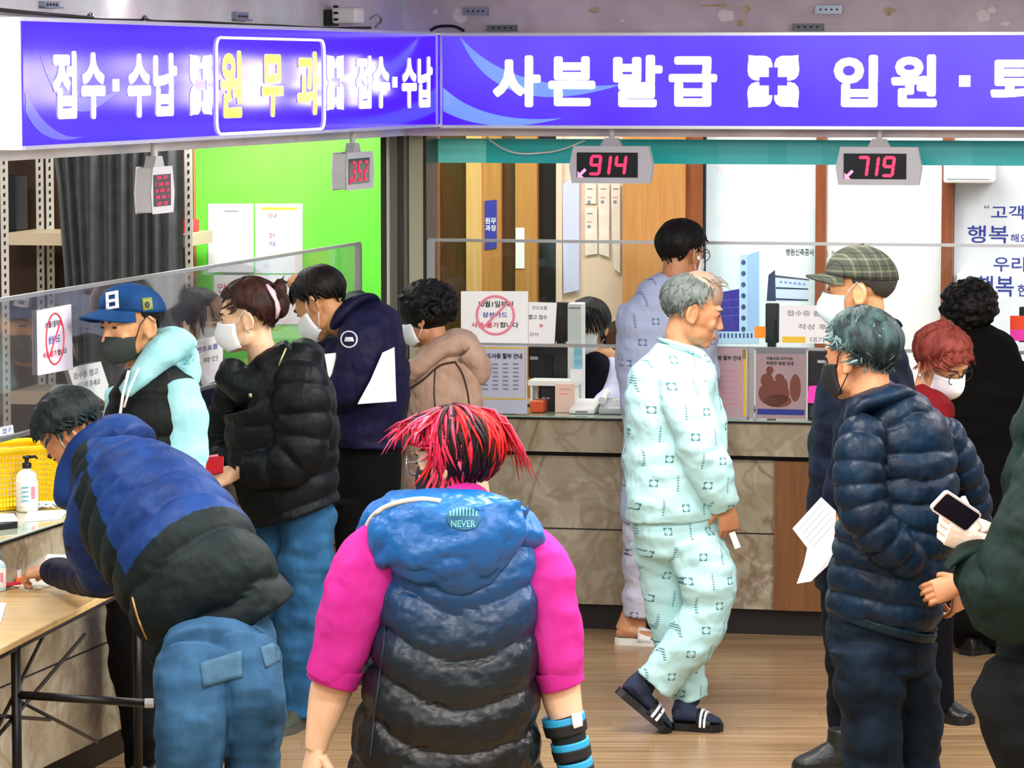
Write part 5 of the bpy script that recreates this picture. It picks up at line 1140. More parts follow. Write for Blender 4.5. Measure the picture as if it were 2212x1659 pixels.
st = MB(); st.tube([at(278, 800, P.d - .155), at(266, 850, P.d - .17), at(258, 905, P.d - .185)], .005, 8); st.tube([at(300, 795, P.d - .165), at(280, 840, P.d - .185), at(268, 880, P.d - .19)], .004, 8); P.raw('drawstring', st, mat('cord_white', 'f0f0ee', .7), hoodie)
vt = MB(); loft(vt, [(325, 805, .03, 68, .12), (332, 850, .02, 96, .155), (334, 930, .0, 106, .17), (334, 1010, .0, 108, .175), (330, 1090, .0, 104, .17)], P.d, puff=quilt(.115, .016, 0, .02), step=.007, n=36)
vm = P.part('vest', vt, fabric('vest_black', '0a1110', .55, (14, .5), '101a18'), .0065, 2, [(.008, .06)])
tr = MB(); loft(tr, [(325, 1060, 0, 95, .15), (318, 1180, 0, 88, .14), (300, 1280, .0, 72, .13)], P.d, puff=folds(.01)); loft(tr, [(285, 1240, 0, 58, .11), (282, 1400, -.02, 52, .10), (306, 1560, -.03, 42, .09), (312, 1690, 0, 36, .08)], P.d, puff=folds(.012), cap=(.3, .02)); loft(tr, [(350, 1240, .05, 56, .11), (350, 1450, .05, 50, .1), (350, 1690, .05, 38, .08)], P.d, puff=folds(.012), cap=(.3, .02))
P.part('trousers', tr, black_trouser, .007, 2, [(.01, .08)])
shoe(P, 325, 1708, 240, 1722, None, black_plastic, sole_black); shoe(P, 365, 1695, 285, 1705, None, black_plastic, sole_black)

# ---- the woman in the black puffer
P = Person(640, 12.6, 'person in long black puffer jacket and wide jeans with hair held up by a clip', skin_pale)
P.head(536, 682, 0, 84, 8, 0, 1.10, neck=(572, 775, .02), nr=.05)
P.hand(512, 1022, -.10, (-.95, .0, -.25), (-.15, -.75, .6), side=1, curl=(.6, .65, .7, .7), thumb=.7, sz=1.0)
P.skinloft([(590, 790, .02, 50, .08), (615, 950, 0, 65, .1), (635, 1080, 0, 60, .1)]); P.skinloft([(640, 840, -.1, 36, .05), (650, 940, -.14, 34, .05), (590, 1012, -.15, 24, .035), (515, 1018, -.11, 17, .024)])
P.body(); P.eyes('2a1a12')
P.mask(mask_white, top=-.014, beak=.03)
hair_br = mat('hair_brown_dark', '24120d', .55, spec=.22, bump=(60, .5, (1, 1, .3)), var=(40, '3e2018', (1, 1, .3), .4, .75))
def strand_back(az, el, R): return 0
ho = P.hair([(0, 44), (30, 42), (55, 26), (72, 4), (88, 0), (105, -16), (125, -34), (180, -42)], hair_br, th=.018, locks=150, ll=(.03, .07), lw=.006, rough=.005, seed=5, wild=.3)
bn = MB(); R_ = random.Random(4)
bn.ell([*P.h(0, -.108, .03)], (.05, .04, .06), P.HM); bn.ell([*P.h(0, -.115, .07)], (.035, .03, .035), P.HM)
for k in range(26):
    a = R_.uniform(-1, 1); q = P.h(R_.uniform(-.04, .04), -.105, R_.uniform(.02, .09)); bn.tube([q, q + P.HM @ V((a * .03, -.02, .02)), q + P.HM @ V((a * .05, -.03 - R_.random() * .03, R_.uniform(.01, .05)))], [.006, .005, .001], 6)
P.part('hair_bun', bn, hair_br, .005, 1, parent=ho)
cp = MB()
for sx in (-.028, -.046):
    cp.tube([P.h(sx, -.085, .095), P.h(sx - .012, -.100, .07), P.h(sx - .015, -.112, .04), P.h(sx - .01, -.112, .01), P.h(sx, -.10, -.02)], [.006, .012, .010, .012, .005], 8, flat=.6)
P.raw('hair_clip', cp, mat('clip_pink', 'd9b8c4', .35), ho)
ea = MB(); ea.ell([*P.h(-.083, -.008, -.048)], (.004, .004, .006), n=8); P.raw('earring', ea, alu)
jk = MB(); F1 = quilt(.088, .017, 0, .02)
loft(jk, [(545, 812, .0, 58, .10), (590, 838, .0, 112, .16), (608, 900, .0, 122, .175), (612, 990, .0, 120, .18), (625, 1060, .0, 108, .18), (640, 1108, .0, 98, .175)], P.d, puff=quilt(.105, .016), step=.007, n=36, cap=(.3, .05))
loft(jk, [(655, 800, -.12, 50, .075), (652, 850, -.15, 62, .085), (655, 930, -.16, 62, .085), (640, 985, -.17, 56, .08), (590, 1015, -.17, 46, .07), (530, 1012, -.14, 34, .055)], P.d, puff=F1, step=.006)
loft(jk, [(510, 850, .12, 45, .08), (482, 950, .15, 45, .07), (500, 1010, .05, 36, .06)], P.d, puff=F1, step=.008)
loft(jk, [(668, 745, .0, 30, .10), (655, 775, .0, 50, .13), (612, 800, .0, 60, .13), (560, 835, -.02, 55, .12), (505, 815, -.03, 36, .08), (505, 780, -.02, 22, .06)], P.d, puff=folds(.014), step=.008)
cuff_p = at(522, 1013, P.d - .15)
ja = P.part('jacket', jk, [puff_black], .0065, 2, [(.008, .06)])
zt_ = MB(); zt_.tube([at(618, 752, P.d - .14), at(608, 775, P.d - .15), at(602, 790, P.d - .15)], .004, 6); P.raw('zip_pull', zt_, mat('zip_olive', 'a7a878', .4, .4), ja); zt_ = MB(); zt_.tube([at(540, 850, P.d - .2), at(542, 858, P.d - .2)], .006, 6); P.raw('zip_pull', zt_, mat('zip_olive', 'a7a878'), ja)
tr = MB(); loft(tr, [(660, 1090, 0, 62, .13), (662, 1180, -.02, 62, .12), (655, 1300, -.03, 56, .11), (648, 1420, -.03, 50, .10), (645, 1540, -.02, 46, .095)], P.d, puff=folds(.015, 9), cap=(.3, .02))
loft(tr, [(600, 1090, .1, 62, .12), (595, 1300, .12, 55, .11), (592, 1530, .14, 46, .09)], P.d, puff=folds(.012), cap=(.3, .02))
def c3(p): return 1 if p.y > P.d + .07 and p.x < at(612, 1200, P.d).x else 0
P.part('jeans', tr, [jean2, fabric('jeans_dark_leg', '0c1420', .85)], .006, 2, [(.007, .06)])
shm = mat('shoe_olive', '3a4034', .6)
shoe(P, 672, 1560, 590, 1592, None, shm, mat('sole_grey', '4c4a44', .7)); shoe(P, 618, 1532, 545, 1552, None, shm, sole_black)

# ---- the balding man in the navy jacket
P = Person(790, 13.6, 'person in navy jacket with a round sleeve badge looking down at the counter', skin_mid)
P.head(690, 652, 0, 66, 36, 0, 1.12, neck=(765, 712, .02))
P.hand(700, 790, .05, (-.9, .1, -.2), (0, -.5, .8), side=1, curl=(.5, .5, .6, .6), thumb=.6)
P.skinloft([(775, 700, .02, 45, .08), (788, 850, 0, 60, .1), (792, 950, 0, 50, .09)])
P.body(); P.eyes('1a1210'); P.mask(mask_white, top=-.016, beak=.034)
hb = mat('hair_black_gloss', '0a0808', .55, spec=.22, bump=(60, .4, (1, 1, .3)), var=(40, '221814', (1, 1, .3), .5, .8))
P.hair([(0, 30), (30, 34), (60, 20), (76, -4), (92, -4), (110, -16), (130, -36), (180, -44)], hb, th=.015, locks=140, ll=(.04, .07), lw=.006, rough=.004, seed=8, wild=.2)
sc_ = MB(); q = MB()
for k in range(9):
    for j in range(5): pass
sc_.ell([*P.h(-.030, .022, .106)], (.034, .036, .024), Matrix.Rotation(0, 3, 'X') @ P.HM, 16); P.raw('bald_patch', sc_, skin_mid)
jk = MB()
loft(jk, [(752, 690, .02, 40, .09), (780, 712, .01, 84, .14), (790, 790, .0, 92, .16), (795, 870, .0, 90, .17), (795, 925, .0, 82, .165), (795, 962, .0, 78, .16)], P.d, puff=folds(.012), n=32, cap=(.3, .05))
loft(jk, [(788, 690, -.10, 48, .07), (782, 745, -.16, 56, .075), (762, 815, -.18, 48, .07), (738, 852, -.17, 40, .06), (710, 858, -.12, 32, .05)], P.d, puff=folds(.012))
loft(jk, [(725, 735, .12, 40, .07), (715, 800, .14, 36, .06), (705, 850, .08, 30, .05)], P.d, puff=folds(.01))
navy_j = fabric('jacket_navy', '14143c', .6, (12, .6), '1b1b4a')
ja = P.part('jacket', jk, navy_j, .0065, 2, [(.012, .07)])
co_ = MB(); loft(co_, [(722, 702, -.07, 10, .05), (738, 680, -.08, 16, .05), (764, 656, -.02, 16, .09), (788, 650, .05, 14, .09), (800, 672, .06, 12, .08)], P.d); P.part('collar', co_, navy_j, .006, 2, parent=ja)
tn = bvh(ja); bq = drape(P, ja, [(736, 715), (772, 715), (772, 751), (736, 751)], navy_j, 'sleeve_badge', ja, 8, 8, .003, True, tn)
seam(P, ja, [(754 + 17 * cos(k * pi / 8), 733 + 17 * sin(k * pi / 8)) for k in range(17)], .004, mat('badge_silver', 'c8ccd8', .4), 'badge_ring', bq, tn); drape(P, ja, [(746, 728), (762, 728), (765, 738), (743, 738)], mat('badge_silver', 'c8ccd8'), 'badge_mark', bq, 4, 4, .005, False, tn)
tr = MB(); loft(tr, [(795, 950, 0, 74, .13), (795, 1040, 0, 72, .13), (795, 1120, 0, 68, .12)], P.d); loft(tr, [(765, 1080, -.03, 48, .1), (770, 1250, -.02, 42, .09), (770, 1462, 0, 34, .08)], P.d, cap=(.3, .02)); loft(tr, [(830, 1080, .04, 46, .1), (825, 1250, .04, 42, .09), (825, 1450, .05, 34, .08)], P.d, cap=(.3, .02)); P.part('trousers', tr, black_trouser, .007, 2)
shoe(P, 790, 1474, 715, 1482, None, black_plastic, sole_black); shoe(P, 845, 1462, 775, 1470, None, black_plastic, sole_black)

# ---- the woman with curly black hair and the beige coat
P = Person(955, 14.0, 'person with short curly black hair and beige hooded coat', skin)
P.head(918, 682, 0, 66, 16, 0, 1.0, neck=(940, 760, .0), nr=.05)
P.skinloft([(945, 770, .02, 35, .08), (952, 950, 0, 55, .1), (955, 1100, 0, 50, .09)])
P.body(); P.eyes(); P.mask(mask_white, top=-.016, beak=.034)
P.curls([(0, 34), (40, 30), (70, 0), (95, -30), (130, -44), (180, -52)], mat('hair_black_curl', '070606', .55, spec=.22, bump=(40, .8)), n=210, r=(.010, .019), rad_=(.098, .118, .102), cen=(0, -.018, .030))
jk = MB(); loft(jk, [(932, 752, .0, 42, .09), (950, 795, .0, 78, .14), (958, 860, .0, 82, .16), (958, 950, .0, 84, .165), (958, 1060, .0, 86, .17), (958, 1130, .0, 86, .17)], P.d, puff=folds(.01), n=30)
loft(jk, [(1000, 790, -.06, 34, .07), (1005, 870, -.09, 36, .07), (985, 950, -.12, 34, .065), (935, 985, -.14, 28, .05)], P.d, puff=folds(.012)); loft(jk, [(905, 790, .1, 34, .07), (890, 880, .1, 34, .06), (895, 970, .02, 28, .05)], P.d, puff=folds(.01))
beige = fabric('coat_beige', 'a98a76', .95, (40, .5), 'b89a86', .1)
ja = P.part('coat', jk, beige, .0065, 2, [(.009, .06)])
hd = MB(); loft(hd, [(884, 812, -.13, 14, .04), (912, 785, -.13, 20, .06), (952, 752, -.08, 26, .09), (996, 742, -.03, 34, .12), (1026, 782, -.03, 34, .12), (1034, 830, -.04, 18, .07)], P.d, puff=folds(.012)); P.part('hood', hd, beige, .006, 2, [(.008, .05)], parent=ja)
tn = bvh(ja); dk = mat('seam_dark', '3a2a20', .8); seam(P, ja, [(880, 842), (912, 822), (950, 790), (985, 782)], .005, dk, 'hood_seam', ja, tn); seam(P, ja, [(985, 785), (1000, 810), (1012, 860), (1014, 920)], .004, dk, 'sleeve_seam', ja, tn); seam(P, ja, [(940, 800), (938, 850), (942, 905)], .003, dk, 'back_seam', ja, tn)
tr = MB(); loft(tr, [(935, 1100, 0, 44, .1), (935, 1250, 0, 38, .08), (935, 1440, 0, 32, .07)], P.d, cap=(.3, .02)); loft(tr, [(978, 1100, 0.04, 44, .1), (978, 1250, .04, 38, .08), (978, 1430, .05, 32, .07)], P.d, cap=(.3, .02)); P.part('trousers', tr, black_trouser, .007, 2)
shoe(P, 945, 1448, 895, 1446, None, black_plastic, sole_black); shoe(P, 990, 1436, 940, 1434, None, black_plastic, sole_black)
# ---- the woman with pink hair in the foreground
P = Person(985, 9.1, 'person with pink and black hair wearing a blue to black padded vest over magenta top', skin_pale)
P.head(982, 990, 0, 58, 8, 0, 1.12, neck=(990, 1120, .0), nr=.058)
P.hand(684, 1612, -.02, (-.22, .05, -1), (-.85, -.5, .1), side=-1, curl=(.35, .4, .45, .5), thumb=.35, sz=1.08)
P.hand(1238, 1640, -.02, (.05, .05, -1), (.85, -.5, .0), side=1, curl=(.3, .35, .4, .45), thumb=.3, sz=1.05)
F0 = MB()
for secs in ([(735, 1440, -.01, 47, .058), (715, 1490, -.02, 46, .056), (700, 1545, -.02, 38, .047), (688, 1590, -.02, 29, .036), (684, 1618, -.02, 25, .026)], [(1205, 1440, -.01, 46, .058), (1212, 1500, -.02, 44, .055), (1226, 1560, -.02, 36, .046), (1236, 1610, -.02, 29, .036), (1239, 1645, -.02, 25, .026)]):
    loft(P.hb, secs, P.d, n=22, step=.012, cap=(.2, .2))
P.skinloft([(990, 1130, 0, 70, .08), (990, 1400, 0, 110, .12), (980, 1640, 0, 110, .13)])
P.body(.0045); P.eyes(); P.mask(mask_black, top=-.016, beak=.02)
P.glasses(mat('wire_frame', 'c8ccd0', .25, .9), .026)
hp = mat('hair_hot_pink', 'd81440', .55, spec=.5, bump=(120, .35, (1, 1, .25)), var=(60, 'c4204c', (1, 1, .2), .4, .7)); hr = mat('hair_red', 'cc1420', .55, spec=.22, bump=(120, .35, (1, 1, .25)), var=(60, 'c02012', (1, 1, .2), .4, .7)); hk = mat('hair_root_black', '120608', .55, spec=.22, bump=(120, .4, (1, 1, .25)), var=(50, '2c1014', (1, 1, .2), .4, .8)); hl = mat('hair_light_pink', 'f4688c', .55, spec=.22, bump=(120, .3, (1, 1, .25)))
def pinkfn(az, el, R):                    # azimuth runs from the face, positive to the wearer's right
    q = R.random()
    if -166 < az < -116 and el < 66: return 2 if q < .84 else 0 if q < .94 else 1
    if -116 <= az < -20: return 0 if q < .58 else 2 if q < .80 else 3 if q < .90 else 1
    if az > 60 or az <= -166: return 1 if q < .70 else 0 if q < .82 else 2
    return 0 if q < .6 else 1
ho = P.hair([(0, 36), (40, 28), (60, 12), (76, -8), (98, -40), (130, -52), (180, -58)], [hp, hr, hk, hl], th=.017, locks=1100, ll=(.07, .15), lw=.0052, rough=.005, seed=11, wild=.32, fn=pinkfn, droop=1.1, lift=.011, clip=(-84, 30, 8))
for p in ho.data.polygons[:72 * 27]:
    az_ = (p.index % 72) * 5 - 180; p.material_index = 2
fl = MB(); R_ = random.Random(21); fl_r = MB()          # wispy locks flicking out over the left temple and the right side
for k in range(100):
    side_ = -1 if k < 66 else 1; az = -R_.uniform(8, 84) if side_ < 0 else R_.uniform(110, 160); e = R_.uniform(38, 72) if side_ < 0 else R_.uniform(18, 60); a, ee = rad(az), rad(e)
    q0 = V((sin(a) * cos(ee) * .100, cos(a) * cos(ee) * .118 - .012, .026 + sin(ee) * .104)); dr = V((sin(a), cos(a), 0))
    l = (R_.uniform(.06, .115) if side_ < 0 else R_.uniform(.05, .09)); dz = R_.uniform(-.3, .1) if side_ < 0 else R_.uniform(-1.5, -1.0)
    o1 = q0 + dr * l * .40 + V((0, 0, -.010)); o2 = q0 + dr * l * .72 + V((0, 0, l * (-.2 + dz * .55))); o3 = q0 + dr * l * R_.uniform(.74, 1.05) + V((0, 0, l * (-.4 + dz)))
    (fl if side_ < 0 else fl_r).tube([P.h(*q0), P.h(*o1), P.h(*o2), P.h(*o3)], [.004, .006, .0045, .001], 6, R_.choice((0, 0, 3, 2, 1)) if side_ < 0 else R_.choice((1, 1, 0)), flat=.45, up=P.HM @ V((0, 0, 1)))
P.raw('fringe', fl, [hp, hr, hk, hl], ho); P.raw('fringe', fl_r, [hp, hr, hk, hl], ho)
mag = fabric('top_magenta', 'b82484', .85, (10, .35), 'c23090')
tp = MB(); F1 = folds(.010)
loft(tp, [(838, 1165, -.02, 56, .075), (802, 1215, -.05, 76, .09), (765, 1300, -.06, 76, .092), (740, 1390, -.06, 66, .085), (716, 1462, -.05, 54, .072)], P.d, puff=F1, cap=(.5, .05))
loft(tp, [(1130, 1175, .02, 56, .075), (1165, 1225, .0, 70, .09), (1186, 1310, -.02, 66, .09), (1204, 1400, -.03, 60, .082), (1212, 1468, -.03, 49, .07)], P.d, puff=F1, cap=(.5, .05))
loft(tp, [(990, 1075, .0, 70, .085), (990, 1110, .0, 88, .10), (990, 1200, .0, 130, .12), (990, 1500, .0, 130, .13)], P.d)
to = P.part('top', tp, mag, .006, 2, [(.006, .06)])
for c, rx in (((722, 1440), 62), ((1209, 1446), 56)): 
    cf = MB(); loft(cf, [(c[0] + 6 * (1 if c[0] < 900 else -1), c[1] - 4, -.05 if c[0] < 900 else -.03, rx, .079), (c[0] - 6 * (1 if c[0] < 900 else -1), c[1] + 36, -.05 if c[0] < 900 else -.03, rx - 5, .074)], P.d, cap=(0, 0), step=.008); P.part('cuff', cf, mag, .005, 1, parent=to)
sb = MB(); sb.tube([at(676, 1430, P.d - .06), at(668, 1452, P.d - .06)], .006, 6); P.raw('sleeve_stripe', sb, mat('stripe_navy', '1a1430', .7), to)
def vest_mat():
    m = mat('vest_blue_fade', '1d5f9c', .36, spec=.4, bump=(13, .5, (.6, .6, 1.2)))
    t = m.node_tree; b = t.nodes['Principled BSDF']; x, y, z = coords(m)
    r = t.nodes.new('ShaderNodeValToRGB'); mr = t.nodes.new('ShaderNodeMapRange'); mr.inputs[1].default_value = .60; mr.inputs[2].default_value = 1.32; t.links.new(z.k, mr.inputs[0]); t.links.new(mr.outputs[0], r.inputs[0])
    e = r.color_ramp.elements; e[0].position = .12; e[0].color = lin('070809'); e[1].position = 1; e[1].color = lin('1468b4')
    for p_, c_ in ((.38, '0c1a22'), (.55, '0f3050'), (.75, '10508c')): q = e.new(p_); q.color = lin(c_)
    t.links.new(r.outputs[0], b.inputs['Base Color']); return m
vmt = vest_mat()
vt = MB(); Q = quilt(.122, .022, .085, .05, .012)
loft(vt, [(990, 1150, .02, 130, .11), (992, 1200, .0, 168, .15), (990, 1290, -.01, 178, .175), (985, 1400, -.01, 182, .195), (975, 1500, -.01, 190, .205), (965, 1590, -.01, 200, .21), (962, 1680, -.01, 212, .21), (962, 1740, -.01, 214, .21)], P.d, puff=Q, step=.006, n=56, sq=2.7, cap=(.3, .03))
ve = P.part('vest', vt, vmt, .005, 1, [(.010, .045)])
hd = MB()
loft(hd, [(788, 1190, .08, 16, .05), (806, 1140, .05, 34, .08), (870, 1112, -.03, 52, .09), (985, 1124, -.12, 66, .09), (1070, 1138, -.08, 60, .09), (1130, 1152, .0, 44, .08), (1148, 1192, .06, 32, .06)], P.d, n=30, step=.006, puff=folds(.010, 13))
loft(hd, [(970, 1094, -.09, 146, .07), (970, 1135, -.12, 176, .09), (985, 1180, -.150, 158, .075), (998, 1230, -.150, 112, .06), (1008, 1266, -.14, 60, .045)], P.d, n=36, step=.006, puff=quilt(.085, .016, .03, .0, .09), sq=2.2, cap=(.6, .3))
hoo = P.part('hood', hd, vmt, .005, 1, [(.013, .05)], parent=ve)
seam(P, hoo, [(786, 1196), (789, 1150), (808, 1112), (850, 1088), (905, 1078), (952, 1082)], .007, mat('piping_cream', 'e2d8c8', .5), 'hood_piping')
tn = bvh(hoo); pt_ = drape(P, hoo, [(962, 1090), (1040, 1094), (1038, 1148), (964, 1144)], mat('patch_blue', '23648f', .6), 'hood_patch', hoo, 12, 12, .004, True, tn)
pmk = mat('patch_mark', '6ab4be', .6)
for k in range(-4, 5):
    hgt = 22 * math.sqrt(1 - (k / 5.2) ** 2); x0 = 1001 + k * 7; drape(P, hoo, [(x0 - 2, 1118 - hgt), (x0 + 2, 1118 - hgt), (x0 + 2, 1116), (x0 - 2, 1116)], pmk, 'patch_bar', pt_, 1, 4, .006, False, tn)
vs, fs = text_geo('NEVER', .03); xa, xb = min(q.x for q in vs), max(q.x for q in vs); el = MB(); q_ = []
for q in vs:
    r_ = ray(1001 + ((q.x - xa) / (xb - xa) - .5) * 54, 1138 - q.y * 20).normalized(); h_ = tn.ray_cast(V((0, 0, H)), r_)[0]; q_.append((h_ if h_ else at(1001, 1130, P.d)) - r_ * .0065)
el.add(q_, fs); P.raw('patch_word', el, pmk, pt_, smooth=False)
wr_ = MB(); loft(wr_, [(985, 1062, -.02, 66, .075), (990, 1090, -.03, 74, .085), (1000, 1112, -.02, 70, .09)], P.d, puff=folds(.008)); P.part('neckline', wr_, mag, .005, 2, parent=to)
seam(P, ve, [(834, 1290), (828, 1400), (812, 1520), (800, 1640)], .003, mat('vest_seam', '0c1c2c', .6), 'side_seam')
# wrist brace
br = MB(); loft(br, [(1214, 1545, -.02, 45, .058), (1228, 1590, -.02, 39, .051), (1240, 1650, -.02, 33, .045), (1246, 1700, -.02, 33, .04)], P.d, n=24, cap=(.02, .02)); bo = P.part('wrist_brace', br, mat('brace_black', '101214', .8), .005, 1)
for v0, u0, w_ in ((1552, 1216, 49), (1606, 1230, 44), (1648, 1240, 41)):
    s_ = MB(); loft(s_, [(u0, v0 - 6, -.02, w_ - 1, .064), (u0 + 3, v0 + 8, -.02, w_ - 1.5, .062)], P.d, n=28, cap=(0, 0), step=.006); P.raw('strap', s_, mat('brace_cyan', '2aa4d8', .5), bo)
    s_ = MB(); loft(s_, [(u0 + 3, v0 + 8, -.02, w_, .064), (u0 + 8, v0 + 30, -.02, w_ - 2, .061)], P.d, n=28, cap=(0, 0), step=.006); P.raw('strap_band', s_, mat('brace_band', '0c1014', .7), bo)
s_ = MB(); loft(s_, [(1238, 1558, -.085, 17, .006), (1256, 1554, -.075, 15, .006)], P.d, n=12); P.raw('strap_tag', s_, paper, bo)
tr = MB(); loft(tr, [(970, 1690, 0, 190, .19), (970, 1790, 0, 190, .19)], P.d); loft(tr, [(890, 1760, 0, 95, .13), (890, 2080, 0, 60, .09)], P.d, cap=(.3, .02)); loft(tr, [(1060, 1760, 0, 95, .13), (1060, 2080, 0, 60, .09)], P.d, cap=(.3, .02)); P.part('trousers', tr, black_trouser, .009, 2)
shoe(P, 890, 2140, 850, 2090, None, black_plastic, sole_black); shoe(P, 1060, 2140, 1030, 2090, None, black_plastic, sole_black)

# ---- the tall patient standing at the counter
P = Person(1425, 14.42, 'person with black hair in lilac patterned hospital gown standing behind the old patient', skin)
P.head(1474, 543, 0, -44, 8, 0, 1.08, neck=(1452, 618, .0), nr=.058)
P.skinloft([(1440, 640, 0, 60, .08), (1435, 900, 0, 80, .1), (1430, 1130, 0, 75, .1)]); P.skinloft([(1398, 1110, 0, 34, .06), (1378, 1250, 0, 26, .05), (1372, 1350, 0, 24, .045), (1370, 1372, -.01, 30, .05)], cap=(.3, .4)); P.skinloft([(1465, 1110, .0, 34, .06), (1462, 1250, .0, 26, .05), (1462, 1370, .0, 24, .045)])
P.body(); P.eyes()
P.hair([(0, 28), (40, 30), (62, 14), (78, -6), (92, -4), (108, -14), (128, -36), (180, -44)], mat('hair_jet', '0a0909', .55, spec=.22, bump=(80, .6, (1, 1, .4)), var=(50, '1a1614', (1, 1, .4), .5, .8)), th=.016, locks=150, ll=(.03, .05), lw=.006, rough=.004, seed=12, wild=.3)
P.glasses(mat('wire_dark', '2a2a2e', .3, .6))
P.mask(mask_white, top=-.02, beak=.02)
eb = MB(); eb.ell([*P.h(.085, .0, -.022)], (.008, .008, .010), n=10); P.raw('earbud', eb, white_plastic)
jk = MB(); loft(jk, [(1420, 606, .0, 45, .085), (1432, 640, .0, 92, .12), (1440, 700, .0, 106, .135), (1442, 820, .0, 104, .15), (1445, 950, .0, 102, .155), (1445, 1080, .0, 104, .16), (1445, 1125, .0, 104, .16)], P.d, puff=folds(.012), n=32, cap=(.3, .05))
loft(jk, [(1515, 690, .0, 34, .07), (1527, 770, .03, 24, .06), (1530, 860, .06, 22, .055), (1520, 900, .16, 20, .05)], P.d, puff=folds(.014)); loft(jk, [(1365, 670, .0, 34, .07), (1362, 780, .06, 30, .06), (1372, 860, .14, 26, .05)], P.d, puff=folds(.012))
P.part('gown', jk, gown2, .0065, 2, [(.012, .07)])
tr = MB(); loft(tr, [(1440, 1100, .02, 92, .13), (1440, 1160, .02, 90, .13)], P.d); loft(tr, [(1392, 1130, -.01, 46, .10), (1382, 1230, -.01, 36, .09), (1378, 1330, -.01, 32, .08)], P.d, puff=folds(.012), cap=(.3, .02)); loft(tr, [(1475, 1130, .02, 46, .10), (1468, 1230, .02, 38, .09), (1466, 1330, .02, 33, .08)], P.d, puff=folds(.012), cap=(.3, .02)); P.part('trousers', tr, gown_t2, .0065, 2, [(.012, .06)])
def slipper(P, hu, hv, tu, tv, m_sole, m_strap, d=None, up=None, wid=.1, stripes=False, sock=None, ank=None, ank_r=.043):
    hp, tp = (onz(hu, hv, .0), onz(tu, tv, .0)) if d is None else (at(hu, hv, d), at(tu, tv, d))
    y = (tp - hp).normalized(); L = (tp - hp).length; x = y.cross(V(up) if up else V((0, 0, 1))).normalized(); z = x.cross(y)
    if z.z < 0 and up is None: z = -z
    def W(a, b, c): return hp + x * a + y * b + z * c
    poly = [(wid * a, L * b) for a, b in ((.30, .01), (.40, .1), (.40, .4), (.47, .65), (.46, .85), (.30, .97), (.06, 1.0))]; poly += [(-a, b) for a, b in poly[::-1]]
    so = MB(); so.prism(poly, hp, x, y, z, .028); s0 = P.raw('slipper', so, m_sole, smooth=False)
    st = MB(); rr = []
    for b in (.52, .60, .70, .80): rr.append([W(wid * .50 * cos(k * pi / 12), L * b, .020 + (.062 - (b - .52) * .09) * sin(k * pi / 12)) for k in range(13)] + [W(wid * .44 * cos(k * pi / 12), L * b, .016 + (.052 - (b - .52) * .09) * sin(k * pi / 12)) for k in range(12, -1, -1)])
    st.rings(rr); P.raw('strap', st, m_strap, s0)
    if stripes:
        for b in (.585, .665):
            q = MB(); q.rings([[W(wid * .505 * cos(k * pi / 12), L * bb, .021 + (.0645 - (b - .52) * .09) * sin(k * pi / 12)) for k in range(13)] + [W(wid * .49 * cos(k * pi / 12), L * bb, .018 + (.060 - (b - .52) * .09) * sin(k * pi / 12)) for k in range(12, -1, -1)] for bb in (b, b + .042)]); P.raw('stripe', q, paper, s0, smooth=False)
    ft = MB(); prof = [(.03, .030, .034), (.10, .038, .050), (.24, .038, .062), (.40, .038, .056), (.58, .042, .044), (.76, .044, .032), (.90, .034, .022), (.96, .018, .012)]
    ft.rings([[W(w_ * cos(k * pi / 8), L * f, .028 + h_ * (.5 + .5 * sin(k * pi / 8))) for k in range(16)] for f, w_, h_ in prof])
    if ank is not None: ft.tube([W(0, L * .2, .055), (W(0, L * .2, .09) + V(ank)) / 2, V(ank)], [ank_r, ank_r * .95, ank_r], 14)
    P.part('sock' if sock else 'foot', ft, sock or P.sk, .005, 2)
slipper(P, 1330, 1390, 1430, 1394, mat('slipper_white', 'e4e2de', .5), mat('slipper_white', 'e4e2de'), ank=at(1376, 1310, P.d)); slipper(P, 1425, 1378, 1520, 1381, mat('slipper_white', 'e4e2de'), mat('slipper_white', 'e4e2de'), ank=at(1466, 1300, P.d + .02))

# ---- the old patient walking
P = Person(1470, 12.5, 'elderly person with balding grey hair walking in a mint patterned hospital gown and striped slippers', skin)
P.head(1497, 668, 0, -84, 14, 0, 1.12, neck=(1468, 790, .0), nr=.05)
P.hand(1570, 1092, -.12, (.10, .0, -1), (.35, -.9, .1), side=1, curl=(.5, .55, .62, .7), thumb=.6, sz=1.0)
P.skinloft([(1460, 780, 0, 60, .08), (1450, 900, 0, 75, .1), (1455, 1100, 0, 70, .1)]); P.skinloft([(1460, 830, -.08, 32, .05), (1500, 920, -.15, 34, .05), (1540, 1030, -.15, 24, .035), (1570, 1092, -.12, 17, .022)])
P.body(); P.eyes('8a8680', .8); P.lips()
hg = mat('hair_grey', '6a716c', .55, spec=.22, bump=(90, .5, (1, 1, .4)), var=(40, '3c4644', (1, 1, .4), .35, .75))
P.hair([(0, 62), (30, 58), (52, 30), (70, 10), (84, -2), (100, -10), (122, -36), (180, -46)], hg, th=.008, locks=200, ll=(.02, .04), lw=.004, rough=.003, seed=15, wild=.2, minel=-50, top=.6)
bp = MB(); bp.ell([*P.h(0, .006, .050)], (.068 * P.hs, .080 * P.hs, .078 * P.hs), P.HM, 22); P.raw('bald_crown', bp, mat('scalp', 'a07c62', .5, bump=(60, .1), var=(14, '8f8276')))
wl = MB(); R_ = random.Random(3)
for k in range(40):
    a = R_.uniform(-.05, .05); y0 = R_.uniform(-.02, .06); q = P.h(a, y0, .126 - abs(a) * .5 - y0 * y0 * 4); wl.tube([q, q + P.HM @ V((a * .3, .022, .004)), q + P.HM @ V((a * .5, .042, -.006))], [.0022, .002, .0006], 5)
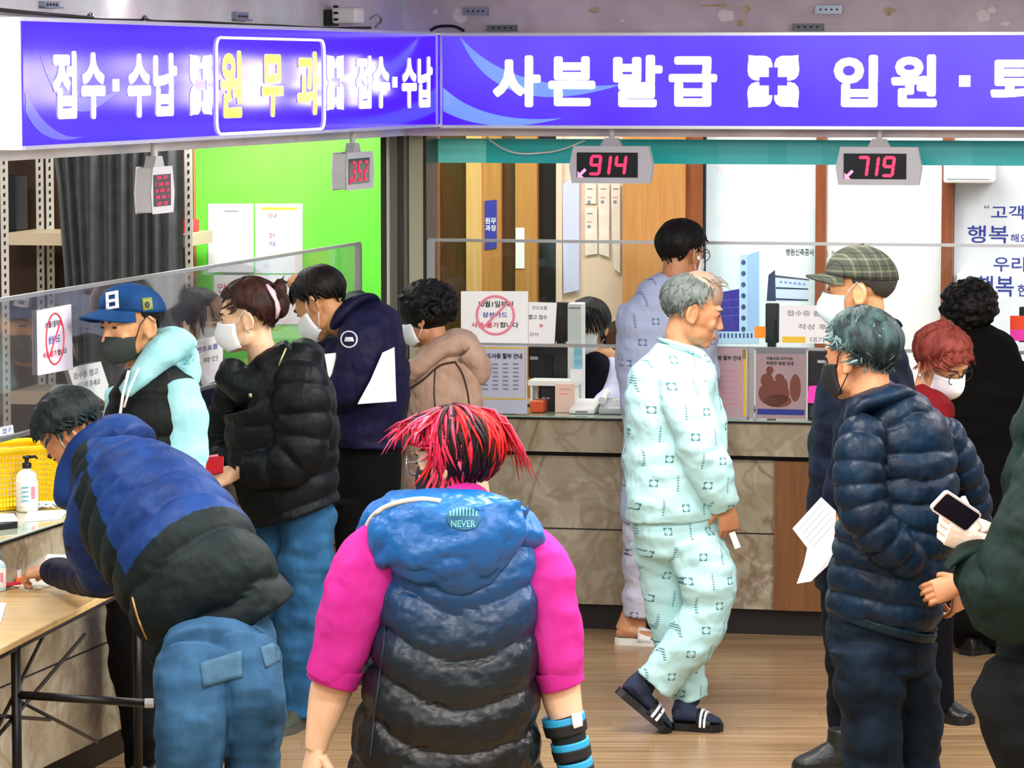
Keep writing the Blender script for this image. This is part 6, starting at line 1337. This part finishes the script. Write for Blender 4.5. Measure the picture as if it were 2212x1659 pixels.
P.raw('wisp', wl, mat('hair_wisp', '857c72', .6, spec=.22))
jk = MB(); F1 = folds(.014, 8)
loft(jk, [(1452, 748, .0, 46, .08), (1455, 790, .0, 88, .13), (1450, 850, .0, 98, .155), (1446, 950, .0, 98, .165), (1452, 1050, .0, 101, .17), (1456, 1118, .0, 103, .175)], P.d, puff=F1, n=36, cap=(.25, .04))
loft(jk, [(1470, 812, -.12, 48, .065), (1490, 880, -.16, 56, .075), (1515, 970, -.17, 52, .075), (1545, 1045, -.15, 44, .068), (1566, 1088, -.12, 37, .06)], P.d, puff=F1)
loft(jk, [(1500, 800, .12, 46, .07), (1530, 900, .16, 38, .06), (1548, 1000, .12, 30, .05)], P.d, puff=F1)
go = P.part('gown', jk, gown, .0065, 2, [(.014, .07)])
hm_ = MB(); loft(hm_, [(1360, 1118, -.05, 6, .03), (1450, 1132, -.18, 8, .012), (1545, 1140, -.1, 6, .03)], P.d)
nk = MB(); nk.tube([at(1422, 733, P.d + .02), at(1445, 738, P.d - .075), at(1480, 748, P.d - .10), at(1512, 772, P.d - .08)], .008, 8); P.raw('neck_band', nk, gown, go)
tr = MB(); F1 = folds(.016, 8)
loft(tr, [(1460, 1095, .0, 98, .15), (1465, 1150, .0, 98, .15), (1468, 1190, .0, 92, .14)], P.d, puff=F1)
loft(tr, [(1500, 1170, -.06, 66, .11), (1522, 1240, -.08, 62, .105), (1528, 1310, -.09, 54, .10), (1494, 1385, -.07, 55, .10), (1448, 1440, -.05, 50, .095), (1418, 1475, -.04, 46, .09)], P.d, puff=F1, cap=(.3, .02))
loft(tr, [(1425, 1165, .07, 62, .11), (1440, 1260, .08, 54, .10), (1452, 1350, .09, 50, .095), (1475, 1430, .09, 45, .09), (1496, 1508, .09, 38, .085)], P.d, puff=F1, cap=(.3, .02))
P.part('trousers', tr, gown, .0065, 2, [(.016, .07)])
slipper(P, 1328, 1496, 1442, 1592, sole_black, mat('strap_black', '121419', .5), d=12.46, up=(.62, .1, .78), stripes=True, sock=sock_m, ank=at(1402, 1468, 12.46), ank_r=.05)
slipper(P, 1452, 1574, 1562, 1580, sole_black, mat('strap_black', '121419', .5), stripes=True, sock=sock_m, ank=at(1490, 1505, 12.62))

# ---- the man in the plaid cap
P = Person(1850, 11.95, 'person in checked cap, white mask and long navy jacket behind the grey haired man', skin_mid)
P.head(1855, 622, 0, 78, 2, 0, 1.18, neck=(1885, 740, .03), nr=.055)
P.hand(1800, 1120, -.20, (-.5, .0, -.85), (-.6, -.7, .3), side=1, curl=(.5, .55, .6, .6), thumb=.6)
P.skinloft([(1885, 740, 0, 45, .08), (1875, 1000, 0, 70, .1), (1865, 1220, 0, 60, .1)])
P.body(); P.eyes('3a342e', .8); P.mask(mat('mask_pale_blue', 'd8f0f6', .7), mask_white, top=-.014, beak=.034)
P.hair([(0, 60), (60, 40), (78, -8), (92, -4), (110, -14), (130, -34), (180, -42)], mat('hair_salt', '3c3c38', .55, spec=.22, bump=(90, .6)), th=.006, rough=.002, seed=2)
def plaid():
    m = mat('plaid_wool', '3e4238', .85, spec=.2, bump=(120, .2)); x, y, z = coords(m); u = x + y * .7
    mixcol(m, ((u * 22).fr() < .16) * .55, '6c6c58'); mixcol(m, ((z * 24).fr() < .16) * .55, '70705c'); mixcol(m, ((u * 22 + .5).fr() < .10) * .6, '20281f'); mixcol(m, ((z * 24 + .5).fr() < .1) * .6, '20281f'); return m
pm_ = plaid(); cap_on(P, pm_, pm_, .062, droop=.004, tall=.010)
jk = MB(); navy2 = fabric('coat_dark_navy', '0a1428', .65, (10, .5), '0e1a34')
loft(jk, [(1888, 715, .02, 48, .10), (1880, 770, .0, 84, .14), (1872, 850, .0, 108, .16), (1866, 950, .0, 120, .175), (1862, 1080, .0, 118, .18), (1862, 1180, .0, 112, .18), (1862, 1270, .0, 100, .17)], P.d, puff=folds(.012), n=34, cap=(.3, .04))
loft(jk, [(1885, 800, -.12, 56, .08), (1858, 920, -.17, 52, .078), (1832, 1020, -.2, 46, .07), (1808, 1100, -.2, 36, .06)], P.d, puff=folds(.012))
ja = P.part('jacket', jk, navy2, .0065, 2, [(.010, .07)])
co_ = MB(); loft(co_, [(1832, 775, -.06, 12, .05), (1856, 748, -.08, 18, .06), (1890, 710, -.02, 16, .09), (1910, 702, .05, 10, .07)], P.d); P.part('collar', co_, navy2, .006, 2, parent=ja)
tr = MB(); loft(tr, [(1855, 1240, 0, 84, .14), (1850, 1320, 0, 78, .13)], P.d); loft(tr, [(1830, 1290, -.02, 54, .11), (1828, 1430, -.01, 46, .10), (1826, 1585, 0, 34, .085)], P.d, puff=folds(.012), cap=(.3, .02)); loft(tr, [(1895, 1290, .06, 54, .11), (1900, 1430, .08, 44, .10), (1900, 1580, .08, 34, .085)], P.d, puff=folds(.012), cap=(.3, .02)); P.part('trousers', tr, fabric('trousers_dark_navy', '070e1e', .8, (8, .5)), .007, 2)
bt = mat('boot_black_green', '0c1414', .45, bump=(30, .5)); shoe(P, 1842, 1662, 1712, 1668, None, bt, sole_black, .1, .085, .06); shoe(P, 1915, 1640, 1800, 1648, None, bt, sole_black, .1, .085, .06)

# ---- the grey haired man in the quilted down jacket
P = Person(1900, 10.4, 'person with grey hair and black mask in dark blue down jacket with hands clasped behind', skin)
P.head(1857, 766, 0, 50, 6, 0, 1.14, neck=(1888, 890, .02), nr=.058)
P.hand(2076, 1262, -.20, (-.9, -.12, -.24), (.1, -.9, .35), side=1, curl=(.38, .42, .46, .5), thumb=.9, sz=.95)
P.hand(2078, 1258, .12, (-.1, .2, -1), (.75, -.6, .0), side=1, curl=(.5, .5, .6, .6), thumb=.5)
P.skinloft([(1890, 890, 0, 55, .08), (1930, 1050, 0, 80, .1), (1910, 1290, 0, 75, .1)])
P.body(); P.eyes('4a4c4a', .8); P.mask(mask_black, top=-.016, beak=.03)
hgt_ = mat('hair_teal_grey', '142022', .55, spec=.22, bump=(70, .5, (1, 1, .35)), var=(30, '3e5856', (1, 1, .35), .42, .72)); hgl = mat('hair_silver', '708584', .55, spec=.22, bump=(70, .5, (1, 1, .35)), var=(30, '5c7473', (1, 1, .35)))
def greyfn(az, el, R): return 1 if (R.random() < (.75 if abs(az) < 75 else .35 if el > 40 else .10)) else 0
P.hair([(0, 46), (35, 46), (56, 34), (72, 8), (88, 4), (104, -10), (126, -34), (180, -44)], [hgt_, hgl], th=.018, locks=700, ll=(.03, .055), lw=.0042, rough=.005, seed=17, wild=.45, fn=greyfn)
dn = fabric('down_jacket_blue', '0d2238', .42, (16, .5), '12304a')
jk = MB(); Q = quilt(.074, .020, .0, .0, .022)
loft(jk, [(1892, 880, .02, 54, .10), (1928, 925, .0, 104, .145), (1938, 990, .0, 124, .165), (1942, 1080, .0, 126, .18), (1932, 1180, .0, 128, .19), (1915, 1270, .0, 126, .19), (1905, 1342, .0, 120, .18)], P.d, puff=Q, step=.0055, n=40, cap=(.3, .04))
loft(jk, [(1868, 920, -.12, 44, .07), (1858, 980, -.17, 54, .08), (1858, 1060, -.19, 54, .08), (1880, 1130, -.20, 52, .078), (1935, 1190, -.18, 46, .07), (1990, 1232, -.10, 38, .06), (2042, 1258, .02, 31, .05)], P.d, puff=quilt(.062, .016), step=.005)
loft(jk, [(2030, 930, .08, 44, .075), (2072, 1000, .12, 42, .08), (2096, 1070, .16, 40, .075), (2102, 1130, .18, 38, .07), (2092, 1200, .16, 33, .06), (2080, 1248, .13, 30, .05)], P.d, puff=quilt(.062, .016), step=.005)
ja = P.part('jacket', jk, dn, .0052, 1, [(.006, .04)])
co_ = MB(); loft(co_, [(1840, 925, -.09, 14, .05), (1848, 885, -.10, 20, .06), (1885, 862, -.06, 24, .10), (1922, 852, .02, 24, .11), (1938, 880, .06, 18, .09)], P.d, puff=quilt(.05, .008)); P.part('collar', co_, dn, .0055, 2, parent=ja)
hm_ = MB(); loft(hm_, [(1908, 1332, -.0, 124, .187), (1902, 1352, .0, 120, .18)], P.d, cap=(.02, .02)); P.part('hem', hm_, fabric('down_jacket_hem', '15303c', .5), .006, 1, parent=ja)
tr = MB(); F1 = folds(.018, 7)
loft(tr, [(1905, 1320, 0, 114, .16), (1905, 1400, 0, 118, .16), (1905, 1440, 0, 112, .15)], P.d, puff=F1)
loft(tr, [(1872, 1400, -.05, 82, .13), (1880, 1500, -.06, 72, .12), (1888, 1600, -.06, 66, .11), (1892, 1680, -.05, 62, .105), (1895, 1850, -.02, 54, .095)], P.d, puff=F1, cap=(.3, .02))
loft(tr, [(1960, 1400, .06, 70, .12), (1975, 1520, .06, 60, .11), (1978, 1640, .06, 58, .10), (1980, 1840, .08, 50, .09)], P.d, puff=F1, cap=(.3, .02))
P.part('trousers', tr, navy_trouser, .0065, 2, [(.014, .08)])
shoe(P, 1920, 1890, 1820, 1905, None, black_plastic, sole_black); shoe(P, 2005, 1870, 1905, 1880, None, black_plastic, sole_black)

# ---- the red haired woman bowing
P = Person(2010, 12.7, 'person with short reddish hair and red scarf bowing beside the person in black', skin)
P.head(2036, 780, 0, -138, 30, 6, 1.05, neck=(1998, 860, .02), nr=.05)
P.skinloft([(1998, 870, 0, 35, .08), (2000, 1050, 0, 50, .1), (2008, 1250, 0, 45, .09)])
P.body(); P.eyes('4a2418'); P.mask(mask_white, top=-.014, beak=.03); P.glasses(mat('wire_dark', '2a2a2e'))
P.hair([(0, 30), (40, 26), (64, 4), (86, -18), (110, -34), (140, -44), (180, -50)], mat('hair_auburn', '58180f', .6, spec=.22, bump=(70, .6, (1, 1, .4)), var=(30, '7a342a', (1, 1, .4))), th=.022, locks=420, ll=(.03, .06), lw=.006, rough=.008, seed=6, wild=.7)
ea = MB(); ea.ell([*P.h(.084, -.006, -.05)], (.005, .005, .005), n=8); P.raw('earring', ea, mat('pearl', 'f0e8e0', .2))
sf = MB(); loft(sf, [(1985, 850, -.05, 30, .07), (2005, 880, -.08, 46, .09), (2018, 930, -.10, 40, .09), (2015, 985, -.10, 30, .07)], P.d, puff=folds(.02, 12)); P.part('scarf', sf, fabric('scarf_red', '8c0c18', .8, (14, .5)), .006, 2)
jk = MB(); loft(jk, [(1995, 868, .03, 42, .09), (1995, 920, .03, 66, .13), (2000, 1050, .02, 66, .14), (2005, 1200, .0, 62, .14), (2010, 1300, .0, 56, .13)], P.d, puff=quilt(.08, .01), step=.008); P.part('coat', jk, fabric('coat_charcoal', '0e1018', .7), .007, 2)
tr = MB(); loft(tr, [(2012, 1270, 0, 52, .12), (2020, 1400, 0, 38, .1), (2034, 1530, 0, 28, .08)], P.d, cap=(.3, .02)); loft(tr, [(1985, 1270, .1, 46, .12), (1985, 1520, .1, 28, .08)], P.d, cap=(.3, .02)); P.part('trousers', tr, fabric('trousers_black_navy', '060814', .85), .007, 2)
bs = mat('shoe_black', '0a0b0d', .35); shoe(P, 2012, 1552, 2098, 1566, None, bs, sole_black, .095, .07, .03); shoe(P, 1965, 1534, 2040, 1540, None, bs, sole_black, .095, .07, .03)

# ---- the person all in black
P = Person(2110, 14.2, 'person with black permed hair in long black coat, back turned', skin)
P.head(2092, 672, 0, 10, 4, 0, 1.02, neck=(2095, 740, 0), nr=.05)
P.skinloft([(2095, 745, 0, 50, .08), (2100, 950, 0, 70, .1), (2105, 1250, 0, 60, .1)])
P.body()
P.curls([(0, 30), (60, 10), (95, -40), (130, -60), (180, -64)], mat('hair_black_curl', '050505', .6, spec=.2), n=200, r=(.012, .024), rad_=(.098, .112, .094), seed=9)
jk = MB(); loft(jk, [(2095, 718, .0, 62, .10), (2098, 750, .0, 96, .14), (2102, 830, .0, 108, .16), (2105, 950, .0, 104, .165), (2105, 1100, .0, 96, .165), (2105, 1250, .0, 90, .16), (2105, 1350, .0, 88, .16)], P.d, puff=folds(.012), n=32)
loft(jk, [(2182, 790, -.02, 34, .07), (2198, 880, -.02, 36, .07), (2180, 990, .08, 32, .065), (2160, 1040, .18, 26, .05)], P.d, puff=folds(.01)); loft(jk, [(2020, 790, -.02, 34, .07), (2006, 900, .04, 36, .07), (2030, 1010, .16, 28, .06)], P.d, puff=folds(.01))
P.part('coat', jk, fabric('coat_black', '040404', .9, (10, .4)), .007, 2, [(.01, .07)])
tr = MB(); loft(tr, [(2085, 1330, 0, 40, .09), (2095, 1395, 0, 32, .08)], P.d, cap=(.3, .02)); loft(tr, [(2140, 1330, 0, 40, .09), (2145, 1390, 0, 32, .08)], P.d, cap=(.3, .02)); P.part('trousers', tr, black_trouser, .007, 2)
shoe(P, 2085, 1416, 2130, 1408, None, bs, sole_black); shoe(P, 2140, 1410, 2185, 1404, None, bs, sole_black)

# ---- the person with the phone, mostly outside the picture
P = Person(2290, 9.9, 'person in bulky dark green jacket at the right edge holding a phone in both hands', mat('skin_fair', 'f0d8c4', .5, bump=(60, .06)))
P.head(2330, 690, 0, 84, 18, 0, 1.0, neck=(2350, 800, 0))
P.hand(2120, 1172, -.16, (-.90, .1, .28), (.15, -.9, -.42), side=1, curl=(.45, .5, .5, .5), thumb=-.1, sz=1.1)
P.hand(2166, 1158, -.02, (-.75, -.45, .40), (.45, -.2, .9), side=-1, curl=(.55, .6, .65, .7), thumb=.5, sz=1.08)
loft(P.hb, [(2150, 1185, -.15, 24, .024), (2122, 1172, -.16, 22, .021)], P.d, n=16, step=.01)
loft(P.hb, [(2215, 1190, .0, 26, .028), (2190, 1172, .0, 24, .026), (2166, 1158, -.02, 23, .021)], P.d, n=16, step=.01)
P.skinloft([(2350, 800, 0, 60, .08), (2330, 1000, 0, 80, .1), (2300, 1300, 0, 70, .1)]); P.body(); P.eyes(); P.lips()
P.hair([(0, 40), (50, 30), (75, -10), (100, -40), (180, -60)], mat('hair_black_gloss', '070606', .55, spec=.22), th=.018, locks=80, seed=4)
gj = fabric('jacket_dark_green', '10241f', .75, (9, .6), '173029'); jk = MB(); F1 = folds(.02, 7)
loft(jk, [(2350, 800, .0, 60, .1), (2345, 850, .0, 120, .15), (2320, 1000, .02, 140, .19), (2295, 1200, .02, 140, .21), (2285, 1330, .02, 136, .21), (2290, 1400, .02, 128, .20)], P.d, puff=F1, n=34)
loft(jk, [(2310, 930, -.14, 74, .1), (2262, 1080, -.24, 92, .12), (2205, 1250, -.27, 100, .13), (2165, 1292, -.26, 92, .115), (2128, 1248, -.21, 66, .09), (2112, 1198, -.17, 44, .062)], P.d, puff=F1)
loft(jk, [(2330, 960, .16, 70, .1), (2290, 1120, .16, 60, .09), (2235, 1200, .06, 40, .07), (2205, 1186, .0, 30, .05)], P.d, puff=F1)
ja = P.part('jacket', jk, gj, .0065, 2, [(.016, .08)])
cf = MB(); loft(cf, [(2044, 1226, -.20, 6, .05), (2075, 1196, -.20, 14, .06), (2112, 1186, -.18, 22, .065), (2148, 1186, -.15, 18, .055)], P.d); P.part('cuff', cf, gj, .005, 2, parent=ja)
tr = MB(); tk = fabric('wide_trousers_charcoal', '111618', .85, (8, .6), '161d20'); F1 = folds(.02, 6)
loft(tr, [(2280, 1380, 0, 120, .17), (2270, 1450, -.02, 128, .18), (2255, 1520, -.03, 130, .18)], P.d, puff=F1); loft(tr, [(2215, 1450, -.06, 98, .15), (2200, 1540, -.07, 92, .15), (2205, 1610, -.06, 78, .14), (2215, 1690, -.04, 62, .12)], P.d, puff=F1, cap=(.3, .05)); loft(tr, [(2320, 1480, .05, 86, .14), (2330, 1690, .05, 66, .12)], P.d, puff=F1, cap=(.3, .05)); P.part('trousers', tr, tk, .0075, 2)
bg = mat('boot_grey_blue', '8d9aa4', .6); shoe(P, 2250, 1790, 2150, 1800, None, bg, mat('sole_white', 'd8d8d8', .6), .1, .085, .05); shoe(P, 2370, 1775, 2280, 1785, None, bg, mat('sole_white', 'd8d8d8', .6), .1, .085, .05)

# ---- staff behind the counters
P = Person(1290, 15.5, 'person in dark vest and white shirt sitting behind the monitor at the right counter', skin_mid)
P.head(1270, 705, 0, 150, 10, 0, 1.0, neck=(1288, 760, .02), nr=.05); P.skinloft([(1290, 760, 0, 40, .07), (1295, 900, 0, 50, .09)]); P.body(); P.eyes(); P.mask(mask_white)
P.hair([(0, 36), (50, 30), (75, -20), (100, -50), (180, -64)], mat('hair_black_gloss', '070606', .55, spec=.22), th=.02, locks=120, ll=(.08, .14), seed=31, droop=1.0)
sh = MB(); loft(sh, [(1312, 782, -.02, 20, .05), (1322, 810, -.06, 22, .055), (1318, 855, -.12, 22, .05), (1285, 885, -.24, 18, .045)], P.d, puff=folds(.01)); loft(sh, [(1255, 790, -.02, 20, .05), (1240, 840, -.1, 20, .05), (1250, 880, -.22, 18, .045)], P.d, puff=folds(.01)); loft(sh, [(1285, 765, 0, 18, .06), (1288, 790, 0, 36, .09)], P.d); P.part('shirt', sh, fabric('shirt_white_blue', 'd4d8f4', .8, (16, .5)), .006, 2)
vt = MB(); loft(vt, [(1286, 768, -.01, 26, .075), (1287, 800, -.02, 42, .11), (1288, 870, -.02, 42, .12), (1290, 930, -.02, 40, .12)], P.d); P.part('vest', vt, fabric('vest_navy_black', '0c0a1a', .8), .006, 2)
P = Person(415, 14.75, 'person with black hair and mask sitting behind the acrylic screen at the left counter', skin_pale)
P.head(432, 690, 0, 250, 12, 0, 1.05, neck=(440, 760, .02), nr=.05); P.skinloft([(440, 760, 0, 40, .07), (445, 900, 0, 50, .09)]); P.body(); P.eyes(); P.mask(mask_white)
P.hair([(0, 36), (50, 30), (75, -20), (100, -46), (180, -60)], mat('hair_black_gloss', '070606', .55, spec=.22), th=.018, locks=120, ll=(.06, .1), seed=33, droop=1.0)
vt = MB(); loft(vt, [(442, 768, -.01, 30, .075), (444, 800, -.02, 58, .11), (446, 870, -.02, 60, .12), (446, 950, -.02, 58, .12)], P.d, puff=folds(.01)); loft(vt, [(395, 800, -.05, 24, .05), (385, 870, -.12, 22, .05)], P.d); P.part('cardigan', vt, fabric('cardigan_navy', '1a2138', .85), .006, 2)
